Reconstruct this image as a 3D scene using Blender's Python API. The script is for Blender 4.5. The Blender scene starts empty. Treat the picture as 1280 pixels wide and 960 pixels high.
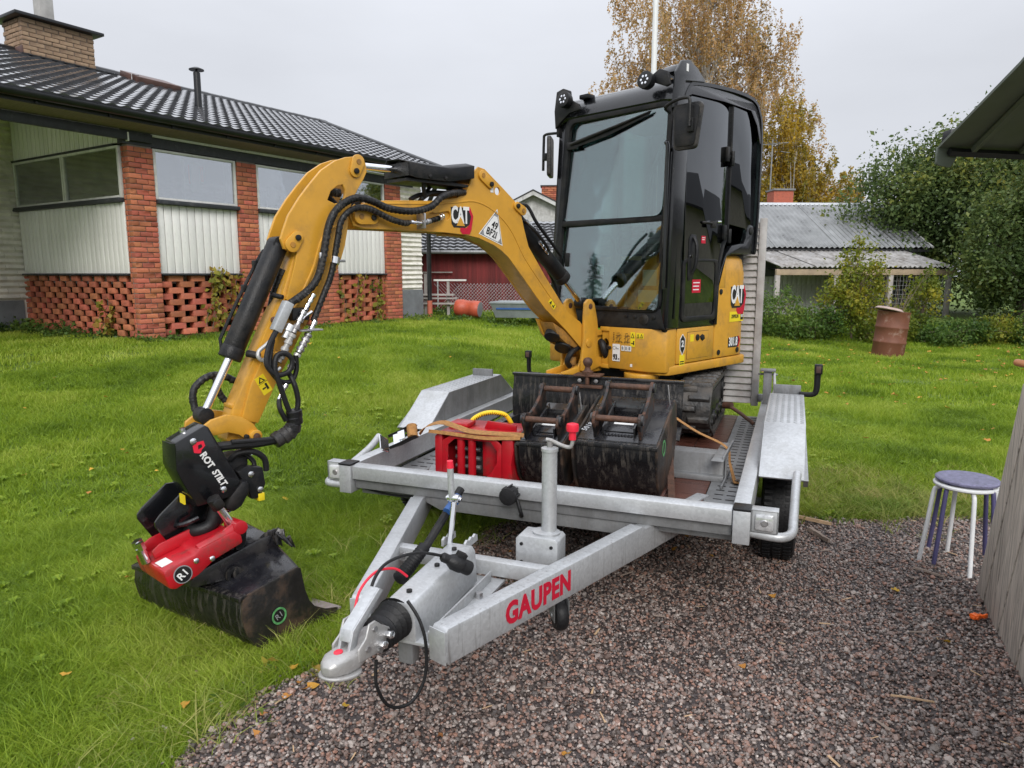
import bpy, bmesh, math, random
import numpy as np
from mathutils import Matrix, Vector, Euler
R = math.radians
rng = np.random.default_rng(7)
random.seed(7)
sc = bpy.context.scene
COL = sc.collection

# ------------------------------------------------------------------ camera, sky, sun, exposure
cam_d = bpy.data.cameras.new('camera')
cam = bpy.data.objects.new('camera', cam_d); COL.objects.link(cam)
cam_d.sensor_width = 36.0
cam_d.lens = 890.0 / 1280.0 * 36.0
cam_d.clip_start = 0.05; cam_d.clip_end = 900
cam.location = (0, 0, 1.6)
cam.rotation_euler = (R(90) - math.atan(138 / 890.0), 0, 0)
sc.camera = cam

SUN_EL, SUN_AZ = 33.0, 176.0
world = bpy.data.worlds.new('World'); sc.world = world; world.use_nodes = True
wn, wl = world.node_tree.nodes, world.node_tree.links
for n in list(wn): wn.remove(n)
w_out = wn.new('ShaderNodeOutputWorld'); w_bg = wn.new('ShaderNodeBackground')
w_sky = wn.new('ShaderNodeTexSky'); w_sky.sky_type = 'NISHITA'; w_sky.sun_disc = False
w_sky.sun_elevation = R(SUN_EL); w_sky.sun_rotation = R(SUN_AZ); w_sky.air_density = 1.0; w_sky.dust_density = 3.0
w_tc = wn.new('ShaderNodeTexCoord')
w_sep = wn.new('ShaderNodeSeparateXYZ'); wl.new(w_tc.outputs['Generated'], w_sep.inputs[0])
w_noi = wn.new('ShaderNodeTexNoise'); w_noi.inputs['Scale'].default_value = 2.2; w_noi.inputs['Detail'].default_value = 5
w_map = wn.new('ShaderNodeMapping'); w_map.inputs['Scale'].default_value = (1, 1, 3.0)
wl.new(w_tc.outputs['Generated'], w_map.inputs[0]); wl.new(w_map.outputs[0], w_noi.inputs['Vector'])
# an overcast sky grows brighter towards the zenith
w_r = wn.new('ShaderNodeMapRange'); w_r.inputs['From Min'].default_value = 0.15; w_r.inputs['From Max'].default_value = 1.0
w_r.inputs['To Min'].default_value = 5.5; w_r.inputs['To Max'].default_value = 12.5; w_r.interpolation_type = 'SMOOTHSTEP'
wl.new(w_sep.outputs['Z'], w_r.inputs['Value'])
w_nr = wn.new('ShaderNodeMapRange'); w_nr.inputs['From Min'].default_value = 0.3; w_nr.inputs['From Max'].default_value = 0.7
w_nr.inputs['To Min'].default_value = 0.93; w_nr.inputs['To Max'].default_value = 1.07
wl.new(w_noi.outputs['Fac'], w_nr.inputs['Value'])
w_mul = wn.new('ShaderNodeMath'); w_mul.operation = 'MULTIPLY'
wl.new(w_r.outputs[0], w_mul.inputs[0]); wl.new(w_nr.outputs[0], w_mul.inputs[1])
w_vm = wn.new('ShaderNodeVectorMath'); w_vm.operation = 'SCALE'; w_vm.inputs[0].default_value = (0.955, 0.985, 1.06)
wl.new(w_mul.outputs[0], w_vm.inputs['Scale'])
w_mix = wn.new('ShaderNodeMix'); w_mix.data_type = 'RGBA'; w_mix.inputs['Factor'].default_value = 0.96
wl.new(w_sky.outputs[0], w_mix.inputs['A']); wl.new(w_vm.outputs[0], w_mix.inputs['B'])
wl.new(w_mix.outputs['Result'], w_bg.inputs['Color']); w_bg.inputs['Strength'].default_value = 0.1
wl.new(w_bg.outputs[0], w_out.inputs[0])

sun_d = bpy.data.lights.new('sun', 'SUN'); sun_d.energy = 1.5; sun_d.angle = R(25); sun_d.color = (1.0, 0.97, 0.93)
sun = bpy.data.objects.new('sun', sun_d); COL.objects.link(sun)
sun.location = (0, 0, 20)
sd = Vector((math.sin(R(SUN_AZ)) * math.cos(R(SUN_EL)), math.cos(R(SUN_AZ)) * math.cos(R(SUN_EL)), math.sin(R(SUN_EL))))
sun.rotation_euler = sd.to_track_quat('Z', 'Y').to_euler()

sc.view_settings.view_transform = 'Standard'; sc.view_settings.look = 'None'
sc.view_settings.exposure = 0.46; sc.view_settings.gamma = 1.0
sc.cycles.max_bounces = 8; sc.cycles.transparent_max_bounces = 24
sc.cycles.diffuse_bounces = 3; sc.cycles.glossy_bounces = 4; sc.cycles.transmission_bounces = 6
sc.cycles.caustics_reflective = False; sc.cycles.caustics_refractive = False

# ------------------------------------------------------------------ materials
def srgb(h):
    h = h.lstrip('#'); c = [int(h[i:i + 2], 16) / 255 for i in (0, 2, 4)]
    return tuple(x / 12.92 if x <= 0.04045 else ((x + 0.055) / 1.055) ** 2.4 for x in c) + (1,)
MATS = {}
def mat(name, col, rough=0.6, metal=0.0, var=0.15, scale=8.0, bump=0.0, bscale=60.0, spec=0.5, dirt=None, dirt_amt=0.4, dscale=3.0,
        stretch=(1, 1, 1), rnd=0.0, island=0.0, coat=0.0, rvar=0.1, col2=None, coord='Object', drops=0.0, trans=0.0, spangle=0.0, hue=0.0,
        dstretch=(1, 1, 1), cut=(0.45, 0.62), sub=0.0):
    m = bpy.data.materials.new(name); m.use_nodes = True; MATS[name] = m
    n, l = m.node_tree.nodes, m.node_tree.links
    bs = n['Principled BSDF']
    tc = n.new('ShaderNodeTexCoord'); mp = n.new('ShaderNodeMapping'); mp.inputs['Scale'].default_value = stretch
    l.new(tc.outputs[coord], mp.inputs[0])
    no = n.new('ShaderNodeTexNoise'); no.inputs['Scale'].default_value = scale; no.inputs['Detail'].default_value = 6
    no.inputs['Roughness'].default_value = 0.6
    l.new(mp.outputs[0], no.inputs['Vector'])
    c = Vector(col[:3]); c2 = Vector(col2[:3]) if col2 else None
    mr = n.new('ShaderNodeMapRange'); mr.inputs['From Min'].default_value = 0.3; mr.inputs['From Max'].default_value = 0.7
    l.new(no.outputs['Fac'], mr.inputs['Value'])
    mx = n.new('ShaderNodeMix'); mx.data_type = 'RGBA'
    a = c * (1 - var); b = c2 if c2 else c * (1 + var)
    mx.inputs['A'].default_value = (*a, 1); mx.inputs['B'].default_value = (*b, 1)
    l.new(mr.outputs[0], mx.inputs['Factor']); out = mx.outputs['Result']
    if spangle:
        vo = n.new('ShaderNodeTexVoronoi'); vo.inputs['Scale'].default_value = 95; l.new(tc.outputs[coord], vo.inputs['Vector'])
        sx = n.new('ShaderNodeSeparateColor'); l.new(vo.outputs['Color'], sx.inputs[0])
        m2 = n.new('ShaderNodeMix'); m2.data_type = 'RGBA'; m2.blend_type = 'MULTIPLY'; m2.inputs['Factor'].default_value = 1
        r2 = n.new('ShaderNodeMapRange'); r2.inputs['To Min'].default_value = 1 - spangle; r2.inputs['To Max'].default_value = 1 + spangle * .5
        l.new(sx.outputs[0], r2.inputs['Value']); l.new(out, m2.inputs['A']); l.new(r2.outputs[0], m2.inputs['B']); out = m2.outputs['Result']
    if rnd or island:
        src = None
        if rnd:
            oi = n.new('ShaderNodeObjectInfo'); src = oi.outputs['Random']; k = rnd
        if island:
            gi = n.new('ShaderNodeNewGeometry'); src = gi.outputs['Random Per Island']; k = island
        hv = n.new('ShaderNodeHueSaturation')
        r3 = n.new('ShaderNodeMapRange'); r3.inputs['To Min'].default_value = 1 - k; r3.inputs['To Max'].default_value = 1 + k
        l.new(src, r3.inputs['Value']); l.new(r3.outputs[0], hv.inputs['Value'])
        if hue:
            wnn = n.new('ShaderNodeTexWhiteNoise'); wnn.noise_dimensions = '1D'; l.new(src, wnn.inputs['W'])
            r4 = n.new('ShaderNodeMapRange'); r4.inputs['To Min'].default_value = 0.5 - hue; r4.inputs['To Max'].default_value = 0.5 + hue
            l.new(wnn.outputs['Value'], r4.inputs['Value']); l.new(r4.outputs[0], hv.inputs['Hue'])
        l.new(out, hv.inputs['Color']); out = hv.outputs['Color']
    ro = n.new('ShaderNodeMapRange'); ro.inputs['To Min'].default_value = max(0.02, rough - rvar); ro.inputs['To Max'].default_value = min(1, rough + rvar)
    l.new(no.outputs['Fac'], ro.inputs['Value']); rout = ro.outputs[0]
    if dirt:
        dm = n.new('ShaderNodeMapping'); dm.inputs['Scale'].default_value = dstretch; l.new(tc.outputs[coord], dm.inputs[0])
        dn = n.new('ShaderNodeTexNoise'); dn.inputs['Scale'].default_value = dscale; dn.inputs['Detail'].default_value = 8; dn.inputs['Roughness'].default_value = 0.7
        l.new(dm.outputs[0], dn.inputs['Vector'])
        dr = n.new('ShaderNodeMapRange'); dr.inputs['From Min'].default_value = cut[0]; dr.inputs['From Max'].default_value = cut[1]
        dr.inputs['To Max'].default_value = dirt_amt; l.new(dn.outputs['Fac'], dr.inputs['Value'])
        dx = n.new('ShaderNodeMix'); dx.data_type = 'RGBA'; dx.inputs['B'].default_value = (*dirt[:3], 1)
        l.new(dr.outputs[0], dx.inputs['Factor']); l.new(out, dx.inputs['A']); out = dx.outputs['Result']
        rx = n.new('ShaderNodeMix'); rx.data_type = 'FLOAT'; rx.inputs['B'].default_value = 0.8
        l.new(dr.outputs[0], rx.inputs['Factor']); l.new(rout, rx.inputs['A']); rout = rx.outputs['Result']
        if metal:
            me = n.new('ShaderNodeMapRange'); me.inputs['To Min'].default_value = metal; me.inputs['To Max'].default_value = 0
            l.new(dr.outputs[0], me.inputs['Value']); l.new(me.outputs[0], bs.inputs['Metallic'])
    l.new(out, bs.inputs['Base Color']); l.new(rout, bs.inputs['Roughness'])
    if not (dirt and metal): bs.inputs['Metallic'].default_value = metal
    bs.inputs['Specular IOR Level'].default_value = spec
    bs.inputs['Coat Weight'].default_value = coat; bs.inputs['Coat Roughness'].default_value = 0.08
    if trans: bs.inputs['Transmission Weight'].default_value = trans
    if sub:
        bs.inputs['Subsurface Weight'].default_value = 0
    last = None
    if bump:
        bn = n.new('ShaderNodeTexNoise'); bn.inputs['Scale'].default_value = bscale; bn.inputs['Detail'].default_value = 5
        l.new(mp.outputs[0], bn.inputs['Vector'])
        bu = n.new('ShaderNodeBump'); bu.inputs['Strength'].default_value = bump; bu.inputs['Distance'].default_value = 0.01
        l.new(bn.outputs['Fac'], bu.inputs['Height']); last = bu
    if drops:
        vd = n.new('ShaderNodeTexVoronoi'); vd.inputs['Scale'].default_value = 130; l.new(tc.outputs[coord], vd.inputs['Vector'])
        rd = n.new('ShaderNodeMapRange'); rd.inputs['From Min'].default_value = 0.0; rd.inputs['From Max'].default_value = 0.35
        rd.inputs['To Min'].default_value = 1; rd.inputs['To Max'].default_value = 0
        l.new(vd.outputs['Distance'], rd.inputs['Value'])
        bd = n.new('ShaderNodeBump'); bd.inputs['Strength'].default_value = drops; bd.inputs['Distance'].default_value = 0.002
        l.new(rd.outputs[0], bd.inputs['Height'])
        if last: l.new(last.outputs[0], bd.inputs['Normal'])
        last = bd
    if last: l.new(last.outputs[0], bs.inputs['Normal'])
    return m

def glass_mat(name, tint=(0.5, 0.62, 0.6), refl=0.25, rough=0.02):
    """thin pane: tinted transparency under a Fresnel reflection"""
    m = bpy.data.materials.new(name); m.use_nodes = True; MATS[name] = m
    n, l = m.node_tree.nodes, m.node_tree.links
    for x in list(n): n.remove(x)
    o = n.new('ShaderNodeOutputMaterial'); mx = n.new('ShaderNodeMixShader'); tr = n.new('ShaderNodeBsdfTransparent'); gl = n.new('ShaderNodeBsdfGlossy')
    tr.inputs[0].default_value = (*tint, 1); gl.inputs['Roughness'].default_value = rough; gl.inputs[0].default_value = (0.9, 0.93, 0.96, 1)
    lw = n.new('ShaderNodeLayerWeight'); lw.inputs['Blend'].default_value = 0.35
    mr = n.new('ShaderNodeMapRange'); mr.inputs['To Min'].default_value = refl; mr.inputs['To Max'].default_value = 0.9
    l.new(lw.outputs['Fresnel'], mr.inputs['Value']); l.new(mr.outputs[0], mx.inputs[0])
    tc = n.new('ShaderNodeTexCoord'); no = n.new('ShaderNodeTexNoise'); no.inputs['Scale'].default_value = 3; l.new(tc.outputs['Object'], no.inputs['Vector'])
    bu = n.new('ShaderNodeBump'); bu.inputs['Strength'].default_value = 0.03; bu.inputs['Distance'].default_value = 0.02; l.new(no.outputs['Fac'], bu.inputs['Height'])
    l.new(bu.outputs[0], gl.inputs['Normal'])
    l.new(tr.outputs[0], mx.inputs[1]); l.new(gl.outputs[0], mx.inputs[2]); l.new(mx.outputs[0], o.inputs[0])
    return m

mat('yellow', (0.60, 0.305, 0.032), 0.36, var=0.08, coat=0.2, drops=0.15, dirt=(0.19, 0.12, 0.05), dirt_amt=0.6, dscale=6, cut=(0.50, 0.74), bump=0.03, bscale=20)
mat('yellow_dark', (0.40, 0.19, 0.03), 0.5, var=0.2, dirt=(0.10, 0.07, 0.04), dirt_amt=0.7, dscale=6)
mat('black_gloss', (0.006, 0.0065, 0.008), 0.2, var=0.3, coat=0.4, drops=0.35, bump=0.05, bscale=15, rvar=0.08)
mat('black_satin', (0.009, 0.0095, 0.011), 0.40, spec=0.3, var=0.3, bump=0.2, bscale=140, dirt=(0.07, 0.06, 0.05), dirt_amt=0.25, dscale=9)
mat('black_mud', (0.009, 0.009, 0.010), 0.27, spec=0.4, var=0.4, bump=0.35, bscale=25, dirt=(0.11, 0.095, 0.08), dirt_amt=0.6, dscale=7, dstretch=(7, 7, 0.5), cut=(0.50, 0.66), rvar=0.12)
mat('black_paint', (0.010, 0.010, 0.013), 0.2, var=0.3, coat=0.3, bump=0.12, bscale=18, dirt=(0.06, 0.055, 0.05), dirt_amt=0.5, dscale=5, drops=0.3)
mat('bucket_side', (0.018, 0.017, 0.016), 0.38, var=0.4, bump=0.3, bscale=50, dirt=(0.10, 0.055, 0.03), dirt_amt=0.8, dscale=4)
mat('rubber', (0.010, 0.010, 0.011), 0.5, spec=0.35, var=0.3, bump=0.2, bscale=90, rvar=0.15)
mat('rubber_wet', (0.010, 0.010, 0.011), 0.38, spec=0.4, var=0.5, bump=0.3, bscale=60, dirt=(0.09, 0.08, 0.07), dirt_amt=0.5, dscale=10)
mat('rubber_track', (0.032, 0.031, 0.030), 0.42, var=0.5, bump=0.5, bscale=40, dirt=(0.11, 0.095, 0.08), dirt_amt=0.6, dscale=9)
mat('galv', (0.52, 0.535, 0.55), 0.40, metal=0.45, var=0.10, scale=5, spangle=0.10, bump=0.03, bscale=60, dirt=(0.26, 0.26, 0.25), dirt_amt=0.5, dscale=6, dstretch=(1, 1, 0.35), cut=(0.5, 0.75))
mat('galv_dull', (0.23, 0.235, 0.24), 0.5, metal=0.3, var=0.25, scale=6, spangle=0.08, dirt=(0.13, 0.12, 0.11), dirt_amt=0.6, dscale=5, dstretch=(3, 3, 0.4), cut=(0.5, 0.72))
mat('galv_streak', (0.48, 0.495, 0.51), 0.42, metal=0.4, var=0.10, scale=5, spangle=0.12, dirt=(0.10, 0.085, 0.075), dirt_amt=0.75, dscale=6, dstretch=(9, 9, 0.7), cut=(0.55, 0.72))
mat('chrome', (0.85, 0.86, 0.88), 0.12, metal=1.0, var=0.05, rvar=0.06)
mat('steel', (0.45, 0.45, 0.46), 0.35, metal=0.9, var=0.2, dirt=(0.12, 0.08, 0.06), dirt_amt=0.4, dscale=15)
mat('cast_alloy', (0.48, 0.475, 0.465), 0.45, metal=0.5, var=0.15, bump=0.15, bscale=90, dirt=(0.2, 0.18, 0.17), dirt_amt=0.5, dscale=16)
mat('red_paint', (0.42, 0.006, 0.014), 0.34, var=0.15, coat=0.12, drops=0.15, dirt=(0.10, 0.03, 0.02), dirt_amt=0.7, dscale=7, cut=(0.52, 0.66))
mat('red_plastic', (0.75, 0.02, 0.05), 0.4, var=0.05)
mat('red_print', (0.50, 0.005, 0.03), 0.5, var=0.05)
mat('white_print', (0.75, 0.75, 0.74), 0.5, var=0.05)
mat('black_print', (0.012, 0.012, 0.012), 0.45, var=0.05)
mat('yellow_print', (0.80, 0.62, 0.02), 0.45, var=0.05)
mat('grey_print', (0.25, 0.25, 0.26), 0.5, var=0.1)
mat('chalk', (0.55, 0.56, 0.58), 0.9, var=0.1)
mat('green_chalk', (0.09, 0.30, 0.10), 0.8, var=0.4, scale=40)
mat('rust', (0.10, 0.045, 0.026), 0.6, var=0.35, scale=14, bump=0.4, bscale=70, dirt=(0.03, 0.02, 0.015), dirt_amt=0.6, dscale=20)
mat('rust_barrel', (0.17, 0.062, 0.035), 0.65, var=0.2, scale=4, bump=0.2, bscale=40, dirt=(0.42, 0.33, 0.28), dirt_amt=0.7, dscale=4, cut=(0.56, 0.7))
mat('webbing', (0.36, 0.18, 0.06), 0.9, var=0.3, scale=60, bump=0.4, bscale=300)
mat('deck_wood', (0.085, 0.032, 0.022), 0.3, var=0.4, scale=4, stretch=(1, 12, 1), bump=0.2, bscale=20, rvar=0.15)
mat('barn_red', (0.16, 0.018, 0.018), 0.75, var=0.3, scale=3, stretch=(4, 4, 0.6), rnd=0.25)
mat('white_board', (0.80, 0.79, 0.76), 0.6, var=0.10, scale=5, stretch=(3, 3, 0.5), rnd=0.06, bump=0.15, bscale=20, dirt=(0.36, 0.34, 0.28), dirt_amt=0.6, dscale=7, dstretch=(6, 6, 0.8), cut=(0.56, 0.75))
mat('white_trim', (0.66, 0.66, 0.63), 0.5, var=0.12, scale=6, dirt=(0.3, 0.28, 0.24), dirt_amt=0.5, dscale=9, cut=(0.55, 0.7))
mat('slip_stone', (0.74, 0.71, 0.64), 0.8, var=0.15, scale=6, island=0.08, bump=0.5, bscale=14)
mat('plinth', (0.17, 0.18, 0.19), 0.85, var=0.2, scale=5, bump=0.3, bscale=60)
mat('brick_red', (0.52, 0.155, 0.08), 0.75, var=0.3, scale=9, rnd=0.28, hue=0.012, bump=0.5, bscale=45, dirt=(0.10, 0.05, 0.04), dirt_amt=0.5, dscale=9)
mat('brick_red_joined', (0.52, 0.155, 0.08), 0.75, var=0.3, scale=9, island=0.28, hue=0.012, bump=0.5, bscale=45, dirt=(0.10, 0.05, 0.04), dirt_amt=0.5, dscale=9)
mat('brick_tan', (0.36, 0.25, 0.16), 0.8, var=0.25, scale=7, rnd=0.16, bump=0.4, bscale=40, dirt=(0.16, 0.09, 0.06), dirt_amt=0.6, dscale=4)
mat('mortar', (0.20, 0.17, 0.15), 0.9, var=0.2, bump=0.3, bscale=60)
mat('tile', (0.060, 0.061, 0.068), 0.24, var=0.3, rnd=0.25, bump=0.1, bscale=30, rvar=0.1, coat=1.0)
mat('tile_joined', (0.060, 0.061, 0.068), 0.24, var=0.3, island=0.25, bump=0.1, bscale=30, rvar=0.1, coat=1.0)
mat('roof_dark', (0.02, 0.02, 0.022), 0.5, var=0.2)
mat('black_metal', (0.010, 0.011, 0.013), 0.35, var=0.25, rvar=0.12)
mat('dark_board', (0.028, 0.030, 0.036), 0.55, var=0.3, scale=4, stretch=(1, 4, 1), dirt=(0.16, 0.16, 0.16), dirt_amt=0.5, dscale=5, cut=(0.56, 0.7))
mat('copper_brown', (0.10, 0.055, 0.045), 0.45, var=0.3, scale=4)
mat('cement', (0.42, 0.41, 0.40), 0.85, var=0.15, bump=0.2)
mat('pink_cement', (0.40, 0.30, 0.27), 0.85, var=0.25, scale=8)
mat('metal_roof', (0.22, 0.225, 0.225), 0.30, metal=0.4, var=0.35, scale=1.5, stretch=(1, 1, 1), rnd=0.12, island=0.12, rvar=0.1)
mat('metal_roof_pale', (0.34, 0.33, 0.32), 0.5, metal=0.2, var=0.3, scale=2.5, island=0.15, dirt=(0.12, 0.10, 0.08), dirt_amt=0.6, dscale=4)
mat('grey_wood', (0.36, 0.33, 0.31), 0.8, var=0.25, scale=5, stretch=(1, 1, 1), rnd=0.1, bump=0.3, bscale=40)
mat('ramp_slat', (0.40, 0.385, 0.37), 0.6, var=0.2, scale=6, rnd=0.10, dirt=(0.2, 0.15, 0.13), dirt_amt=0.5, dscale=7)
mat('grey_board', (0.56, 0.56, 0.55), 0.75, var=0.15, scale=4, rnd=0.08, stretch=(3, 3, 0.5), dirt=(0.25, 0.24, 0.22), dirt_amt=0.5, dscale=4)
mat('pale_timber', (0.38, 0.29, 0.20), 0.7, var=0.2, scale=5)
mat('weathered', (0.54, 0.48, 0.42), 0.7, var=0.35, scale=5, stretch=(14, 14, 0.9), bump=0.5, bscale=12, rnd=0.1, dirt=(0.08, 0.07, 0.06), dirt_amt=0.6, dscale=3, dstretch=(16, 16, 0.8), cut=(0.5, 0.62))
mat('purple_paint', (0.075, 0.068, 0.16), 0.4, var=0.12, drops=0.4, bump=0.1, bscale=30)
mat('purple_seat', (0.17, 0.165, 0.26), 0.45, var=0.35, scale=45, drops=0.8, rvar=0.2)
mat('white_paint', (0.72, 0.73, 0.73), 0.35, var=0.06)
mat('handle_wood', (0.42, 0.18, 0.08), 0.45, var=0.2)
mat('orange_plastic', (0.95, 0.16, 0.02), 0.4, var=0.08)
mat('blue_plastic', (0.03, 0.10, 0.30), 0.4, var=0.1)
mat('yellow_hose', (0.85, 0.60, 0.02), 0.4, var=0.1)
mat('canopy', (0.15, 0.17, 0.145), 0.7, var=0.12, trans=0.0)
mat('tub_grey', (0.27, 0.30, 0.31), 0.45, var=0.15)
mat('interior_grey', (0.30, 0.30, 0.30), 0.8, var=0.1)
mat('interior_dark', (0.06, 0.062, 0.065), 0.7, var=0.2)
mat('paper', (0.85, 0.88, 0.86), 0.6, var=0.04)
mat('blue_shade', (0.35, 0.48, 0.52), 0.6, var=0.1)
mat('lamp_lens', (0.75, 0.76, 0.76), 0.15, var=0.05, metal=0.3)
mat('lamp_lens_clear', (0.62, 0.63, 0.64), 0.12, var=0.3, scale=60, metal=0.5)
mat('bark_birch', (0.45, 0.42, 0.38), 0.8, var=0.4, scale=3, stretch=(1, 1, 4))
mat('bark', (0.07, 0.055, 0.045), 0.85, var=0.4, scale=6)
mat('twig', (0.16, 0.12, 0.09), 0.85, var=0.3)
mat('wood_chip', (0.50, 0.34, 0.20), 0.7, var=0.25, scale=30)
mat('chip_grey', (0.28, 0.22, 0.18), 0.8, var=0.25, scale=30)
mat('cutting_steel', (0.34, 0.29, 0.28), 0.45, metal=0.3, var=0.2, scale=8, dirt=(0.16, 0.11, 0.09), dirt_amt=0.5, dscale=6)
mat('soil', (0.030, 0.024, 0.018), 0.9, var=0.4)
glass_mat('window_glass', (0.86, 0.88, 0.89), 0.36)
mat('soffit', (0.27, 0.205, 0.25), 0.85, var=0.2, stretch=(1, 6, 1))
mat('ear_steel', (0.012, 0.011, 0.011), 0.35, var=0.4, bump=0.3, bscale=60, dirt=(0.13, 0.055, 0.03), dirt_amt=0.75, dscale=16, cut=(0.48, 0.62))
mat('interior_pale', (0.62, 0.61, 0.59), 0.8, var=0.08)
glass_mat('cab_glass', (0.66, 0.82, 0.78), 0.18)
glass_mat('dark_glass', (0.03, 0.035, 0.04), 0.12)

def leaf_mat(name, cols, rough=0.5, k=0.35, nscale=0.6, fm=0.6, rampc=False):
    """leaves: several colours drawn at random per leaf and drifting over the crown, thin enough to let some light through"""
    m = bpy.data.materials.new(name); m.use_nodes = True; MATS[name] = m
    n, l = m.node_tree.nodes, m.node_tree.links
    bs = n['Principled BSDF']; o = n['Material Output']
    gi = n.new('ShaderNodeNewGeometry'); oi = n.new('ShaderNodeObjectInfo')
    no = n.new('ShaderNodeTexNoise'); no.inputs['Scale'].default_value = nscale; l.new(gi.outputs['Position'], no.inputs['Vector'])
    ad = n.new('ShaderNodeMath'); ad.operation = 'ADD'; l.new(gi.outputs['Random Per Island'], ad.inputs[0]); l.new(oi.outputs['Random'], ad.inputs[1])
    fr = n.new('ShaderNodeMath'); fr.operation = 'FRACT'; l.new(ad.outputs[0], fr.inputs[0])
    mxf = n.new('ShaderNodeMix'); mxf.data_type = 'FLOAT'; mxf.inputs['Factor'].default_value = fm
    mr = n.new('ShaderNodeMapRange'); mr.inputs['From Min'].default_value = 0.3; mr.inputs['From Max'].default_value = 0.7; l.new(no.outputs['Fac'], mr.inputs['Value'])
    l.new(fr.outputs[0], mxf.inputs['A']); l.new(mr.outputs[0], mxf.inputs['B'])
    cr = n.new('ShaderNodeValToRGB'); e = cr.color_ramp.elements
    e[0].position = 0.1; e[0].color = (*cols[0], 1); e[1].position = 0.9; e[1].color = (*cols[-1], 1)
    for i, c in enumerate(cols[1:-1]):
        q = e.new(0.1 + 0.8 * (i + 1) / (len(cols) - 1)); q.color = (*c, 1)
    l.new(mxf.outputs['Result'], cr.inputs[0]); l.new(cr.outputs[0], bs.inputs['Base Color'])
    bs.inputs['Roughness'].default_value = rough; bs.inputs['Specular IOR Level'].default_value = 0.5 if rampc else 0.25
    tl = n.new('ShaderNodeBsdfTranslucent'); l.new(cr.outputs[0], tl.inputs[0]); ms = n.new('ShaderNodeMixShader'); ms.inputs[0].default_value = k
    l.new(bs.outputs[0], ms.inputs[1]); l.new(tl.outputs[0], ms.inputs[2]); l.new(ms.outputs[0], o.inputs[0])
    return m
leaf_mat('grass_blade', [(0.085, 0.150, 0.013), (0.195, 0.305, 0.024), (0.30, 0.405, 0.036), (0.46, 0.52, 0.10)], 0.42, 0.4, 0.9)
leaf_mat('grass_dry', [(0.12, 0.22, 0.03), (0.28, 0.32, 0.07), (0.52, 0.44, 0.18)], 0.6, 0.3, 2.0)
leaf_mat('leaf_birch', [(0.20, 0.15, 0.04), (0.46, 0.29, 0.10), (0.60, 0.37, 0.17), (0.38, 0.29, 0.08)], 0.5, 0.4, 0.35)
leaf_mat('leaf_gold', [(0.14, 0.14, 0.02), (0.40, 0.28, 0.04), (0.60, 0.38, 0.04)], 0.5, 0.4, 0.5)
leaf_mat('leaf_dark', [(0.045, 0.075, 0.025), (0.09, 0.14, 0.045), (0.15, 0.20, 0.055), (0.32, 0.31, 0.06)], 0.35, 0.35, 0.5)
leaf_mat('leaf_spruce', [(0.015, 0.035, 0.015), (0.03, 0.06, 0.022)], 0.5, 0.1)
leaf_mat('leaf_green', [(0.05, 0.10, 0.025), (0.10, 0.18, 0.035), (0.20, 0.26, 0.05)], 0.45, 0.35, 1.2)
leaf_mat('leaf_yellow_green', [(0.07, 0.12, 0.02), (0.20, 0.24, 0.03), (0.45, 0.38, 0.04)], 0.45, 0.4, 1.2)
leaf_mat('leaf_vine', [(0.08, 0.13, 0.02), (0.25, 0.25, 0.04), (0.42, 0.34, 0.06), (0.30, 0.12, 0.04)], 0.45, 0.35, 2.5)
leaf_mat('leaf_fallen', [(0.65, 0.42, 0.05), (0.55, 0.25, 0.05), (0.38, 0.16, 0.06)], 0.6, 0.2, 3)
leaf_mat('stone', [(0.07, 0.052, 0.044), (0.18, 0.125, 0.105), (0.33, 0.18, 0.13), (0.17, 0.14, 0.125), (0.29, 0.24, 0.215), (0.19, 0.11, 0.085), (0.44, 0.38, 0.34), (0.09, 0.075, 0.068)], 0.3, 0.0, 14.0, fm=0.0, rampc=True)

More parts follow.
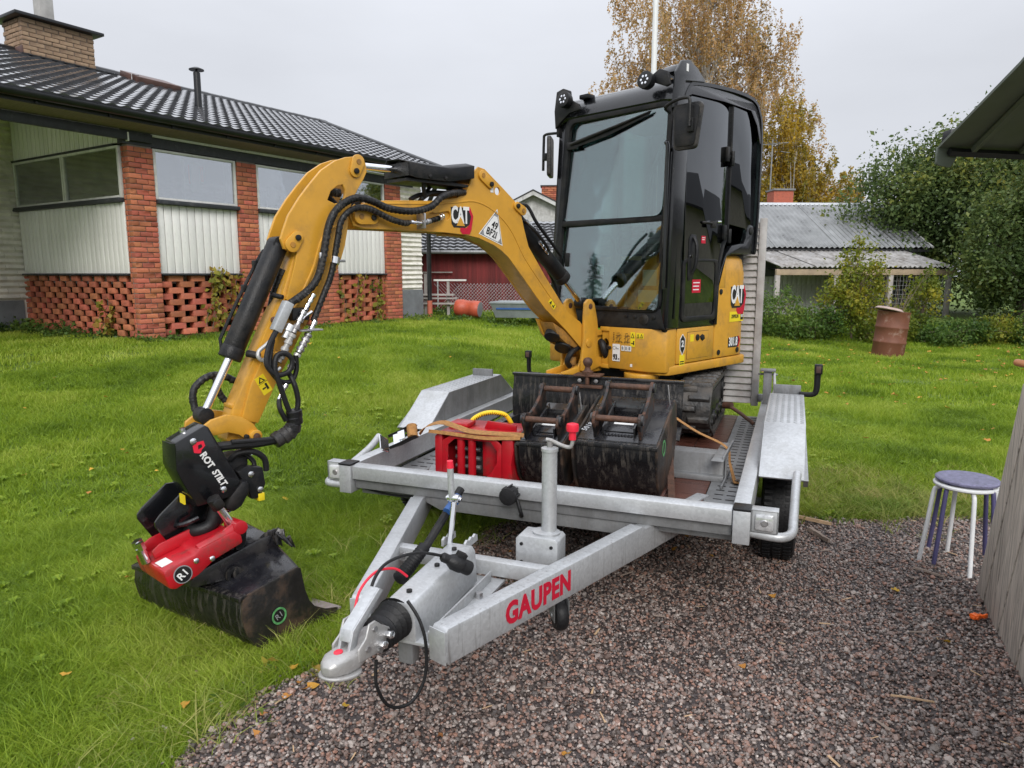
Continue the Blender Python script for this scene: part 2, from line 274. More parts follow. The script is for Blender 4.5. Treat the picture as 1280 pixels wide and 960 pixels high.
# ------------------------------------------------------------------ mesh helpers
class MB:
    """collects shapes; build() links them as ONE mesh object"""
    def __init__(s, M=None): s.v = []; s.f = []; s.mi = []; s.M = M; s.k = 0
    def add(s, vs, fs, M=None):
        b = len(s.v)
        for p in vs:
            p = Vector(p)
            if M is not None: p = M @ p
            if s.M is not None: p = s.M @ p
            s.v.append(p)
        for f in fs: s.f.append([b + i for i in f]); s.mi.append(s.k)
        return s
    def box(s, x0, x1, y0, y1, z0, z1, M=None):
        vs = [(x, y, z) for z in (z0, z1) for y in (y0, y1) for x in (x0, x1)]
        return s.add(vs, [(0, 2, 3, 1), (4, 5, 7, 6), (0, 1, 5, 4), (2, 6, 7, 3), (0, 4, 6, 2), (1, 3, 7, 5)], M)
    def prism(s, poly, a0, a1, axis='x', M=None, inset=None):
        """poly: 2-D outline; axis x -> (y,z), y -> (x,z), z -> (x,y)"""
        def P(p, a): return {'x': (a, p[0], p[1]), 'y': (p[0], a, p[1]), 'z': (p[0], p[1], a)}[axis]
        n = len(poly)
        vs = [P(p, a0) for p in poly] + [P(p, a1) for p in poly]
        fs = [list(range(n))[::-1], list(range(n, 2 * n))] + [(i, (i + 1) % n, n + (i + 1) % n, n + i) for i in range(n)]
        return s.add(vs, fs, M)
    def cyl(s, p0, p1, r0, r1=None, n=16, M=None):
        r1 = r0 if r1 is None else r1
        p0, p1 = Vector(p0), Vector(p1); d = (p1 - p0).normalized()
        q = d.to_track_quat('Z', 'Y'); vs = []
        for p, r in ((p0, r0), (p1, r1)):
            for i in range(n):
                a = 2 * math.pi * i / n; vs.append(p + q @ Vector((r * math.cos(a), r * math.sin(a), 0)))
        return s.add(vs, [list(range(n))[::-1], list(range(n, 2 * n))] + [(i, (i + 1) % n, n + (i + 1) % n, n + i) for i in range(n)], M)
    def tube(s, pts, r, n=10, smooth=0, M=None, caps=True):
        pts = [Vector(p) for p in pts]
        if smooth: pts = spline(pts, smooth)
        rs = r if isinstance(r, (list, tuple)) else None
        vs = []; N = len(pts); up = None
        for i, p in enumerate(pts):
            t = (pts[min(i + 1, N - 1)] - pts[max(i - 1, 0)]).normalized()
            if up is None:
                up = Vector((0, 0, 1)) if abs(t.z) < 0.9 else Vector((1, 0, 0))
            up = (up - t * up.dot(t)).normalized(); sd_ = t.cross(up)
            rr = r if rs is None else rs[0] + (rs[1] - rs[0]) * i / (N - 1)
            for j in range(n):
                a = 2 * math.pi * j / n; vs.append(p + (up * math.cos(a) + sd_ * math.sin(a)) * rr)
        fs = [(i * n + j, i * n + (j + 1) % n, (i + 1) * n + (j + 1) % n, (i + 1) * n + j) for i in range(N - 1) for j in range(n)]
        if caps: fs += [list(range(n))[::-1], [(N - 1) * n + j for j in range(n)]]
        return s.add(vs, fs, M)
    def lathe(s, prof, n=24, M=None, closed=False):
        """prof: (r, z) round the z axis"""
        vs = [(r * math.cos(2 * math.pi * j / n), r * math.sin(2 * math.pi * j / n), z) for r, z in prof for j in range(n)]
        m = len(prof); fs = [(i * n + j, i * n + (j + 1) % n, (i + 1) * n + (j + 1) % n, (i + 1) * n + j) for i in range(m - 1) for j in range(n)]
        if closed: fs += [((m - 1) * n + j, (m - 1) * n + (j + 1) % n, (j + 1) % n, j) for j in range(n)]
        else: fs += [list(range(n))[::-1], [(m - 1) * n + j for j in range(n)]]
        return s.add(vs, fs, M)
    def mesh(s, name, ms, bevel=0.0, sharp=35, clean=True):
        me = bpy.data.meshes.new(name)
        me.from_pydata([tuple(v) for v in s.v], [], s.f)
        ms = ms if isinstance(ms, (list, tuple)) else [ms]
        for m in ms: me.materials.append(MATS[m] if isinstance(m, str) else m)
        if len(ms) > 1: me.polygons.foreach_set('material_index', s.mi)
        if clean:
            bm = bmesh.new(); bm.from_mesh(me); bmesh.ops.recalc_face_normals(bm, faces=bm.faces)
            if bevel:
                es = [e for e in bm.edges if len(e.link_faces) == 2 and e.calc_face_angle(0) > R(30)]
                if es: bmesh.ops.bevel(bm, geom=es, offset=bevel, segments=2, profile=0.5, affect='EDGES', clamp_overlap=True)
            bm.to_mesh(me); bm.free()
        me.polygons.foreach_set('use_smooth', [True] * len(me.polygons))
        me.set_sharp_from_angle(angle=R(sharp))
        me.update(); return me
    def build(s, name, ms, parent=None, bevel=0.0, sharp=35, clean=True, **kw):
        return link(name, s.mesh(name, ms, bevel, sharp, clean), parent, **kw)

def link(name, me, parent=None, kind=None, loc=None, rot=None):
    o = bpy.data.objects.new(name, me); COL.objects.link(o)
    if parent is not None: o.parent = parent
    if kind: o['kind'] = kind
    if loc is not None: o.location = loc
    if rot is not None: o.rotation_euler = rot
    return o
def spline(pts, k):
    out = []; n = len(pts)
    for i in range(n - 1):
        p0, p1, p2, p3 = pts[max(i - 1, 0)], pts[i], pts[i + 1], pts[min(i + 2, n - 1)]
        for j in range(k):
            t = j / k
            out.append(0.5 * ((2 * p1) + (p2 - p0) * t + (2 * p0 - 5 * p1 + 4 * p2 - p3) * t * t + (3 * p1 - p0 - 3 * p2 + p3) * t ** 3))
    out.append(pts[-1]); return out
def tag(o, label, cat, group=None):
    o['label'] = label; o['category'] = cat
    if group: o['group'] = group
    return o
def thing(name, label, cat, loc=(0, 0, 0), az=0.0, group=None, rot=None):
    o = bpy.data.objects.new(name, None); COL.objects.link(o); o.empty_display_size = 0.2
    o.location = loc; o.rotation_euler = rot if rot else (0, 0, -R(az))
    return tag(o, label, cat, group)
def copy_tree(o, parent=None, loc=None, rz=None):
    c = o.copy(); COL.objects.link(c)
    if parent is not None: c.parent = parent
    if loc is not None: c.location = loc
    if rz is not None: c.rotation_euler = (0, 0, rz)
    for ch in list(o.children): copy_tree(ch, c)
    return c
def frame(x, y, z):
    """matrix whose columns are the given axes"""
    M = Matrix.Identity(4)
    for i, a in enumerate((x, y, z)):
        for j in range(3): M[j][i] = a[j]
    return M
def place(o, ax, ay, az): return Matrix.Translation(Vector(o)) @ frame(ax, ay, az)
def text_mesh(s, M, ms, size=1.0, bold=0.0, thick=0.0008, sx=1.0, spacing=1.0, align='CENTER', shear=0.0):
    """flat print: M maps the text plane (x reading, y up, z out) to where it stands"""
    cu = bpy.data.curves.new('letters', 'FONT'); cu.body = s; cu.size = size; cu.offset = bold; cu.extrude = thick
    cu.align_x = align; cu.align_y = 'CENTER'; cu.space_character = spacing; cu.shear = shear; cu.resolution_u = 3
    ob = bpy.data.objects.new('letters', cu)
    me = bpy.data.meshes.new_from_object(ob)
    me.transform(M @ Matrix.Diagonal((sx, 1, 1, 1))); me.materials.clear(); me.materials.append(MATS[ms])
    bpy.data.objects.remove(ob); bpy.data.curves.remove(cu)
    return me
def text(name, s, M, ms, parent, **kw): return link(name, text_mesh(s, M, ms, **kw), parent)
XP = lambda x, y, z, up=(0, 0, 1), right=(0, 1, 0): place((x, y, z), right, up, Vector(right).cross(Vector(up)))
def np_mesh(name, V, F, ms, k=4, smooth=False):
    me = bpy.data.meshes.new(name); V = np.asarray(V, np.float32); F = np.asarray(F, np.int32)
    me.vertices.add(len(V)); me.vertices.foreach_set('co', V.ravel())
    me.loops.add(F.size); me.loops.foreach_set('vertex_index', F.ravel())
    me.polygons.add(len(F)); me.polygons.foreach_set('loop_start', np.arange(0, F.size, k, dtype=np.int32))
    me.update(calc_edges=True)
    if smooth: me.polygons.foreach_set('use_smooth', np.ones(len(F), bool))
    me.materials.append(MATS[ms]); return me
def leaves_mesh(name, P, size, ms, droop=0.0, aspect=0.6, jit=0.35, rg=rng):
    """one small four-sided leaf at each point, each turned its own way"""
    N = len(P); P = np.asarray(P)
    a = rg.normal(size=(N, 3)); a[:, 2] = a[:, 2] * (1 - droop) - droop * 1.6
    a /= np.linalg.norm(a, axis=1)[:, None]
    b = rg.normal(size=(N, 3)); b -= a * (a * b).sum(1)[:, None]; b /= np.linalg.norm(b, axis=1)[:, None]
    s = size * (1 + jit * rg.normal(size=N)).clip(0.4, 1.9)
    L = a * s[:, None]; W = b * (s * aspect)[:, None]
    nrm = np.cross(a, b) * (s * 0.15)[:, None]
    V = np.stack([P, P + L * 0.5 + W * 0.5 + nrm, P + L, P + L * 0.5 - W * 0.5 + nrm], 1).reshape(-1, 3)
    F = np.arange(4 * N).reshape(N, 4)
    return np_mesh(name, V, F, ms)
def scatter(name, P, rot, scl, idx, protos, ms=None):
    """ONE object of uncountable stuff: geometry nodes place copies of the small prototype meshes"""
    me = bpy.data.meshes.new(name); me.vertices.add(len(P)); me.vertices.foreach_set('co', np.asarray(P, np.float32).ravel())
    for nm, ty, dat in (('rot', 'FLOAT_VECTOR', rot), ('scl', 'FLOAT_VECTOR', scl)):
        at = me.attributes.new(nm, ty, 'POINT'); at.data.foreach_set('vector', np.asarray(dat, np.float32).ravel())
    at = me.attributes.new('idx', 'INT', 'POINT'); at.data.foreach_set('value', np.asarray(idx, np.int32))
    o = link(name, me, kind='stuff')
    ng = bpy.data.node_groups.new(name, 'GeometryNodeTree')
    ng.interface.new_socket('Geometry', in_out='INPUT', socket_type='NodeSocketGeometry')
    ng.interface.new_socket('Geometry', in_out='OUTPUT', socket_type='NodeSocketGeometry')
    n, l = ng.nodes, ng.links
    gi = n.new('NodeGroupInput'); go = n.new('NodeGroupOutput'); jo = n.new('GeometryNodeJoinGeometry')
    def attr(nm, ty):
        a = n.new('GeometryNodeInputNamedAttribute'); a.data_type = ty; a.inputs['Name'].default_value = nm; return a.outputs[0]
    ra, sa, ia = attr('rot', 'FLOAT_VECTOR'), attr('scl', 'FLOAT_VECTOR'), attr('idx', 'INT')
    for k, p in enumerate(protos):
        io = n.new('GeometryNodeInstanceOnPoints'); ob = n.new('GeometryNodeObjectInfo'); ob.inputs['Object'].default_value = p
        ob.inputs['As Instance'].default_value = True
        cm = n.new('FunctionNodeCompare'); cm.data_type = 'INT'; cm.operation = 'EQUAL'
        l.new(ia, cm.inputs[2]); cm.inputs[3].default_value = k
        l.new(gi.outputs[0], io.inputs['Points']); l.new(ob.outputs['Geometry'], io.inputs['Instance']); l.new(cm.outputs[0], io.inputs['Selection'])
        er = n.new('FunctionNodeEulerToRotation'); l.new(ra, er.inputs[0]); l.new(er.outputs[0], io.inputs['Rotation']); l.new(sa, io.inputs['Scale'])
        l.new(io.outputs[0], jo.inputs[0])
    l.new(jo.outputs[0], go.inputs[0])
    md = o.modifiers.new('scatter', 'NODES'); md.node_group = ng
    return o
def sm(t): t = min(1, max(0, t)); return t * t * (3 - 2 * t)
def gz(x, y):
    """height of the ground: level yard, lawn rising gently towards the house and the far edge"""
    l = 0.6 * sm((y - 3.8) / 6.4) * sm((4.5 - x) / 6.5)
    r = 0.42 * sm((y - 14.5) / 5.0)
    return l + (1 - l / 0.6) * r

# ------------------------------------------------------------------ the ground
def nz(x, y, s=1.0, o=0.0):
    import mathutils.noise as mn
    return mn.noise(Vector((x * s + o, y * s - o, o)))
GB = [(-1.35, -1.0), (-1.12, 1.2), (-1.05, 2.12), (-0.97, 2.5), (-0.76, 2.75), (-0.66, 3.05), (-0.45, 3.6), (-0.15, 4.3), (0.35, 4.75), (1.0, 4.62), (1.9, 4.5), (2.4, 4.45), (3.3, 4.4), (6.0, 4.2), (9.0, 4.0), (9.0, -1.0)]
def in_gravel(x, y, d=0.0):
    x = x + 0.07 * nz(x, y, 3.0); y = y + 0.09 * nz(x, y, 3.0, 5.0)
    c = False; n = len(GB); j = n - 1
    for i in range(n):
        xi, yi = GB[i]; xj, yj = GB[j]
        if (yi > y) != (yj > y) and x < (xj - xi) * (y - yi) / (yj - yi) + xi: c = not c
        j = i
    return c
def edge_dist(x, y):
    b = 9.0
    for i in range(len(GB) - 3):
        ax, ay = GB[i]; bx, by = GB[i + 1]; dx, dy = bx - ax, by - ay
        t = max(0, min(1, ((x - ax) * dx + (y - ay) * dy) / (dx * dx + dy * dy)))
        b = min(b, math.hypot(x - ax - dx * t, y - ay - dy * t))
    return b
# lawn material: soil and green thatch under the blades; far away the material carries the colour
def ground_mat():
    m = bpy.data.materials.new('lawn_ground'); m.use_nodes = True; MATS['lawn_ground'] = m
    n, l = m.node_tree.nodes, m.node_tree.links; bs = n['Principled BSDF']
    tc = n.new('ShaderNodeTexCoord')
    n1 = n.new('ShaderNodeTexNoise'); n1.inputs['Scale'].default_value = 0.9; n1.inputs['Detail'].default_value = 8; l.new(tc.outputs['Object'], n1.inputs['Vector'])
    n2 = n.new('ShaderNodeTexNoise'); n2.inputs['Scale'].default_value = 45; n2.inputs['Detail'].default_value = 6; l.new(tc.outputs['Object'], n2.inputs['Vector'])
    cr = n.new('ShaderNodeValToRGB'); e = cr.color_ramp.elements; e[0].position = .3; e[0].color = (.085, .145, .016, 1); e[1].position = .7; e[1].color = (.17, .25, .03, 1)
    l.new(n1.outputs['Fac'], cr.inputs[0])
    mx = n.new('ShaderNodeMix'); mx.data_type = 'RGBA'; mx.blend_type = 'MULTIPLY'; mx.inputs['Factor'].default_value = 1
    mr = n.new('ShaderNodeMapRange'); mr.inputs['From Min'].default_value = .3; mr.inputs['From Max'].default_value = .7; mr.inputs['To Min'].default_value = .35; mr.inputs['To Max'].default_value = 1.15
    l.new(n2.outputs['Fac'], mr.inputs['Value']); l.new(cr.outputs[0], mx.inputs['A']); l.new(mr.outputs[0], mx.inputs['B']); l.new(mx.outputs['Result'], bs.inputs['Base Color'])
    bs.inputs['Roughness'].default_value = 0.9
    bu = n.new('ShaderNodeBump'); bu.inputs['Strength'].default_value = .6; bu.inputs['Distance'].default_value = .03; l.new(n2.outputs['Fac'], bu.inputs['Height']); l.new(bu.outputs[0], bs.inputs['Normal'])
ground_mat()
mat('gravel_ground', (0.060, 0.048, 0.046), 0.5, var=0.5, scale=60, bump=0.8, bscale=80)
def axis(lo, hi, c0, c1, fine, coarse):
    return list(np.linspace(lo, c0, int((c0 - lo) / coarse) + 2)[:-1]) + list(np.arange(c0, c1, fine)) + list(np.linspace(c1, hi, int((hi - c1) / coarse) + 2))
xs = axis(-140, 160, -14, 18, 0.4, 9.0); ys = axis(-30, 420, -2, 26, 0.4, 12.0)
V = [(x, y, gz(x, y) + 0.012 * nz(x, y, .7)*(1 if y < 26 else 0)) for y in ys for x in xs]; nx = len(xs)
F = [(j * nx + i, j * nx + i + 1, (j + 1) * nx + i + 1, (j + 1) * nx + i) for j in range(len(ys) - 1) for i in range(nx - 1)]
link('lawn', np_mesh('lawn', V, F, 'lawn_ground', smooth=True), kind='structure')
# gravel yard: a sheet just above, with a wandering edge
gv, gf, gm = [], [], {}
st = 0.1
def gvert(i, j):
    if (i, j) not in gm:
        x, y = i * st, j * st; gm[(i, j)] = len(gv); gv.append((x, y, gz(x, y) + 0.022 + 0.008 * nz(x, y, 2.0)))
    return gm[(i, j)]
for i in range(-20, 90):
    for j in range(-10, 56):
        if in_gravel((i + .5) * st, (j + .5) * st): gf.append((gvert(i, j), gvert(i + 1, j), gvert(i + 1, j + 1), gvert(i, j + 1)))
link('gravel_yard', np_mesh('gravel_yard', gv, gf, 'gravel_ground', smooth=True), kind='structure')

# gravel stones
def stone(seed):
    bm = bmesh.new(); bmesh.ops.create_icosphere(bm, subdivisions=1, radius=1.0)
    r = random.Random(seed)
    ax = (r.uniform(.8, 1.2), r.uniform(.6, .95), r.uniform(.45, .75))
    for v in bm.verts:
        k = r.uniform(.72, 1.15); v.co = Vector((v.co.x * ax[0], v.co.y * ax[1], v.co.z * ax[2])) * k
    me = bpy.data.meshes.new('stone'); bm.to_mesh(me); bm.free(); me.materials.append(MATS['stone'])
    return bpy.data.objects.new('stone', me)
stones = [stone(i) for i in range(7)]
P, Rr, S, I = [], [], [], []
r = random.Random(3)
while len(P) < 98000:
    x = r.uniform(-1.6, 4.6); y = r.uniform(1.05, 4.9)
    if abs(x) > y * 0.86 + 0.5: continue
    if r.random() > min(1, 0.35 + 1.5 / y): continue
    if not in_gravel(x, y):
        if r.random() > 0.10 * math.exp(-edge_dist(x, y) * 12): continue
    big = r.random() < 0.025
    s = r.uniform(.013, .018) if big else r.uniform(.0045, .0105)
    P.append((x, y, gz(x, y) + 0.024 + 0.008 * nz(x, y, 2.0) + s * r.uniform(-.1, .7))); Rr.append((r.uniform(-.6, .6), r.uniform(-.6, .6), r.uniform(0, 6.3))); S.append((s, s, s)); I.append(r.randrange(7))
scatter('gravel', P, Rr, S, I, stones)

# grass
def clump(seed, nb, rad, hmin, hmax, w, lean=0.5, ms='grass_blade', seg=3):
    r = random.Random(seed); vs, fs = [], []
    for _ in range(nb):
        a = r.uniform(0, 6.28); d = rad * math.sqrt(r.random()); bx, by = d * math.cos(a), d * math.sin(a)
        h = r.uniform(hmin, hmax); la = r.uniform(0, 6.28); le = h * lean * r.uniform(.2, 1.5); ww = w * r.uniform(.7, 1.3); fa = r.uniform(0, 6.28)
        cx, cy = math.cos(fa) * ww / 2, math.sin(fa) * ww / 2; b = len(vs)
        for k in range(seg + 1):
            t = k / seg; q = t * t * le; z = h * (t - 0.25 * t * t * lean); px, py = bx + math.cos(la) * q, by + math.sin(la) * q; wk = 1 - t ** 1.5 * .9
            vs += [(px - cx * wk, py - cy * wk, z), (px + cx * wk, py + cy * wk, z)]
        for k in range(seg): c = b + 2 * k; fs.append((c, c + 1, c + 3, c + 2))
    me = np_mesh('tuft', vs, fs, ms); return bpy.data.objects.new('tuft', me)
TR = (0.061, 3.262); ta = R(21.5)
near_p = [clump(i, 26, .045, .03, .075, .0034, .8) for i in range(4)] + [clump(9, 22, .05, .05, .11, .004, 1.0)]
mid_p = [clump(20 + i, 34, .09, .03, .075, .0062, .7) for i in range(3)] + [clump(29, 30, .09, .04, .10, .007, .9)]
far_p = [clump(40 + i, 40, .20, .03, .08, .013, .6, seg=2) for i in range(3)]
dry_p = [clump(60 + i, 12, .06, .06, .15, .0055, 1.2, 'grass_dry') for i in range(3)]
def fill(n, d0, d1, np_, dens, extra=0.0):
    P, Q, S, I = [], [], [], []; r = random.Random(int(d0 * 10) + 1)
    while len(P) < n:
        y = math.sqrt(r.uniform(max(.8, d0 * .7) ** 2, d1 ** 2)); x = r.uniform(-.9, .9) * y + r.uniform(-.4, .4); d = math.hypot(x, y)
        if not d0 <= d < d1: continue
        if in_gravel(x, y): continue
        g = nz(x, y, 1.3, 3.0)
        k = 1 + .8 * g + .3 * nz(x, y, 5.0, 9.0)
        P.append((x, y, gz(x, y) - .004)); Q.append((0, 0, r.uniform(0, 6.28))); k *= r.uniform(.8, 1.2); S.append((1, 1, max(.45, k))); I.append(r.randrange(np_))
    return P, Q, S, I
scatter('grass', *fill(15000, 1.2, 5.2, 5, 1), near_p)
scatter('mid_grass', *fill(17000, 5.2, 10.0, 4, 1), mid_p)
scatter('far_grass', *fill(15000, 10.0, 21.0, 3, 1), far_p)
# dry straw and thin grass along the gravel edge, and long grass under the trailer
P, Q, S, I = [], [], [], []; r = random.Random(11)
while len(P) < 1250:
    x = r.uniform(-1.5, 4.5); y = r.uniform(1.2, 5.6); e = edge_dist(x, y)
    if r.random() > math.exp(-e * (7 if in_gravel(x, y) else (1.6 if x > .8 and x < 3 else 3.2))) * (1.0 if y > 3.9 and x > .8 else .25): continue
    if in_gravel(x, y) and r.random() < .75: continue
    P.append((x, y, gz(x, y) + .005)); Q.append((0, 0, r.uniform(0, 6.28))); k = r.uniform(.6, 1.3); S.append((1, 1, k)); I.append(r.randrange(3))
scatter('dry_grass', P, Q, S, I, dry_p)

# broad-leaved weeds in the turf
def rosette(seed):
    r = random.Random(seed); vs, fs = [], []
    for k in range(9):
        a = k * .7 + r.uniform(-.2, .2); L = r.uniform(.028, .055); w = L * .22; b = len(vs); c, s_ = math.cos(a), math.sin(a)
        for t, ww, z in ((0, .3, .01), (.5, 1, .035), (.85, .7, .038), (1, .05, .028)): vs += [(c * L * t - s_ * w * ww, s_ * L * t + c * w * ww, z), (c * L * t + s_ * w * ww, s_ * L * t - c * w * ww, z)]
        fs += [(b + 2 * q, b + 2 * q + 1, b + 2 * q + 3, b + 2 * q + 2) for q in range(3)]
    return bpy.data.objects.new('rosette', np_mesh('rosette', vs, fs, 'grass_blade'))
P, Q, S, I = [], [], [], []; r = random.Random(31)
while len(P) < 520:
    x, y = r.uniform(-5.5, 3.5), r.uniform(1.3, 8)
    if in_gravel(x, y) or nz(x, y, 1.1, 20.0) < .05: continue
    P.append((x, y, gz(x, y) + .02)); Q.append((r.uniform(-.2, .2), r.uniform(-.2, .2), r.uniform(0, 6.28))); k = r.uniform(.45, .95); S.append((k, k, k * 1.3)); I.append(r.randrange(3))
scatter('lawn_weeds', P, Q, S, I, [rosette(i) for i in range(3)])
# fallen leaves on the lawn and gravel
def leaf_proto(seed):
    r = random.Random(seed); n = 9; vs = [(0, 0, 0.004)]; fs = []
    for i in range(n):
        a = 2 * math.pi * i / n; q = (1 + .35 * math.cos(3 * a)) * r.uniform(.8, 1.15); vs.append((q * math.cos(a), .8 * q * math.sin(a), r.uniform(0, .45)))
    for i in range(n): fs.append((0, 1 + i, 1 + (i + 1) % n))
    return bpy.data.objects.new('leaf', np_mesh('leaf', vs, fs, 'leaf_fallen', k=3))
lp = [leaf_proto(i) for i in range(4)]
P, Q, S, I = [], [], [], []; r = random.Random(5)
for k in range(620):
    if k < 60: x, y = r.uniform(-6, .2), r.uniform(2.3, 11)
    elif k < 85: x, y = r.uniform(-1.1, 3.5), r.uniform(1.7, 4.4)
    elif k < 93: x, y = -0.85 + r.gauss(0, .13), 2.45 + r.gauss(0, .13)
    elif k < 100: x, y = r.uniform(-5, -1), r.uniform(2.5, 6)
    else: x, y = r.uniform(3.0, 13), r.uniform(6, 15.5)
    if k >= 100 and r.random() > sm((y - 4) / 9): continue
    s = r.uniform(.012, .024) if k < 100 else r.uniform(.018, .035)
    P.append((x, y, gz(x, y) + (.05 if not in_gravel(x, y) else .032))); Q.append((r.uniform(-.4, .4), r.uniform(-.4, .4), r.uniform(0, 6.28))); S.append((s, s, s)); I.append(r.randrange(4))
scatter('fallen_leaves', P, Q, S, I, lp)
# wood chips and straw on the gravel
def chip(seed):
    r = random.Random(seed); mb = MB(); mb.box(-1, 1, -.13, .13, -.06, .06)
    me = mb.mesh('chip', 'wood_chip' if seed % 2 else 'chip_grey'); 
    for v in me.vertices: v.co.y += .15 * r.uniform(-1, 1); v.co.z += .05 * r.uniform(-1, 1)
    return bpy.data.objects.new('chip', me)
cp = [chip(i) for i in range(4)]
P, Q, S, I = [], [], [], []
for k in range(230):
    x, y = r.uniform(-.9, 3.4), r.uniform(1.4, 4.4)
    if not in_gravel(x, y): continue
    s = r.uniform(.008, .028) * (1.4 if r.random() < .08 else 1)
    P.append((x, y, .042)); Q.append((r.uniform(-.1, .1), r.uniform(-.2, .2), r.uniform(0, 6.28))); S.append((s, s * .8, s)); I.append(r.randrange(4))
scatter('wood_chips', P, Q, S, I, cp)
def stick(name, p0, p1, w, h, ms, label, sharp=True):
    p0, p1 = Vector(p0), Vector(p1); L = (p1 - p0).length; d = (p1 - p0) / L; o = thing(name, label, 'stick', p0, rot=(0, 0, math.atan2(d.y, d.x)))
    rr = random.Random(int(L * 1e4)); mb = MB(); N = 8; vs = []
    for i in range(N + 1):
        t = i / N; ww = w * (1 - .6 * t ** 2) * rr.uniform(.8, 1.2); hh = h * rr.uniform(.8, 1.1); cy = .02 * L * math.sin(5 * t); z = (p1.z - p0.z) * t
        vs += [(L * t, cy - ww, z), (L * t, cy + ww, z), (L * t, cy + ww * .7, z + hh), (L * t, cy - ww * .6, z + hh)]
    fs = [(i * 4 + j, i * 4 + (j + 1) % 4, (i + 1) * 4 + (j + 1) % 4, (i + 1) * 4 + j) for i in range(N) for j in range(4)] + [(3, 2, 1, 0), (N * 4, N * 4 + 1, N * 4 + 2, N * 4 + 3)]
    mb.add(vs, fs); mb.build('wood', ms, o); return o
stick('split_stick', (1.72, 4.47, .05), (2.0, 4.27, .045), .014, .018, 'wood_chip', 'pale freshly split stick lying on the gravel by the trailer wheel')
stick('bark_strip', (1.84, 4.22, .03), (1.87, 4.0, .035), .018, .02, 'chip_grey', 'grey weathered strip of wood on the gravel beyond the pale split stick')
stick('twig', (1.42, 2.46, .035), (1.56, 2.42, .035), .004, .006, 'wood_chip', 'thin pale twig lying on the gravel in front of the wooden panel')
stick('wood_splinter', (2.15, 3.62, .04), (2.25, 3.5, .04), .008, .01, 'chip_grey', 'grey splinter of wood on the gravel at the foot of the purple stool leg')
# low weeds at the tongue of the trailer
def weed(name, loc, n, h, spread, size, ms, label, cat='plant', seed=1, group=None, stems=7):
    o = thing(name, label, cat, loc, group=group); r = np.random.default_rng(seed); rr = random.Random(seed)
    mb = MB(); P = []
    for k in range(stems):
        a = rr.uniform(0, 6.28); q = spread * math.sqrt(rr.random()); hh = h * rr.uniform(.5, 1.05) * (1 - .35 * (q / spread)); tx, ty = q * math.cos(a), q * math.sin(a)
        pts = [(tx * .25, ty * .25, 0), (tx * .7, ty * .7, hh * .55), (tx * 1.1, ty * 1.1, hh)]
        mb.tube(pts, (size * .10 + .002, .0012), 4, smooth=3)
        for i in range(max(3, n // stems)):
            t = rr.uniform(.15, 1.0); P.append((tx * (.25 + .85 * t) + rr.gauss(0, size * .8), ty * (.25 + .85 * t) + rr.gauss(0, size * .8), hh * t + rr.gauss(0, size * .3)))
    mb.build('stem', 'bark' if h > .5 else 'leaf_green', o)
    link('foliage', leaves_mesh('foliage', P, size, ms, droop=.1, rg=r), o); return o
weed('weed', (-.83, 2.66, 0.0), 90, .09, .16, .032, 'leaf_vine', 'small yellowing weed at the gravel edge below the bucket tip', seed=2, stems=12)
weed('weed', (-1.0, 2.42, 0.0), 70, .07, .15, .03, 'leaf_green', 'low green weed in the grass beside the gravel corner', seed=3, stems=10)

# ------------------------------------------------------------------ the house on the left
house = thing('house', 'white and red-brick house with a glazed veranda under a black tiled roof', 'house', (-5.52, 10.49, 0), 32.5)
HB = .66                                    # foot of the brickwork
brick_me = {}
def brick_mesh(sx, sy, sz, ms, seed):
    k = (round(sx, 3), round(sy, 3), round(sz, 3), ms, seed)
    if k not in brick_me:
        r = random.Random(hash(k) % 9999); mb = MB(); mb.box(-sx / 2, sx / 2, -sy / 2, sy / 2, -sz / 2, sz / 2); me = mb.mesh('brick', ms, bevel=0.004)
        for v in me.vertices: v.co += Vector((r.uniform(-1, 1), r.uniform(-1, 1), r.uniform(-1, 1))) * .0018
        brick_me[k] = me
    return brick_me[k]
bricks = []                                 # (distance, centre, size)
def lay(x0, x1, y0, y1, z0, z1): bricks.append(((x0 + x1) / 2, (y0 + y1) / 2, (z0 + z1) / 2, x1 - x0, y1 - y0, z1 - z0))
CH = .075; J = .011
rb = random.Random(21)
core = MB()
def pillar(y0, y1, x0, x1, zb, zt):
    core.box(x0 + .012, x1 - .012, y0 + .012, y1 - .012, zb, zt)
    n = int(round((zt - zb) / CH)); w = y1 - y0; d = x1 - x0
    for k in range(n):
        z = zb + k * CH; cuts = [0, w * .5, w] if k % 2 else [0, w * .27, w * .73, w]
        for a, b in zip(cuts, cuts[1:]):
            p = rb.uniform(0, .006); lay(x1 - .11, x1 + p, y0 + a + J / 2, y0 + b - J / 2, z, z + CH - J)
        cs = [0, d - .115] if k % 2 else [0, (d - .115) * .5, d - .115]
        if y0 < .1 or x1 > .01:
            for a, b in zip(cs, cs[1:]): lay(x0 + a + J / 2, x0 + b - J / 2, y0 - rb.uniform(0, .005), y0 + .1, z, z + CH - J)
pillar(.055, .445, -.165, 0, .64, 3.43)
for y0, y1 in ((1.87, 2.26), (3.49, 4.05), (5.41, 5.89)): pillar(y0, y1, -.36, .0, .64, 3.43)
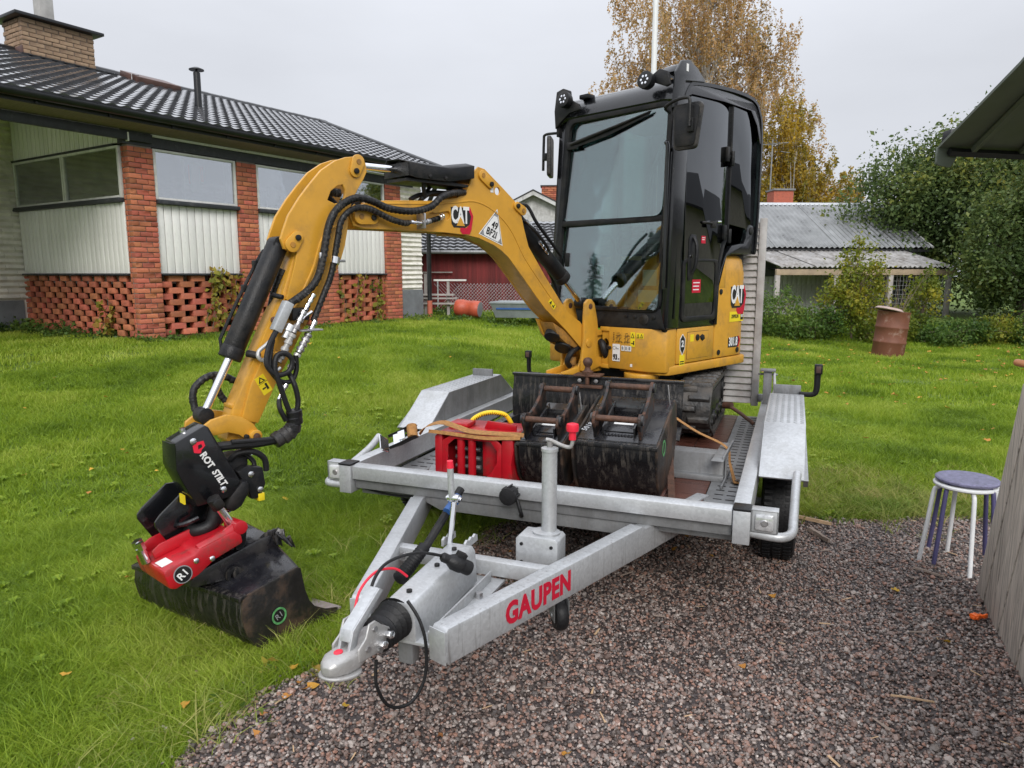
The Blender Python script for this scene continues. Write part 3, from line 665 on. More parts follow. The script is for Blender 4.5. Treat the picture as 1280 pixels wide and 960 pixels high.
# open brick lattice
def lattice_front(y0, y1):
    for k in range(10):
        z = HB + k * CH * 1.24 * .98
        off = 0 if k % 2 else .19; y = y0 + off - .25
        while y < y1:
            a, b = max(y, y0), min(y + .245, y1)
            if b - a > .05: lay(-.17, -.05 + rb.uniform(-.004, .006), a, b, z, z + CH * 1.24 * .98 - .002)
            y += .38
for a, b in ((.447, 1.868), (2.262, 3.488), (4.052, 5.408)): lattice_front(a, b)
for k in range(10):
    z = HB + k * CH * 1.215; off = 0 if k % 2 else .175; x = -3.38 + off - .25
    while x < -.17:
        a, b = max(x, -3.38), min(x + .19, -.168)
        if b - a > .05: lay(a, b, .06 - rb.uniform(0, .006), .118, z, z + CH * 1.215 - .003)
        x += .35
    if k < 10: lay(-3.62, -3.39, .04, .2, z, z + CH)
# the 300 that show largest as parts, the rest joined
MH = house.matrix_basis.copy()
MH = Matrix.Translation(house.location) @ Euler(house.rotation_euler).to_matrix().to_4x4()
def dist(b): p = MH @ Vector(b[:3]); q = p - Vector((0, 0, 1.6)); vis = 1.0 if abs(p.x) < p.y * .735 else 4.0; hid = 1.35 if b[1] > .5 else 1.0; return q.length * vis * hid / (b[4] + b[3])
bricks.sort(key=dist)
for i, (x, y, z, sx, sy, sz) in enumerate(bricks[:300]):
    link('brick', brick_mesh(round(sx, 2), round(sy, 2), round(sz, 3), 'brick_red', i % 3), house, loc=(x, y, z))
mb = MB()
for x, y, z, sx, sy, sz in bricks[300:]: mb.box(x - sx / 2, x + sx / 2, y - sy / 2, y + sy / 2, z - sz / 2, z + sz / 2)
mb.build('brickwork', 'brick_red_joined', house, bevel=.003, kind='stuff')
core.build('mortar', 'mortar', house)
# blocks under the pillars
for i, y in enumerate((.06, 1.95, 3.62, 5.5)):
    MB().box(-.3, -.03, y, y + .3, gz(-5.3, 10.8) - .2, .635).build('foundation_block', 'pink_cement' if i % 2 == 0 else 'cement', house, bevel=.012)
mb = MB(); mb.box(-.2, -.06, .45, 5.4, .60, .655); mb.box(-3.4, -.17, .07, .2, .60, .655); mb.build('base_beam', 'rust', house)
# veranda floor, ceiling, dark sills
mb = MB(); mb.box(-3.3, -.35, .35, 5.8, 1.44, 1.56); mb.build('veranda_floor', 'interior_pale', house)
mb = MB(); mb.box(-3.38, -.10, .10, 5.85, 3.50, 3.54); mb.build('veranda_ceiling', 'interior_pale', house)
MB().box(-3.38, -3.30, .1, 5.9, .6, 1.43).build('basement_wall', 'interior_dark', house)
def sill(z0, z1, pr, ms='dark_board', name='sill'):
    for a, b in ((.447, 1.868), (2.262, 3.488), (4.052, 5.408)): MB().box(-.12, pr, a, b, z0, z1).build(name, ms, house, bevel=.004)
    MB().box(-3.42, -.168, -pr + .02, .12, z0, z1).build(name, ms, house, bevel=.004)
sill(1.575, 1.60, .02); sill(2.63, 2.69, .05)
# white boards
def board_me(w, h, seed):
    mb = MB(); mb.box(0, .024, -w / 2 + .004, w / 2 - .004, 0, h); return mb.mesh('plank', 'white_board', bevel=.005)
bme = {}
def board(parent, x, y, z, w, h, ang=0.0, ms='white_board'):
    k = (round(w, 3), round(h, 2))
    if k not in bme: bme[k] = board_me(w, h, 0)
    return link('plank', bme[k], parent, loc=(x, y, z), rot=(0, 0, ang))
for a, b in ((.447, 1.868), (2.262, 3.488), (4.052, 5.408)):
    n = max(1, round((b - a) / .128)); w = (b - a) / n
    for i in range(n): board(house, -.07, a + (i + .5) * w, 1.602, round(w - .002, 4), 1.026)
n = 25; w = (3.38 - .168) / n
for i in range(n): board(house, -3.38 + (i + .5) * w, .07, 1.602, round(w - .002, 4), 1.026, -R(90))
n = 26; w = 3.45 / n
for i in range(n):
    x = -3.38 + (i + .5) * w; h = .10 + (-x + .1) / 3.45 * .80
    board(house, x, .07, 3.46, round(w - .002, 4), h, -R(90))
MB().box(-3.44, -.30, .02, .12, 3.425, 3.455).build('drip_board', 'dark_board', house)
mb = MB(); mb.box(-.09, -.078, .447, 5.408, 1.6, 2.6); mb.box(-3.38, -.168, .085, .1, 1.6, 2.6); mb.box(-3.38, .0, .085, .1, 3.46, 3.6); mb.build('backing', 'mortar', house)
# windows: frame, panes
def window(y0, y1, side=False, nsplit=1):
    z0, z1 = 2.69, 3.42; t = .045
    mb = MB()
    def bx(a0, a1, q0, q1, d0=-.07, d1=-.015):
        if side: mb.box(a0, a1, -d1, -d0, q0, q1)
        else: mb.box(d0, d1, a0, a1, q0, q1)
    bx(y0, y0 + t, z0, z1); bx(y1 - t, y1, z0, z1); bx(y0 + t, y1 - t, z0, z0 + t * .8); bx(y0 + t, y1 - t, z1 - t * .8, z1)
    for k in range(1, nsplit):
        q = y0 + (y1 - y0) * k / nsplit; bx(q - .05, q - .012, z0 + t * .8, z1 - t * .8); bx(q + .012, q + .05, z0 + t * .8, z1 - t * .8)
    f = mb.build('window', 'white_trim', house, bevel=.003)
    for k in range(nsplit):
        a = y0 + (y1 - y0) * k / nsplit + t; b = y0 + (y1 - y0) * (k + 1) / nsplit - t
        m2 = MB()
        if side: m2.box(a, b, .040, .044, z0 + .03, z1 - .03)
        else: m2.box(-.044, -.040, a, b, z0 + .03, z1 - .03)
        m2.build('pane', 'window_glass', f)
window(.45, 1.866); window(2.266, 3.486); window(4.056, 5.406)
window(-3.36, -.17, True, 2)
# what hangs and stands inside the veranda
for x, y, z, c in ((-1.0, .55, 3.1, 'blue_shade'), (-2.2, .8, 3.15, 'blue_shade')):
    lm = MB(); lm.lathe([(.03, .16), (.05, .16), (.12, -.12), (.11, -.12), (.04, .15)], 16, Matrix.Translation((x, y, z))); lm.cyl((x, y, z + .16), (x, y, 3.5), .006, n=6); lm.build('lamp_shade', c, house)
mb = MB(); mb.box(-.5, -.42, 1.35, 1.5, 2.9, 3.38); mb.box(-.5, -.44, 1.2, 1.24, 2.75, 3.4); mb.build('curtain', 'white_trim', house, bevel=.02)
mb = MB(); mb.box(-.62, -.6, 1.4, 1.52, 3.05, 3.36); mb.box(-.62, -.6, 1.6, 1.68, 3.1, 3.36); mb.build('hanging_cloth', 'orange_plastic', house, bevel=.01)
mb = MB()
for k, yy in enumerate((2.45, 2.7, 2.95, 3.2)): mb.box(-.6, -.56, yy, yy + .2, 2.7, 3.0 + .08 * (k % 3))
mb.build('clothes', 'grey_print', house, bevel=.015)
MB().box(-.4, -.39, 2.75, 3.1, 3.22, 3.27, Matrix.Rotation(R(6), 4, 'X')).build('lime_strip', 'yellow_print', house)
# main walls: rows of white stone slips
def slips(mb, x0, x1, y0, y1, z0, z1, axis_):
    rs = random.Random(4); z = z0; k = 0
    while z < z1 - .02:
        h = min(.1, z1 - z); L0, L1 = (y0, y1) if axis_ == 'y' else (x0, x1); q = L0 - (.17 if k % 2 else 0)
        while q < L1:
            e = q + .34; a, b = max(q, L0), min(e, L1); p = rs.uniform(.0, .022)
            if b - a > .03:
                if axis_ == 'y': mb.prism([(z + .004, 0), (z + h * .45, .028 + p), (z + h - .006, .006), (z + h - .006, -.02), (z + .004, -.02)], a + .003, b - .003, 'x', Matrix(((0, 0, 1, x1), (1, 0, 0, 0), (0, 1, 0, 0), (0, 0, 0, 1))))
                else: mb.prism([(z + .004, 0), (z + h * .45, .028 + p), (z + h - .006, .006), (z + h - .006, -.02), (z + .004, -.02)], a + .003, b - .003, 'x', Matrix(((1, 0, 0, 0), (0, 0, -1, y0), (0, 1, 0, 0), (0, 0, 0, 1))))
            q = e
        z += .1; k += 1
wall = MB(); wall.box(-3.7, -3.42, -7, 7.6, .3, 4.1); wall.box(-11, -3.7, 7.3, 7.6, .3, 5.0); wall.box(-3.42, -.04, 6.3, 6.6, .3, 3.6); wall.box(-.3, -.05, 5.895, 6.60, .3, 3.5)
wall.build('wall', 'slip_stone', house)
mb = MB(); slips(mb, -3.42, -3.415, -5.5, 6.0, 1.15, 4.15, 'y'); slips(mb, -.05, -.046, 5.9, 6.6, 1.25, 3.5, 'y'); slips(mb, -3.4, -.05, 6.296, 6.3, 1.25, 3.5, 'x')
mb.build('stone_cladding', 'slip_stone', house, kind='stuff')
mb = MB(); mb.box(-3.45, -3.40, -5.5, .0, .2, 1.148); mb.build('plinth', 'plinth', house); MB().box(-.06, -.03, 5.9, 6.62, .3, 1.248).build('plinth', 'plinth', house)
# fascia, soffit, gutter
ev = [(-.0, 3.56), (.30, 3.62), (.40, 3.68), (.40, 3.75), (0, 3.80)]
mb = MB(); mb.box(-.13, .0, .0, 6.3, 3.432, 3.60); mb.build('eave_beam', 'dark_board', house)
mb = MB(); mb.box(.004, .06, -4.5, .42, 3.475, 3.60); mb.build('fascia_board', 'dark_board', house, bevel=.004)
mb = MB(); mb.box(.004, .03, .42, 6.2, 3.575, 3.61); mb.build('white_strip', 'white_trim', house)
SL = math.tan(R(19)); EX, EZ = .42, 3.80; RX = -5.0
mb = MB(); mb.prism([(EX - .02, 3.66), (.03, 3.615), (.03, 3.66), (EX - .02, 3.70)], -4.5, 6.75, 'y'); mb.build('soffit', 'soffit', house); MB().prism([(-3.4, 4.33), (.0, 3.63), (.0, 3.61), (-3.4, 4.31)], -4.5, -.03, 'y').build('soffit', 'interior_pale', house)  # pale sheet under the left overhang is added to bounce light onto the wall
mb = MB(); mb.prism([(RX, EZ + (EX - RX) * SL - .03), (EX, EZ - .03), (EX, EZ - .14), (RX, EZ + (EX - RX) * SL - .2)], -4.5, 6.8, 'y')
mb.prism([(RX, EZ + (EX - RX) * SL - .04), (RX - 5.4, EZ), (RX - 5.4, EZ - .15), (RX, EZ + (EX - RX) * SL - .2)], -4.5, 8.0, 'y')
mb.add([(RX, 6.8, EZ + (EX - RX) * SL - .04), (RX, 8.3, EZ + (EX - RX) * SL - .04), (EX, 6.8, EZ - .04), (RX, 6.8, EZ + 1), (RX, 8.3, EZ + 1)], [(0, 1, 2), (3, 4, 1, 0)])
mb.build('roof', 'roof_dark', house)
g = MB(); N = 10
prof = [(EX + .02 + .065 - .065 * math.cos(math.pi * i / N), EZ - .03 - .075 * math.sin(math.pi * i / N)) for i in range(N + 1)]
prof += [(p[0] * .98 + (EX + .085) * .02, p[1] + .006) for p in prof[::-1]]
g.prism(prof, -4.5, 6.85, 'y'); g.build('gutter', 'black_metal', house, sharp=50)
mb = MB()
for y in np.arange(-4, 6.8, .9): mb.box(EX - .02, EX + .03, y, y + .03, EZ - .13, EZ - .02)
mb.build('gutter_bracket', 'black_metal', house)
# roof tiles
TW, TL = .20, .30; tlen = (EX - RX) / math.cos(R(19)); rows = int(tlen / TL) + 1
def tile_mesh(ms):
    nu = 8; vs, fs = [], []
    def hgt(u): return .024 * (0.5 + 0.5 * math.cos(2 * math.pi * (u - .30)))
    for t, lift in ((-.03, .034), (TL, .0)):
        for i in range(nu + 1): u = i / nu; vs.append((t, TW * (u - .5), hgt(u) + lift))
    for i in range(nu): fs.append((i, i + 1, nu + 2 + i, nu + 1 + i))
    b = len(vs)
    for i in range(nu + 1): u = i / nu; vs.append((-.03, TW * (u - .5), hgt(u) + .034 - .042))
    for i in range(nu): fs.append((b + i, b + i + 1, i + 1, i))
    return vs, fs
tv, tf = tile_mesh('tile')
tm = MB(); tm.add(tv, tf); tme = tm.mesh('roof_tile', 'tile', clean=False, sharp=50)
tl = []
for rI in range(rows):
    s = rI * TL; x = EX - s * math.cos(R(19)); z = EZ + s * math.sin(R(19)) + .0
    if x < RX + .1: break
    ymax = 6.85 + (8.3 - 6.85) * (EX - x) / (EX - RX); y = -4.4
    while y < ymax: tl.append((x, y, z)); y += TW
def tvis(p):
    w = MH @ Vector(p); return (w - Vector((0, 0, 1.6))).length * (1 if w.x > -w.y * .74 and (abs((640 + 890 * w.x / w.y)) < 520) else 5)
tl.sort(key=tvis)
trot = Matrix.Rotation(R(19), 4, 'Y') @ Matrix.Rotation(math.pi, 4, 'Z')
te = trot.to_euler()
rj = random.Random(8)
for p in tl[:300]: link('roof_tile', tme, house, loc=(p[0], p[1], p[2] + rj.uniform(0, .004)), rot=te)
mb = MB()
for p in tl[300:]: mb.add(tv, tf, Matrix.Translation(p) @ trot)
mb.build('tile_field', 'tile_joined', house, kind='stuff', sharp=50)
RZ = EZ + (EX - RX) * SL
mb = MB()
for k in range(36):
    y = -4.4 + k * .36; mb.prism([(-.13, -.04), (-.09, .03), (0, .07), (.09, .03), (.13, -.04)], y, y + .38, 'y', Matrix.Translation((RX, 0, RZ + .02 + .004 * (k % 2))))
mb.build('ridge_cap', 'black_metal', house)
mb = MB(); a = Vector((RX, 8.35, RZ)); b = Vector((EX, 6.95, EZ)); mb.tube([a + Vector((0, 0, .03)), b + Vector((0, 0, .03))], .07, 8); mb.build('verge_cap', 'black_metal', house)
# chimney
cy0, cy1, cx0, cx1 = .95, 2.25, -5.35, -4.65; cz0, cz1 = 5.2, 6.22
ch = MB().box(cx0 + .012, cx1 - .012, cy0 + .012, cy1 - .012, cz0, cz1).build('chimney', 'mortar', house)
for k in range(13):
    z = cz1 - (k + 1) * .078
    q = cy0 - (.13 if k % 2 else 0)
    while q < cy1 - .02:
        a, b = max(q, cy0), min(q + .25, cy1)
        if b - a > .04: link('brick', brick_mesh(.11, round(b - a - .012, 2), .066, 'brick_tan', k % 3), ch, loc=(cx1 - .05 + rb.uniform(-.006, .006), (a + b) / 2, z + .033))
        q += .26
    q = cx0 + .1 - (0 if k % 2 else .13)
    while q < cx1 - .13:
        a, b = max(q, cx0), min(q + .25, cx1 - .11)
        if b - a > .04: link('brick', brick_mesh(round(b - a - .012, 2), .11, .066, 'brick_tan', k % 3), ch, loc=((a + b) / 2, cy0 + .05 + rb.uniform(-.006, .006), z + .033))
        q += .26
MB().box(cx0 - .14, cx1 + .14, cy0 - .14, cy1 + .14, cz1, cz1 + .055).build('chimney_cap', 'black_metal', ch, bevel=.006)
MB().box(-5.2, -4.95, 1.45, 1.7, cz1 + .05, cz1 + .95).build('flue', 'cement', ch, bevel=.01)
mb = MB(); mb.box(cx1 - .04, cx1 + .02, cy0 - .02, cy1 + .02, cz0 - .05, 5.56); mb.box(cx0, cx1, cy0 - .02, cy0 + .01, cz0, 5.72); mb.build('flashing', 'copper_brown', ch)
mb = MB(); mb.box(cx1 - .1, cx1 + .3, cy0 - .15, cy1 + .25, -.0, .02, Matrix.Translation((0, 0, 5.50)) ); mb.build('apron', 'black_metal', ch)
# roof vent pipe and roof hatch
vz = lambda x: EZ + (EX - x) * SL
mb = MB(); mb.cyl((-1.8, 2.5, vz(-1.8) - .1), (-1.8, 2.5, vz(-1.8) + .62), .06, n=14); v_ = mb.build('vent_pipe', 'black_metal', house)
mb = MB(); mb.lathe([(.13, 0), (.13, .015), (.05, .05)], 18, Matrix.Translation((-1.8, 2.5, vz(-1.8) + .66))); mb.cyl((-1.8, 2.5, vz(-1.8) + .6), (-1.8, 2.5, vz(-1.8) + .68), .02, n=8); mb.build('vent_cap', 'black_metal', v_)
mb = MB(); mb.box(-4.75, -4.1, 2.75, 3.7, .02, .14, Matrix.Translation((0, 0, 0)) @ Matrix.Translation((-4.4, 0, vz(-4.4))) @ Matrix.Rotation(R(19), 4, 'Y') @ Matrix.Translation((4.4, 0, 0)))
h_ = mb.build('roof_hatch', 'copper_brown', house, bevel=.01)
MB().tube([(-4.2, 2.7, vz(-4.2) + .02), (-4.2, 2.7, vz(-4.2) + .16), (-4.2, 2.85, vz(-4.2) + .16), (-4.2, 2.87, vz(-4.2) + .05)], .012, 6).build('hatch_handle', 'steel', h_)
# downpipes
def downpipe(x, y, z0, zm):
    mb = MB(); mb.tube([(x + .35, y, EZ - .1), (x + .33, y, EZ - .22), (x + .05, y, 3.1), (x + .05, y, zm)], .05, 10); o = mb.build('downpipe', 'black_metal', house)
    mb = MB(); mb.cyl((x + .05, y, zm + .02), (x + .05, y, z0), .058, n=12); mb.build('drain_pipe', 'brick_red_joined', o)
downpipe(.02, 6.72, .5, .98)
mb = MB(); mb.cyl((-3.1, -.62, 3.2), (-3.1, -.62, 1.0), .05, n=12); o_ = mb.build('downpipe', 'black_metal', house)
MB().cyl((-3.1, -.62, 1.0), (-3.1, -.62, .4), .06, n=12).build('drain_pipe', 'brick_red_joined', o_)
# creeper on the lattice
def creeper(loc, ext, n, seed, label):
    o = thing('climbing_vine', label, 'climbing plant', MH @ Vector(loc), 32.5, group='yellowing creepers on the brick lattice')
    r = np.random.default_rng(seed); rr = random.Random(seed); P = []; mb = MB()
    for k in range(max(3, n // 28)):
        a = Vector((.02, rr.uniform(-ext[1], ext[1]), 0)); pts = [a]
        for i in range(5): pts.append(pts[-1] + Vector((rr.uniform(-.01, .015), rr.uniform(-.12, .12), ext[2] / 5)))
        mb.tube(pts, .005, 4)
        for i in range(28): q = pts[0].lerp(pts[-1], rr.random()); j = rr.randrange(5); q = pts[j].lerp(pts[j + 1], rr.random()); P.append((q.x + rr.uniform(.0, .06), q.y + rr.gauss(0, .05), q.z + rr.gauss(0, .04)))
    mb.build('stem', 'twig', o); link('foliage', leaves_mesh('foliage', P, .085, 'leaf_vine', droop=.55, aspect=.75, rg=r), o)
creeper((.0, 1.50, .72), (0, .38, .95), 230, 1, 'dense yellow-green creeper climbing beside the second brick pillar')
creeper((.0, 2.75, .70), (0, .25, .80), 80, 5, 'creeper between the second and third brick pillars behind the boom')
creeper((.0, 4.35, .68), (0, .16, .95), 110, 2, 'yellow-green creeper right of the third brick pillar')
creeper((.0, 5.15, .72), (0, .12, .8), 70, 3, 'small green creeper next to the last brick pillar')
creeper((-.78, .03, .72), (0, .10, .5), 60, 4, 'small yellow creeper on the lattice left of the corner pillar')
# nettles and weeds along the foot
for i, (x, y, n, h) in enumerate(((-3.2, -.25, 520, .34), (-2.4, -.15, 480, .36), (-1.6, -.12, 420, .30), (-.75, -.15, 260, .22), (.3, .2, 300, .2), (.25, 1.2, 240, .14), (.25, 2.3, 240, .13), (.3, 3.5, 220, .12), (.3, 4.9, 240, .13), (.2, 6.2, 260, .2))):
    w = MH @ Vector((x, y, 0)); names = ['leafy nettle clump at the far left foot of the brick lattice', 'tall nettle clump under the left brick lattice', 'nettles in the middle of the left lattice foot', 'low weeds left of the corner pillar block', 'weeds round the pale block under the corner pillar', 'low weeds under the first front lattice bay', 'low weeds at the foot of the second pillar', 'low weeds below the boom at the lattice foot', 'weeds under the last lattice bay', 'weeds at the grey plinth by the downpipe']
    weed('weed', (w.x, w.y, gz(w.x, w.y) - .02), n, h, .42, .05, 'leaf_green', names[i], seed=30 + i, group='weeds along the veranda', stems=14)

# ------------------------------------------------------------------ buildings beyond the lawn
# red shed (its tiled roof falls towards us)
shed = thing('red_shed', 'dark red wooden shed with a black tiled roof behind the boom', 'shed', (-2.6, 19.4, .6), -2)
mb = MB(); mb.box(0, 4.6, .03, 3.4, -.3, 1.60); mb.build('wall', 'barn_red', shed)
sb = MB(); sb.box(-.062, .062, -.022, 0, 0, 1.62); sbm = sb.mesh('plank', 'barn_red', bevel=.004); sb2 = MB(); sb2.box(-.022, .022, -.035, -.0, 0, 1.62); sbm2 = sb2.mesh('batten', 'barn_red')
for i in range(36):
    link('plank', sbm, shed, loc=(.065 + i * .128, .03, -.02)); 
    link('batten', sbm2, shed, loc=(.001 + i * .128, .012, -.02))
mb = MB(); mb.prism([(-.35, 1.60), (-.35, 1.52), (2.6, 2.45), (2.6, 2.56)], -.4, 5.0, 'x'); mb.prism([(2.6, 2.56), (2.6, 2.45), (5.2, 1.6), (5.2, 1.7)], -.4, 5.0, 'x'); mb.build('roof', 'roof_dark', shed)
MB().cyl((-.4, -.40, 1.56), (5.0, -.40, 1.56), .05, n=10).build('gutter', 'galv_dull', shed)
sl = math.atan2(.96, 2.95); trs = Matrix.Rotation(-R(90), 4, 'Z') @ trot
tr2 = Matrix.Rotation(-math.pi / 2, 4, 'Z') @ Matrix.Rotation(sl, 4, 'Y') @ Matrix.Rotation(math.pi, 4, 'Z')
mb = MB()
for rI in range(10):
    for k in range(26): mb.add(tv, tf, Matrix.Translation((-.3 + k * TW, -.36 + rI * TL * math.cos(sl), 1.61 + rI * TL * math.sin(sl))) @ tr2)
mb.build('tile_field', 'tile_joined', shed, kind='stuff', sharp=50)
mb = MB(); mb.box(.0, .0 + 1.0, -.12, -.08, 1.02, 1.05); mb.build('rail', 'grey_wood', shed)

# far grey gabled house with a brick chimney
fh = thing('gabled_house', 'pale boarded gable of a far house with a brick chimney between boom and cab', 'house', (-.87, 30, .6), 4)
mb = MB(); mb.prism([(0, 0), (0, 3.30), (1.75, 4.12), (3.5, 3.30), (3.5, 0)], 0.03, 8, 'y'); mb.build('wall', 'grey_board', fh)
for i in range(24):
    x = .0 + i * .146; h = 3.30 + .82 * (1 - abs(x + .07 - 1.75) / 1.75)
    m_ = MB(); m_.box(.004, .138, 0, .03, 1.2, h - .06); m_.build('plank', 'grey_board', fh)
mb = MB(); mb.prism([(-.45, 3.07), (-.45, 3.21), (1.75, 4.30), (3.95, 3.21), (3.95, 3.07), (1.75, 4.14)], -.35, 8.3, 'y'); mb.build('roof', 'grey_board', fh)
MB().prism([(-.47, 3.22), (1.75, 4.31), (3.97, 3.22), (3.97, 3.25), (1.75, 4.36), (-.47, 3.25)], -.38, 8.35, 'y').build('roof_cover', 'roof_dark', fh)
c_ = MB(); c_.box(2.05, 2.8, 1.0, 1.6, 3.4, 4.62); c_ = c_.build('chimney', 'brick_red_joined', fh)
k = 0
for z in np.arange(3.90, 4.58, .085):
    q = 2.05 - (.12 if k % 2 else 0)
    while q < 2.78:
        a, b = max(q, 2.05), min(q + .24, 2.8)
        if b - a > .05: link('brick', brick_mesh(round(b - a - .012, 2), .05, .072, 'brick_red', k % 3), c_, loc=((a + b) / 2, .98, z + .04))
        q += .25
    k += 1
MB().box(2.0, 2.85, .93, 1.65, 4.62, 4.67).build('chimney_cap', 'roof_dark', c_)
# its lower tiled wing
wg = thing('low_outbuilding', 'low outbuilding with a black tiled roof seen between the boom cylinder and the cab', 'outbuilding', (.7, 24, .6), 0)
MB().box(0, 3.2, 0, 3, -.3, 1.5).build('wall', 'barn_red', wg)
MB().prism([(-.4, 1.45), (-.4, 1.5), (2.6, 2.5), (2.6, 2.4)], -.2, 3.5, 'x').build('roof', 'roof_dark', wg)
mb = MB(); s2 = math.atan2(1.0, 3.0); tr3 = Matrix.Rotation(-math.pi / 2, 4, 'Z') @ Matrix.Rotation(s2, 4, 'Y') @ Matrix.Rotation(math.pi, 4, 'Z')
for rI in range(10):
    for k in range(17): mb.add(tv, tf, Matrix.Translation((-.1 + k * TW, -.38 + rI * TL * math.cos(s2), 1.50 + rI * TL * math.sin(s2))) @ tr3)
mb.build('tile_field', 'tile_joined', wg, kind='stuff', sharp=50)

# grey shed with corrugated roof and lean-to on the right
bn = thing('metal_roofed_shed', 'grey boarded shed with a corrugated metal roof and an open lean-to behind the bushes', 'shed', (7.2, 20.6, .42), -2)
def corr(mb, x0, x1, P0, P1, pitch, amp, th=.01, skew=0.0):
    """corrugated sheet between the front line P0=(y,z) and the back line P1, waves running up the slope"""
    n = int((x1 - x0) / pitch * 8); vs = []
    L = math.hypot(P1[0] - P0[0], P1[1] - P0[1]); ny, nzz = -(P1[1] - P0[1]) / L, (P1[0] - P0[0]) / L
    for (y, z), sk in ((P0, 0), (P1, skew)):
        for i in range(n + 1):
            h = amp * math.cos(2 * math.pi * i / 8); vs.append((x0 + (x1 - x0) * i / n + sk, y + ny * h, z + nzz * h))
    b = len(vs); vs += [(v[0], v[1], v[2] - th) for v in vs]
    fs = [(i, i + 1, n + 2 + i, n + 1 + i) for i in range(n)] + [(b + n + 1 + i, b + n + 2 + i, b + i + 1, b + i) for i in range(n)] + [(b + i, b + i + 1, i + 1, i) for i in range(n)] + [(n + 1 + i, n + 2 + i, b + n + 2 + i, b + n + 1 + i) for i in range(n)]
    mb.add(vs, fs)
for k in range(6):
    mb = MB(); corr(mb, -.6 + k * .92, -.6 + k * .92 + .95, (.15, 1.93 + .006 * (k % 2)), (3.2, 3.42 + .006 * (k % 2)), .15, .022); mb.build('roof_sheet', 'metal_roof', bn, sharp=60)
mb = MB(); mb.prism([(.2, 1.88), (3.2, 3.36), (6.2, 1.88), (6.2, 1.8), (3.2, 3.26), (.2, 1.80)], -.5, 4.9, 'x'); mb.build('roof', 'roof_dark', bn)
MB().prism([(3.1, 3.38), (3.2, 3.47), (3.3, 3.38)], -.62, 4.98, 'x').build('ridge_cap', 'galv', bn)
mb = MB(); mb.tube([(4.95, .12, 1.93), (4.95, 3.2, 3.44)], .035, 6); mb.build('verge_trim', 'white_trim', bn)
mb = MB(); mb.prism([(.42, -.3), (.42, 1.8), (3.2, 3.2), (6, 1.8), (6, -.3)], -.4, 4.8, 'x'); mb.build('wall', 'grey_board', bn)
pb = MB(); pb.box(-.068, .068, -.022, 0, 0, 1.95); pbm = pb.mesh('plank', 'grey_board', bevel=.004)
for i in range(36): link('plank', pbm, bn, loc=(-.33 + i * .142, .42, -.15))
mb = MB(); mb.box(.1, .5, .36, .40, 1.1, 1.7); mb.build('window', 'interior_dark', bn); 
for k in range(5):
    mb = MB(); corr(mb, -.1 + k * .96, -.1 + k * .96 + .99, (-1.35, 1.36 + .005 * (k % 2)), (.35, 1.86 + .005 * (k % 2)), .13, .02, skew=-.55); mb.build('lean_to_sheet', 'metal_roof_pale', bn, sharp=60)
mb = MB(); mb.box(-.15, 4.75, -1.28, -1.16, 1.14, 1.30); mb.build('lean_to_beam', 'pale_timber', bn, bevel=.008)
for x in (-.1, 1.5, 3.0, 4.62): MB().box(x - .06, x + .06, -1.27, -1.17, -.4, 1.14).build('post', 'grey_wood', bn, bevel=.006)
for x in (.3, 1.3, 2.3, 3.3, 4.3): MB().box(x - .03, x + .03, -1.3, .38, 1.30, 1.34, Matrix.Translation((0, 0, 0))).build('rafter', 'roof_dark', bn)
mb = MB()
for x in np.arange(2.3, 4.6, .09): mb.cyl((x, -1.2, -.2), (x, -1.2, 1.13), .006, n=4)
for z in np.arange(-.1, 1.13, .12): mb.cyl((2.3, -1.2, z), (4.6, -1.2, z), .006, n=4)
mb.build('wire_mesh', 'steel', bn)
MB().box(2.2, 4.5, -.2, -.15, -.2, 1.2).build('back_panel', 'interior_dark', bn)
rc = MB(); rc.box(2.1 - .22, 2.1 + .45, 4.3, 4.9, 2.5, 3.98); rc = rc.build('chimney', 'brick_red_joined', bn)
MB().box(1.85, 2.6, 4.25, 4.95, 3.98, 4.04).build('chimney_cap', 'galv_dull', rc)
an = thing('tv_antenna', 'thin rooftop antenna mast beside the red chimney', 'antenna', (9.15, 26, .5)); 
mb = MB(); mb.cyl((0, 0, 0), (0, 0, 5.75), .025, n=6); mb.build('mast', 'galv_dull', an)
mb = MB(); mb.cyl((-.6, 0, 5.55), (.55, 0, 5.65), .012, n=5)
for x in np.arange(-.5, .5, .16): mb.cyl((x, -.3, 5.6), (x, .3, 5.6), .008, n=4)
mb.cyl((.3, 0, 5.35), (.62, 0, 5.3), .012, n=5); mb.build('aerial', 'galv_dull', an)
fp = thing('flagpole', 'tall white flagpole rising behind the cab roof', 'flagpole', (4.15, 22, .5))
mb = MB(); mb.cyl((0, 0, 0), (0, 0, 11.5), .10, .07, n=14); mb.build('pole', 'white_paint', fp)

# things lying by the shed
ob = thing('orange_drum', 'small orange-red drum lying in the weeds by the red shed', 'drum', (-.98, 16.0, .83), rot=(0, R(4), R(-18)))
mb = MB(); mb.lathe([(.17, -.28), (.185, -.26), (.19, -.1), (.18, -.09), (.18, .09), (.19, .1), (.185, .26), (.17, .28)], 22, Matrix.Rotation(R(90), 4, 'Y')); mat('orange_rust', (.48, .09, .045), .5, var=.15); mb.build('shell', 'orange_rust', ob, sharp=50)
MB().cyl((.281, 0, 0), (.286, 0, 0), .165, n=22).build('lid', 'grey_print', ob)
tb = thing('utility_tub', 'grey utility tub with a blue stripe lying in the weeds beyond the boom', 'tub', (.15, 15.6, .66), 14)
mb = MB(); o_, i_ = [(-.55, -.35), (.65, -.35), (.65, .55), (-.55, .55)], .05
def ring(k, z): return [(x * k, y * k, z) for x, y in o_]
vs = ring(.82, 0) + ring(1, .30) + ring(1.05, .30) + ring(1.05, .34) + ring(.97, .34) + ring(.78, .05)
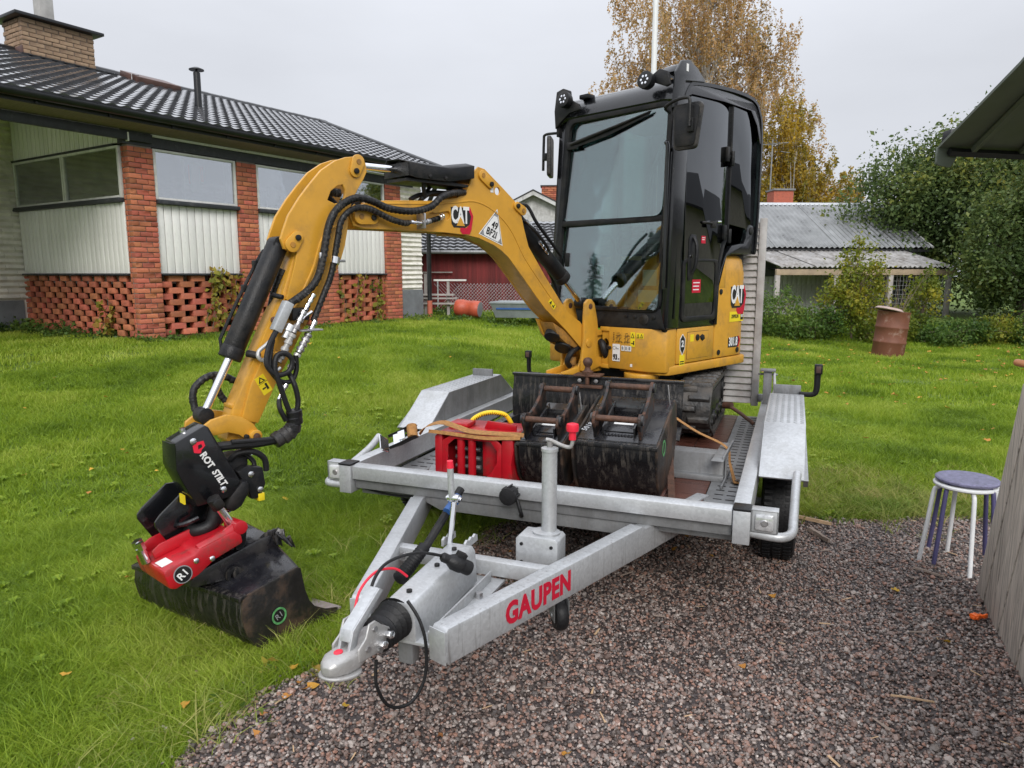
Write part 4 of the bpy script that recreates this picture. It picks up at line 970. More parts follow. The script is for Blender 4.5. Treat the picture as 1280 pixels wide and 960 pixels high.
mb.add(vs, [(3, 2, 1, 0)] + [(a * 4 + j, a * 4 + (j + 1) % 4, (a + 1) * 4 + (j + 1) % 4, (a + 1) * 4 + j) for a in range(5) for j in range(4)] + [(20, 21, 22, 23)]); mb.build('shell', 'tub_grey', tb, bevel=.01)
mb = MB(); mb.box(-.42, .5, -.352, -.335, .18, .215); mb.build('blue_stripe', 'blue_plastic', tb)
wt = thing('plank_stand', 'small weathered plank trestle by the white house corner', 'trestle', (-1.75, 16.6, .6), 5)
for x in (-.25, .28): MB().box(x - .03, x + .03, -.03, .03, 0, .85 if x > 0 else 1.0).build('post', 'grey_wood', wt)
for z, w_ in ((.42, .5), (.5, .42), (.3, .46)): MB().box(-w_, w_, -.12, .12, z, z + .035).build('plank', 'grey_wood', wt)
MB().box(-.05, .7, -.05, .05, .83, .87).build('white_bar', 'white_trim', wt)
wf = thing('wire_fence', 'low chain-link fence in front of the red shed', 'fence', (-2.0, 18.4, .6), 0)
mb = MB()
for i in range(46): x = i * .085; mb.cyl((x, 0, 0), (x + .7, 0, .75), .004, n=3); mb.cyl((x + .7, .005, 0), (x, .005, .75), .004, n=3)
mb.build('wire_mesh', 'galv', wf, kind='stuff')
for x in (0.1, 2.3, 3.6): MB().cyl((x, 0, -.1), (x, 0, .85), .02, n=6).build('post', 'galv', wf)

# rusty drum with a lid and dead plants in it
dr = thing('rusty_barrel', 'rusty brown oil barrel with a tilted lid standing on the lawn', 'barrel', (7.42, 14.0, -.02), rot=(R(1.5), R(4), 0.3))
mb = MB(); pr = [(.29, 0), (.295, .02)]
for z in (.29, .58): pr += [(.29, z - .03), (.302, z - .012), (.302, z + .012), (.29, z + .03)]
pr += [(.29, .86), (.30, .875), (.30, .89), (.275, .89), (.27, .80)]
mb.lathe(pr, 36); mb.build('drum', 'rust_barrel', dr, sharp=40)
mb = MB(); mb.lathe([(.26, 0), (.265, .01), (.22, .05), (.05, .055)], 26, Matrix.Translation((-.16, -.03, .90)) @ Matrix.Rotation(R(9), 4, 'Y')); mb.build('lid', 'pink_cement', dr)
mb = MB(); rr = random.Random(2)
for k in range(16): a = rr.uniform(0, 6.28); mb.tube([(.1 * math.cos(a) + .05, .1 * math.sin(a), .8), (.2 * math.cos(a) + .08, .2 * math.sin(a), 1.0 + rr.uniform(-.05, .25)), (.35 * math.cos(a) + .1, .35 * math.sin(a), 1.0 + rr.uniform(0, .75))], (.007, .002), 4, smooth=3)
mb.build('dead_stems', 'twig', dr)

# ------------------------------------------------------------------ trees and shrubs
def limb(mb, p, d, L, r0, depth, rr, tips, spread=.6, droop=0.0):
    n = 4; pts = [p]
    for i in range(n):
        d = (d + Vector((rr.gauss(0, .12), rr.gauss(0, .12), rr.gauss(0, .08) - droop * .1))).normalized(); pts.append(pts[-1] + d * L / n)
    mb.tube(pts, (r0, r0 * .45), 5 if depth else 7)
    if depth == 0: tips.append((pts[-1], d)); return
    for k in range(3 if depth > 1 else 3):
        j = rr.choice((2, 3, 4)); a = rr.uniform(0, 6.28); e = (d + Vector((math.cos(a), math.sin(a), rr.uniform(-.3, .5))) * spread).normalized()
        limb(mb, pts[j], e, L * rr.uniform(.55, .8), r0 * .45, depth - 1, rr, tips, spread, droop)
def tree(name, label, loc, cr, blobs, nleaf, size, ms, bark, seed, cat='tree', group=None, droop=.1, trunk_r=.16, strands=0, strand_len=1.2, limbs=9, aspect=.6, hollow=.55, trunk_h=None):
    """tapered trunk and limbs; leaves spread in uneven clumps through the crown's volume. blobs: (x, y, z, rx, ry, rz)"""
    o = thing(name, label, cat, loc, group=group); rr = random.Random(seed); r = np.random.default_rng(seed)
    mb = MB(); top = max(b[2] for b in blobs); pts = [(0, 0, -.1)]
    hh = trunk_h or top
    for i in range(1, 6): pts.append((rr.uniform(-.03, .03) * hh, rr.uniform(-.03, .03) * hh, hh * i / 5))
    mb.tube(pts, (trunk_r, trunk_r * .2), 9, smooth=3)
    P = []; tot = sum(b[3] * b[4] * b[5] for b in blobs)
    for bx, by, bz, rx, ry, rz in blobs:
        share = rx * ry * rz / tot; nl = int(nleaf * share); nc = max(6, int(34 * share * len(blobs)))
        z0 = min(hh * .9, max(.3, bz - rz * .6)); p0 = Vector((0, 0, z0))
        C = []
        for k in range(nc):
            u = r.normal(size=3); u /= np.linalg.norm(u); q = (hollow + (1 - hollow) * r.random()) * (1 + .12 * math.sin(5 * u[0] + seed) * math.cos(4 * u[2])); C.append((bx + rx * u[0] * q, by + ry * u[1] * q, bz + rz * u[2] * q))
            if k % 3 == 0:
                c = Vector(C[-1]); m = p0.lerp(c, .5) + Vector((0, 0, .1 * rz)); mb.tube([p0, m, c], (trunk_r * .28, .008), 5, smooth=3)
        cs = np.array(C); w_ = r.integers(0, nc, nl); sc_ = .30 * (rx * ry * rz) ** (1 / 3) * r.uniform(.5, 1.2, nc)
        if strands:
            ns = strands; 
            for k in range(int(ns * share)):
                c = cs[r.integers(0, nc)] + r.normal(size=3) * .35; L = strand_len * r.uniform(.4, 1.3); m = max(5, int(nl / max(1, ns * share))); t = r.random(m)
                sx, sy = r.normal() * .18 * L, r.normal() * .18 * L
                q = np.stack([c[0] + sx * t + r.normal(size=m) * .05, c[1] + sy * t + r.normal(size=m) * .05, c[2] + .15 - L * t + r.normal(size=m) * .03], 1); P.append(q)
                mb.tube([c, (c[0] + sx, c[1] + sy, c[2] - L)], .006, 3, caps=False)
        else:
            P.append(cs[w_] + r.normal(size=(nl, 3)) * sc_[w_][:, None] * .8)
    mb.build('trunk', bark, o, clean=False)
    link('crown', leaves_mesh('crown', np.concatenate(P), size, ms, droop=droop, aspect=aspect, rg=r), o); return o
tree('birch_tree', 'tall autumn birch with drooping rusty yellow foliage behind the cab', (10.4, 40, .5), 0,
     [(-.6, 0, 13.5, 5.0, 3.5, 4.5), (.4, 0, 9.5, 5.2, 3.5, 3.4), (-4.6, 0, 9.6, 1.8, 1.7, 2.4), (3.2, 0, 11, 2.6, 2, 3.6), (4.6, 0, 7.4, 2.2, 2, 2.6), (-.2, 0, 16.5, 3.2, 3, 3), (.0, 0, 6.0, 4, 3, 2.2)], 78000, .125, 'leaf_birch', 'bark_birch', 3, strands=2600, strand_len=1.5, droop=.5, trunk_r=.28, hollow=.2)
tree('birch_tree', 'golden yellow birch low behind the metal-roofed shed', (14.2, 37, .5), 0,
     [(-.8, 0, 5.2, 2.6, 2, 3.2), (1.2, 0, 5.0, 2.1, 2, 2.6), (-1.6, 0, 3.0, 2.2, 2, 2.2), (-.4, 0, 7.8, 2.0, 1.4, 2.0)], 50000, .12, 'leaf_gold', 'bark_birch', 5, strands=900, strand_len=1.1, droop=.4, trunk_r=.18, hollow=.2)
tree('birch_tree', 'nearly bare pale birch right of the golden birch', (16.5, 39, .5), 0,
     [(0, 0, 4.2, 1.9, 1.8, 2.6), (-.6, 0, 5.6, 1.3, 1.2, 1.6), (.9, 0, 3.0, 1.4, 1.4, 2.2)], 7000, .09, 'leaf_birch', 'twig', 8, strands=900, strand_len=.9, droop=.4, trunk_r=.14, hollow=.1)
G = 'broad dark green trees along the right edge of the lawn'
tree('leafy_tree', 'dark green leafy tree rising right behind the metal-roofed shed', (12.6, 22.5, .42), 0, [(0, 0, 3.6, 1.9, 1.8, 1.6), (-.9, 0, 2.4, 1.6, 1.6, 1.6), (.8, -.3, 4.4, 1.5, 1.4, 1.2), (.6, 0, 2.0, 2, 1.8, 1.8)], 40000, .105, 'leaf_dark', 'bark', 11, group=G, hollow=.25)
tree('leafy_tree', 'tallest dark green tree at the right, its top under the canopy edge', (14.6, 20.5, .42), 0, [(0, 0, 4.6, 1.6, 1.6, 1.4), (-.8, 0, 3.2, 1.7, 1.7, 1.6), (.8, 0, 3.0, 1.9, 1.7, 2.0), (0, -.4, 1.6, 2.2, 1.6, 1.4)], 44000, .105, 'leaf_dark', 'bark', 12, group=G, hollow=.25)
tree('leafy_tree', 'dense dark green tree right of the lean-to at the lawn edge', (12.9, 18.0, .3), 0, [(0, 0, 2.2, 1.6, 1.4, 1.6), (-.7, .2, 1.2, 1.2, 1.1, 1.0), (.9, 0, 1.5, 1.6, 1.4, 1.4), (.5, 0, 3.2, 1.2, 1.1, 1.0)], 40000, .09, 'leaf_dark', 'bark', 13, group=G, hollow=.25)
tree('leafy_tree', 'olive green tree at the far right under the canopy roof', (15.2, 17.2, .3), 0, [(0, 0, 2.4, 1.8, 1.6, 1.8), (-.8, 0, 1.3, 1.5, 1.3, 1.2), (.3, 0, 3.9, 1.3, 1.2, 1.0)], 40000, .09, 'leaf_green', 'bark', 14, group=G, hollow=.25)
tree('willow_bush', 'slim light green bush growing in front of the lean-to', (7.75, 16.2, .1), 0, [(0, 0, 1.0, .75, .6, .8), (.05, 0, 1.8, .42, .4, .55), (-.35, 0, .8, .5, .4, .5), (.3, 0, 1.35, .45, .4, .5)], 5200, .07, 'leaf_yellow_green', 'twig', 21, cat='bush', trunk_r=.03, droop=.3)
tree('willow_bush', 'slim leafy bush right of the rusty barrel', (9.35, 16.4, .12), 0, [(0, 0, .75, .42, .4, .7), (.05, 0, 1.35, .25, .25, .4)], 2400, .065, 'leaf_yellow_green', 'twig', 22, cat='bush', trunk_r=.025, droop=.3)
bd = [(6.0, 16.6, .8, 1.1, 'leaf_green', 'grassy green bush next to the slatted ramp'), (6.9, 16.2, .75, .8, 'leaf_green', 'low green bush left of the willow bush'), (8.5, 16.0, .6, .6, 'leaf_yellow_green', 'low yellow-green bush behind the rusty barrel'),
      (9.7, 15.6, .7, .55, 'leaf_green', 'low green bush right behind the rusty barrel'), (10.6, 15.8, .7, .6, 'leaf_yellow_green', 'yellow-tinged low bush below the lean-to post'), (11.6, 15.6, .8, .6, 'leaf_green', 'low green bush at the lawn edge below the dark trees'), (12.7, 15.4, .8, .65, 'leaf_yellow_green', 'yellow-green bush at the far right lawn edge'), (13.8, 15.6, .8, .8, 'leaf_green', 'green bush beyond the stools at the picture edge')]
for i, (x, y, rx, h, ms, lb) in enumerate(bd):
    z = gz(x, y); tree('bush', lb, (x, y, z - .05), 0, [(0, 0, h * .5, rx, .5, h * .55), (-.3, 0, h * .35, rx * .7, .5, h * .4), (.35, .1, h * .6, rx * .5, .4, h * .45)], 3600, .06, ms, 'twig', 60 + i, cat='bush', trunk_r=.02, group='bushes along the far lawn edge', droop=0)
for i, (x, y, h, n, lb) in enumerate(((-1.6, 17.2, .45, 500, 'tall green weeds by the white house corner'), (-.4, 16.6, .35, 420, 'weeds behind the orange drum'), (-1.4, 15.2, .25, 360, 'low weeds left of the orange drum'), (.5, 16.6, .35, 420, 'weeds behind the grey tub'), (-.3, 15.1, .18, 280, 'low weeds in front of the orange drum'), (1.1, 15.2, .2, 300, 'low weeds right of the grey tub'))):
    weed('weed', (x, y, gz(x, y) - .03), n, h, .7, .055, 'leaf_green', lb, seed=80 + i, group='weeds by the red shed', stems=20)
# what the cab glass mirrors: spruces to the left and a dark-roofed building to the right, both outside the frame
def spruce(loc, h, seed, label):
    o = thing('spruce_tree', label, 'tree', loc, group='spruces mirrored in the windscreen'); r = np.random.default_rng(seed); mb = MB(); mb.tube([(0, 0, -.2), (0, 0, h)], (.14, .02), 7); P = []
    for k in range(int(h * 9)):
        t = (k + 1) / (h * 9); z = h * (.08 + .9 * t); L = (1 - t) * h * .26 + .15; a = k * 2.4; e = Vector((math.cos(a) * L, math.sin(a) * L, z - L * .35)); mb.tube([(0, 0, z), e], (.02, .004), 3, caps=False)
        m = int(30 + 70 * (1 - t)); q = r.random(m)[:, None]; P.append(np.array([0, 0, z]) + q * (np.array(e) - np.array([0, 0, z])) + r.normal(size=(m, 3)) * .07 * (1.2 - t))
    mb.build('trunk', 'bark', o, clean=False); link('crown', leaves_mesh('crown', np.concatenate(P), .16, 'leaf_spruce', droop=.3, aspect=.35, rg=r), o)
for x, y, h, s_, lb in ((-52, -6, 6.6, 1, 'spruce far to the left, second of the row mirrored in the windscreen'), (-52, -1.5, 8.2, 2, 'tallest spruce of the row mirrored in the windscreen'), (-50, 3.0, 5.8, 3, 'smallest spruce of the row mirrored in the windscreen'), (-52, -11, 6.4, 4, 'farthest spruce of the row mirrored in the windscreen'), (-52, 6.5, 6.9, 5, 'spruce nearest the house in the row mirrored in the windscreen'), (-54, -8.5, 7.4, 6, 'broad spruce between two shorter ones, mirrored in the windscreen')): spruce((x, y, .3), h, s_, lb)
gb = thing('dark_roofed_building', 'dark-roofed boarded building to the right, mirrored in the cab door', 'building', (12, 4.2, 0), 0)
mb = MB(); mb.box(0, 5, -2, 9.0, 0, 2.3); mb.build('wall', 'weathered', gb)
MB().prism([(-.5, 2.2), (2.5, 3.6), (5.5, 2.2), (5.5, 2.1), (2.5, 3.45), (-.5, 2.1)], -2.6, 9.5, 'y').build('roof', 'roof_dark', gb)

# ------------------------------------------------------------------ the trailer (y runs backwards from the front rail, x to the right)
TRL = (0.061, 3.262, 0); TAZ = 21.5
trailer = thing('machine_trailer', 'galvanised two-axle machine trailer with red lettering on its drawbar', 'trailer', TRL, TAZ)
TM = Matrix.Translation(trailer.location) @ Euler(trailer.rotation_euler).to_matrix().to_4x4()
def T_(name, mb, ms, bevel=.003, parent=None, **k): return mb.build(name, ms, parent or trailer, bevel=bevel, **k)
# front rail: a folded channel with a deeper lower skirt
mb = MB(); mb.prism([(-.03, .545), (-.03, .612), (.005, .62), (.03, .62), (.03, .60), (0, .598), (-.005, .545)], -.945, .945, 'x'); T_('front_rail', mb, 'galv')
mb = MB(); mb.prism([(0.0, .60), (0.0, .49), (.06, .485), (.06, .50), (.012, .505), (.012, .60)], -.945, .945, 'x'); T_('front_board', mb, 'galv_dull')
mb = MB(); mb.add([(-.62, .012, .49), (.62, .012, .49), (.46, .012, .425), (-.46, .012, .425), (-.62, .05, .49), (.62, .05, .49), (.46, .05, .425), (-.46, .05, .425)], [(0, 1, 2, 3), (7, 6, 5, 4), (0, 4, 5, 1), (1, 5, 6, 2), (2, 6, 7, 3), (3, 7, 4, 0)]); T_('skirt_plate', mb, 'galv_dull')
T_('crossmember', MB().box(-.60, .60, .16, .21, .395, .445), 'galv_dull')
for y in (.9, 1.7, 2.4): T_('crossmember', MB().box(-.95, .95, y, y + .05, .39, .45), 'galv_dull')
for sx in (-1, 1):
    T_('corner_post', MB().box(sx * .985 - .035, sx * .985 + .035, -.04, .045, .47, .615), 'galv')
    T_('post_cap', MB().box(sx * .985 - .037, sx * .985 + .037, -.042, .047, .617, .626), 'black_satin', .002)
    p = [(sx * .955, .50), (sx * .955, .60), (sx * .945, .62), (sx * 1.015, .62), (sx * 1.015, .48), (sx * .97, .48)]
    mb = MB(); mb.prism(p, .048, 2.78, 'y'); T_('side_rail', mb, 'galv')
# deck: perforated galvanised strips beside dark wet boards
T_('deck_frame', MB().box(-.95, .95, .062, 2.8, .445, .470), 'galv_dull')
for sx in (-1, 1):
    mb = MB(); mb.box(sx * .86 - .085, sx * .86 + .085, .06, 2.78, .472, .484)
    T_('deck_strip', mb, 'galv_dull', .002)
    mb = MB()
    for k in range(34):
        for q in (-.045, .015): mb.box(sx * .86 + q, sx * .86 + q + .042, .12 + k * .078, .128 + k * .078, .480, .4865)
    T_('grip_slots', mb, 'black_print', 0, kind='stuff')
for k in range(8): T_('deck_board', MB().box(-.772 + k * .1935, -.772 + k * .1935 + .189, .065, 2.78, .472, .483), 'deck_wood')
# drawbars, converging towards the coupling
def beam(mb, x0, y0, x1, y1, w, z0, z1, z0b=None, z1b=None):
    d = Vector((x1 - x0, y1 - y0, 0)).normalized(); n = Vector((-d.y, d.x, 0)) * w / 2; z0b = z0 if z0b is None else z0b; z1b = z1 if z1b is None else z1b
    vs = []
    for (x, y, a, b) in ((x0, y0, z0, z1), (x1, y1, z0b, z1b)):
        for s_ in (-1, 1): vs += [(x + n.x * s_, y + n.y * s_, a), (x + n.x * s_, y + n.y * s_, b)]
    mb.add(vs, [(0, 1, 3, 2), (4, 6, 7, 5), (0, 4, 5, 1), (2, 3, 7, 6), (1, 5, 7, 3), (0, 2, 6, 4)])
for sx in (-1, 1):
    mb = MB(); x0, y0, x1, y1 = (.158, -1.20, .548, -.06) if sx > 0 else (-.190, -1.105, -.548, -.06)
    d = Vector((x1 - x0, y1 - y0, 0)).normalized(); L = (Vector((x1, y1, 0)) - Vector((x0, y0, 0))).length
    Mb = Matrix.Translation((x0, y0, 0)) @ Matrix.Rotation(math.atan2(d.y, d.x) - R(90), 4, 'Z')
    mb.prism([(0, .395), (.012, .382), (L + .05, .37), (L + .50, .37), (L + .66, .44), (L + .66, .49), (L + .02, .49), (L, .505), (.012, .505), (0, .49)], -.033, .033, 'x', Mb)
    T_('drawbar', mb, 'galv_streak' if sx > 0 else 'galv', .006)
    if sx > 0:
        P_ = Mb @ Vector((.0345, .47, .441)); rt = Vector((d.x, d.y, 0.0)); up = Vector((0, 0, 1)); out = rt.cross(up)
        text('lettering', 'GAUPEN', place(P_ + rt * .005, rt, up, out), 'red_print', trailer, size=.108, bold=.0045, sx=.86, spacing=1.08)
    MB_ = MB().box(-.036, .036, -.006, -.001, .388, .50, Mb); T_('end_cap', MB_, 'galv', .002)
mb = MB(); mb.box(-.385, .385, -.62, -.57, .425, .485); T_('crossbar', mb, 'galv', .004)
for x in (-.3, -.05, .28): T_('bolt', MB().cyl((x, -.622, .455), (x, -.636, .455), .013, n=6), 'steel', 0)
# coupling housing: folded cover on a base plate
def xprof(y, w, z0, z1): return [(-w, y, z0), (-w * .9, y, z1 - .02), (-w * .7, y, z1), (w * .7, y, z1), (w * .9, y, z1 - .02), (w, y, z0)]
mb = MB(); a, b = xprof(-1.17, .062, .41, .548), xprof(-.70, .068, .43, .575)
mb.add(a + b, [(0, 1, 2, 3, 4, 5), (11, 10, 9, 8, 7, 6)] + [(i, 6 + i, 6 + (i + 1) % 6, (i + 1) % 6) for i in range(6)]); T_('coupling_housing', mb, 'galv', .006)
mb = MB(); mb.box(-.15, .15, -1.17, -.62, .408, .42); mb.box(-.105, -.098, -1.16, -.65, .42, .46); mb.box(.098, .105, -1.16, -.65, .42, .46); T_('base_plate', mb, 'galv', .002)
for x, y in ((-.11, -1.1), (.11, -1.1), (.12, -.8), (-.12, -.8)): T_('bolt', MB().cyl((x, y, .42), (x, y, .44), .014, n=6), 'steel', 0)
for y in (-1.1, -.9, -.76): T_('rivet', MB().cyl((.0, y, .545 + (y + 1.17) * .06), (.0, y, .556 + (y + 1.17) * .06), .010, n=8), 'black_satin', 0)
# notched handbrake quadrant
mb = MB(); mb.prism([(-.72, .56)] + [(-.72 + .018 * k, .585 + (.008 if k % 2 else 0)) for k in range(7)] + [(-.61, .56)], -.075, -.066, 'x'); mb.prism([(-.72, .56)] + [(-.72 + .018 * k, .585 + (.008 if k % 2 else 0)) for k in range(7)] + [(-.61, .56)], .02, .029, 'x'); T_('brake_quadrant', mb, 'galv', 0)
# bellows
pr = []
for k in range(5): z = -.0 + k * .026; pr += [(.050, z), (.068 - .003 * k, z + .013)]
pr += [(.040, .132)]
MBel = Matrix.Translation((-.015, -1.165, .488)) @ Matrix.Rotation(R(93), 4, 'X')
mb = MB(); mb.lathe([(.062, -.01), (.07, 0)] + pr, 28, MBel); T_('bellows', mb, 'rubber', 0, sharp=60)
HM = Matrix(((1, 0, 0, -.02), (0, 1.30, 0, .36), (0, -.30, 1, -.355), (0, 0, 0, 1)))
# ball coupling head
hp = []
for (y, w, z0, z1) in ((-1.25, .030, .432, .492), (-1.28, .036, .428, .494), (-1.31, .036, .420, .488), (-1.345, .040, .406, .474), (-1.38, .046, .396, .464), (-1.42, .043, .394, .458), (-1.446, .029, .398, .445), (-1.457, .012, .404, .430)):
    hp.append([(w * c * (1 if abs(c) < .9 else 1), y, (z0 + z1) / 2 + (z1 - z0) / 2 * s_) for c, s_ in [(math.copysign(abs(math.cos(t)) ** .6, math.cos(t)), math.copysign(abs(math.sin(t)) ** .6, math.sin(t))) for t in [2 * math.pi * k / 16 for k in range(16)]]])
mb = MB(HM); n = 16; vs = [v for q in hp for v in q]
mb.add(vs, [(i * n + j, i * n + (j + 1) % n, (i + 1) * n + (j + 1) % n, (i + 1) * n + j) for i in range(len(hp) - 1) for j in range(n)] + [list(range(n)), [(len(hp) - 1) * n + j for j in range(n)][::-1]])
mb.prism([(-1.255, .43), (-1.255, .495), (-1.29, .515), (-1.315, .535), (-1.34, .53), (-1.355, .49), (-1.385, .465), (-1.385, .425)], -.048, -.040, 'x')
mb.prism([(-1.255, .43), (-1.255, .495), (-1.29, .515), (-1.315, .535), (-1.34, .53), (-1.355, .49), (-1.385, .465), (-1.385, .425)], .040, .048, 'x')
mb.lathe([(.062, 0), (.064, .008), (.058, .012)], 24, Matrix.Translation((0, -1.405, .390)) @ Matrix.Diagonal((.88, .88, 1, 1)))
T_('coupling_head', mb, 'cast_alloy', .003, sharp=50)
for y, z in ((-1.265, .475), (-1.295, .452)): T_('bolt', MB(HM).cyl((.046, y, z), (.064, y, z), .014, n=6), 'chrome', .001)
for y, z in ((-1.32, .51), (-1.35, .455), (-1.30, .435)): T_('rivet', MB(HM).cyl((.047, y, z), (.052, y, z), .009, n=10), 'steel', 0)
MB(HM).lathe([(.0125, 0), (.012, .004), (.006, .006)], 14, Matrix.Translation((0, -1.41, .458)) @ Matrix.Rotation(R(20), 4, 'X')).build('wear_marker', 'red_plastic', trailer)
mb = MB(); mb.prism([(-1.46, .505), (-1.43, .575), (-1.285, .645), (-1.265, .632), (-1.40, .555), (-1.425, .505)], -.040, -.030, 'x'); mb.prism([(-1.46, .505), (-1.43, .575), (-1.285, .645), (-1.265, .632), (-1.40, .555), (-1.425, .505)], -.006, .004, 'x'); mb.prism([(-1.445, .545), (-1.43, .577), (-1.285, .647), (-1.28, .640)], -.035, .0, 'x'); T_('coupling_handle', mb, 'galv', .002)
# handbrake lever with its gas strut
mb = MB(); mb.tube([(-.05, -.70, .56), (-.052, -.655, .70), (-.053, -.645, .735)], .0115, 10); T_('brake_lever', mb, 'chrome', 0)
mb = MB(); mb.tube([(-.06, -.655, .725), (-.06, -.665, .86)], .0125, 10); T_('lever_tube', mb, 'galv', 0)
MB().cyl((-.06, -.6648, .86), (-.06, -.667, .888), .0145, .012, n=14).build('lever_grip', 'red_plastic', trailer)
mb = MB(); mb.cyl((-.075, -.652, .735), (-.03, -.652, .735), .016, n=12); mb.cyl((-.085, -.652, .735), (-.02, -.652, .735), .008, n=6); T_('lever_pivot', mb, 'chrome', .001)
mb = MB(); mb.tube([(-.12, -.80, .55), (-.10, -.62, .66), (-.085, -.52, .73)], .017, 10); T_('gas_strut', mb, 'black_satin', 0)
mb = MB(); mb.tube([(-.0895, -.640, .672), (-.078, -.56, .71)], .0178, 10); T_('strut_sticker', mb, 'blue_plastic', 0)
pr = []
for k in range(13): pr += [(.021, k * .014), (.029 - .0004 * k, k * .014 + .007)]
A, B = Vector((-.135, -.94, .505)), Vector((-.117, -.77, .575)); q = (B - A).to_track_quat('Z', 'Y').to_matrix().to_4x4()
mb = MB(); mb.lathe(pr, 18, Matrix.Translation(A) @ q); T_('strut_bellows', mb, 'rubber', 0, sharp=60)
# cables at the tongue
mb = MB(); mb.tube([(.0, -1.31, .42), (.005, -1.32, .34), (.03, -1.29, .26), (.07, -1.23, .245), (.10, -1.19, .31), (.10, -1.175, .42), (.075, -1.17, .50), (.03, -1.165, .555)], .0055, 8, smooth=6); T_('light_cable', mb, 'rubber', 0); mb = MB(); mb.tube([(-.06, -1.235, .545), (-.075, -1.205, .61), (-.065, -1.13, .655), (-.01, -1.03, .660), (.05, -.95, .628)], .0055, 8, smooth=6); T_('light_cable', mb, 'rubber', 0)
pc, pd = Vector((.045, -.955, .628)), Vector((.125, -.885, .565)); q = (pd - pc).to_track_quat('Z', 'Y').to_matrix().to_4x4()
mb = MB(); mb.lathe([(.010, 0), (.017, .008), (.017, .03), (.020, .034), (.029, .05), (.029, .085), (.026, .09), (.026, .118), (.022, .124)], 18, Matrix.Translation(pc) @ q); mb.box(-.014, .014, .02, .042, .05, .085, Matrix.Translation(pc) @ q); T_('plug', mb, 'rubber', .001); mb = MB(); mb.box(-.04, .02, -1.12, -1.07, .30, .408); T_('support_foot', mb, 'galv_dull', .01)
mb = MB(); mb.tube([(-.085, -1.30, .53), (-.095, -1.25, .60), (-.085, -1.17, .635), (-.055, -1.10, .625), (-.03, -1.06, .585)], .0045, 8, smooth=6); T_('breakaway_cable', mb, 'red_plastic', 0)
# jack with its winding handle
jx, jy = .272, -.45
mb = MB(); mb.cyl((jx, jy, .555), (jx, jy, .905), .0305, n=24); mb.lathe([(.0305, 0), (.034, .002), (.034, .014), (.012, .018)], 24, Matrix.Translation((jx, jy, .905))); T_('jack_tube', mb, 'galv', 0)
mb = MB(); mb.prism([(.155, .43), (.155, .555), (.168, .568), (.318, .568), (.330, .555), (.330, .43)], -.52, -.41, 'y'); T_('jack_bracket', mb, 'galv', .003)
mb = MB(); mb.lathe([(.075, 0), (.078, .008), (.04, .014)], 22, Matrix.Translation((jx - .01, -.455, .568)) @ Matrix.Diagonal((.75, .6, 1, 1))); T_('jack_flange', mb, 'galv', 0)
for x in (.18, .305):
    for z in (.46, .535): T_('bolt', MB().cyl((x, -.519, z), (x, -.525, z), .007, n=8), 'black_satin', 0)
mb = MB(); mb.cyl((jx, jy, .92), (jx, jy, .945), .012, n=10); T_('jack_spindle', mb, 'steel', 0)
mb = MB(); mb.tube([(jx - .015, jy, .952), (jx + .005, jy, .950), (jx + .055, jy - .01, .936), (jx + .088, jy - .018, .934), (jx + .098, jy - .02, .95), (jx + .099, jy - .02, .975)], .0075, 8, smooth=3); T_('crank', mb, 'cast_alloy', 0)
mb = MB(); mb.lathe([(.014, 0), (.014, .03), (.023, .034), (.025, .05), (.023, .062), (.010, .066)], 18, Matrix.Translation((jx + .099, jy - .02, .965))); T_('crank_knob', mb, 'red_plastic', 0)
# the jockey wheel folded under the beam
jw = Matrix.Translation((.335, -.50, .255)) @ Matrix.Rotation(R(35), 4, 'Z') @ Matrix.Diagonal((.75, .68, .68, 1))
mb = MB(); mb.lathe([(.035, -.032), (.08, -.032), (.092, -.02), (.095, 0), (.092, .02), (.08, .032), (.035, .032)], 26, jw @ Matrix.Rotation(R(90), 4, 'Y')); w_ = T_('jockey_wheel', mb, 'rubber', 0)
mb = MB(); mb.box(-.042, -.037, -.05, .05, -.03, .10, jw); mb.box(.037, .042, -.05, .05, -.03, .10, jw); mb.cyl((-.05, 0, 0), (.05, 0, 0), .016, n=10, M=jw); T_('wheel_fork', mb, 'galv_dull', .002, parent=w_)
mb = MB(); mb.cyl((jx + .02, jy, .44), (jx + .06, jy - .04, .26), .024, n=12); T_('jack_leg', mb, 'galv_dull', 0)
# wheels: four, under the mudguards
def wheel_meshes():
    t = MB(); pr = [(.165, -.075), (.20, -.088), (.255, -.092), (.285, -.082), (.297, -.055), (.300, -.02), (.300, .02), (.297, .055), (.285, .082), (.255, .092), (.20, .088), (.165, .075)]
    t.lathe(pr, 44, Matrix.Rotation(R(90), 4, 'Y'))
    for k in range(60):
        a = 2 * math.pi * k / 60
        for o_, s_ in ((-.055, .02), (.0, -.02), (.052, .02)):
            t.box(o_ - .02, o_ + .02, -.009, .009, .297, .305, Matrix.Rotation(a + s_, 4, 'X'))
    r_ = MB(); r_.lathe([(.168, -.072), (.172, -.06), (.150, -.05), (.145, .03), (.10, .045), (.05, .06), (.045, .075), (.0, .077)], 32, Matrix.Rotation(R(90), 4, 'Y'))
    return t.mesh('tyre', 'rubber', sharp=30), r_.mesh('rim', 'galv_dull')
tyme, rime = wheel_meshes()
for sx in (-1, 1):
    for y in (1.13, 1.83):
        if y > 1.5: pass
        w_ = link('wheel', tyme, trailer, loc=(sx * 1.125, y, .30), rot=(0, 0, 0 if sx > 0 else math.pi)); link('rim', rime, w_)
for y in (1.13, 1.83): T_('axle', MB().cyl((-1.05, y, .30), (1.05, y, .30), .03, n=10), 'galv_dull', 0)
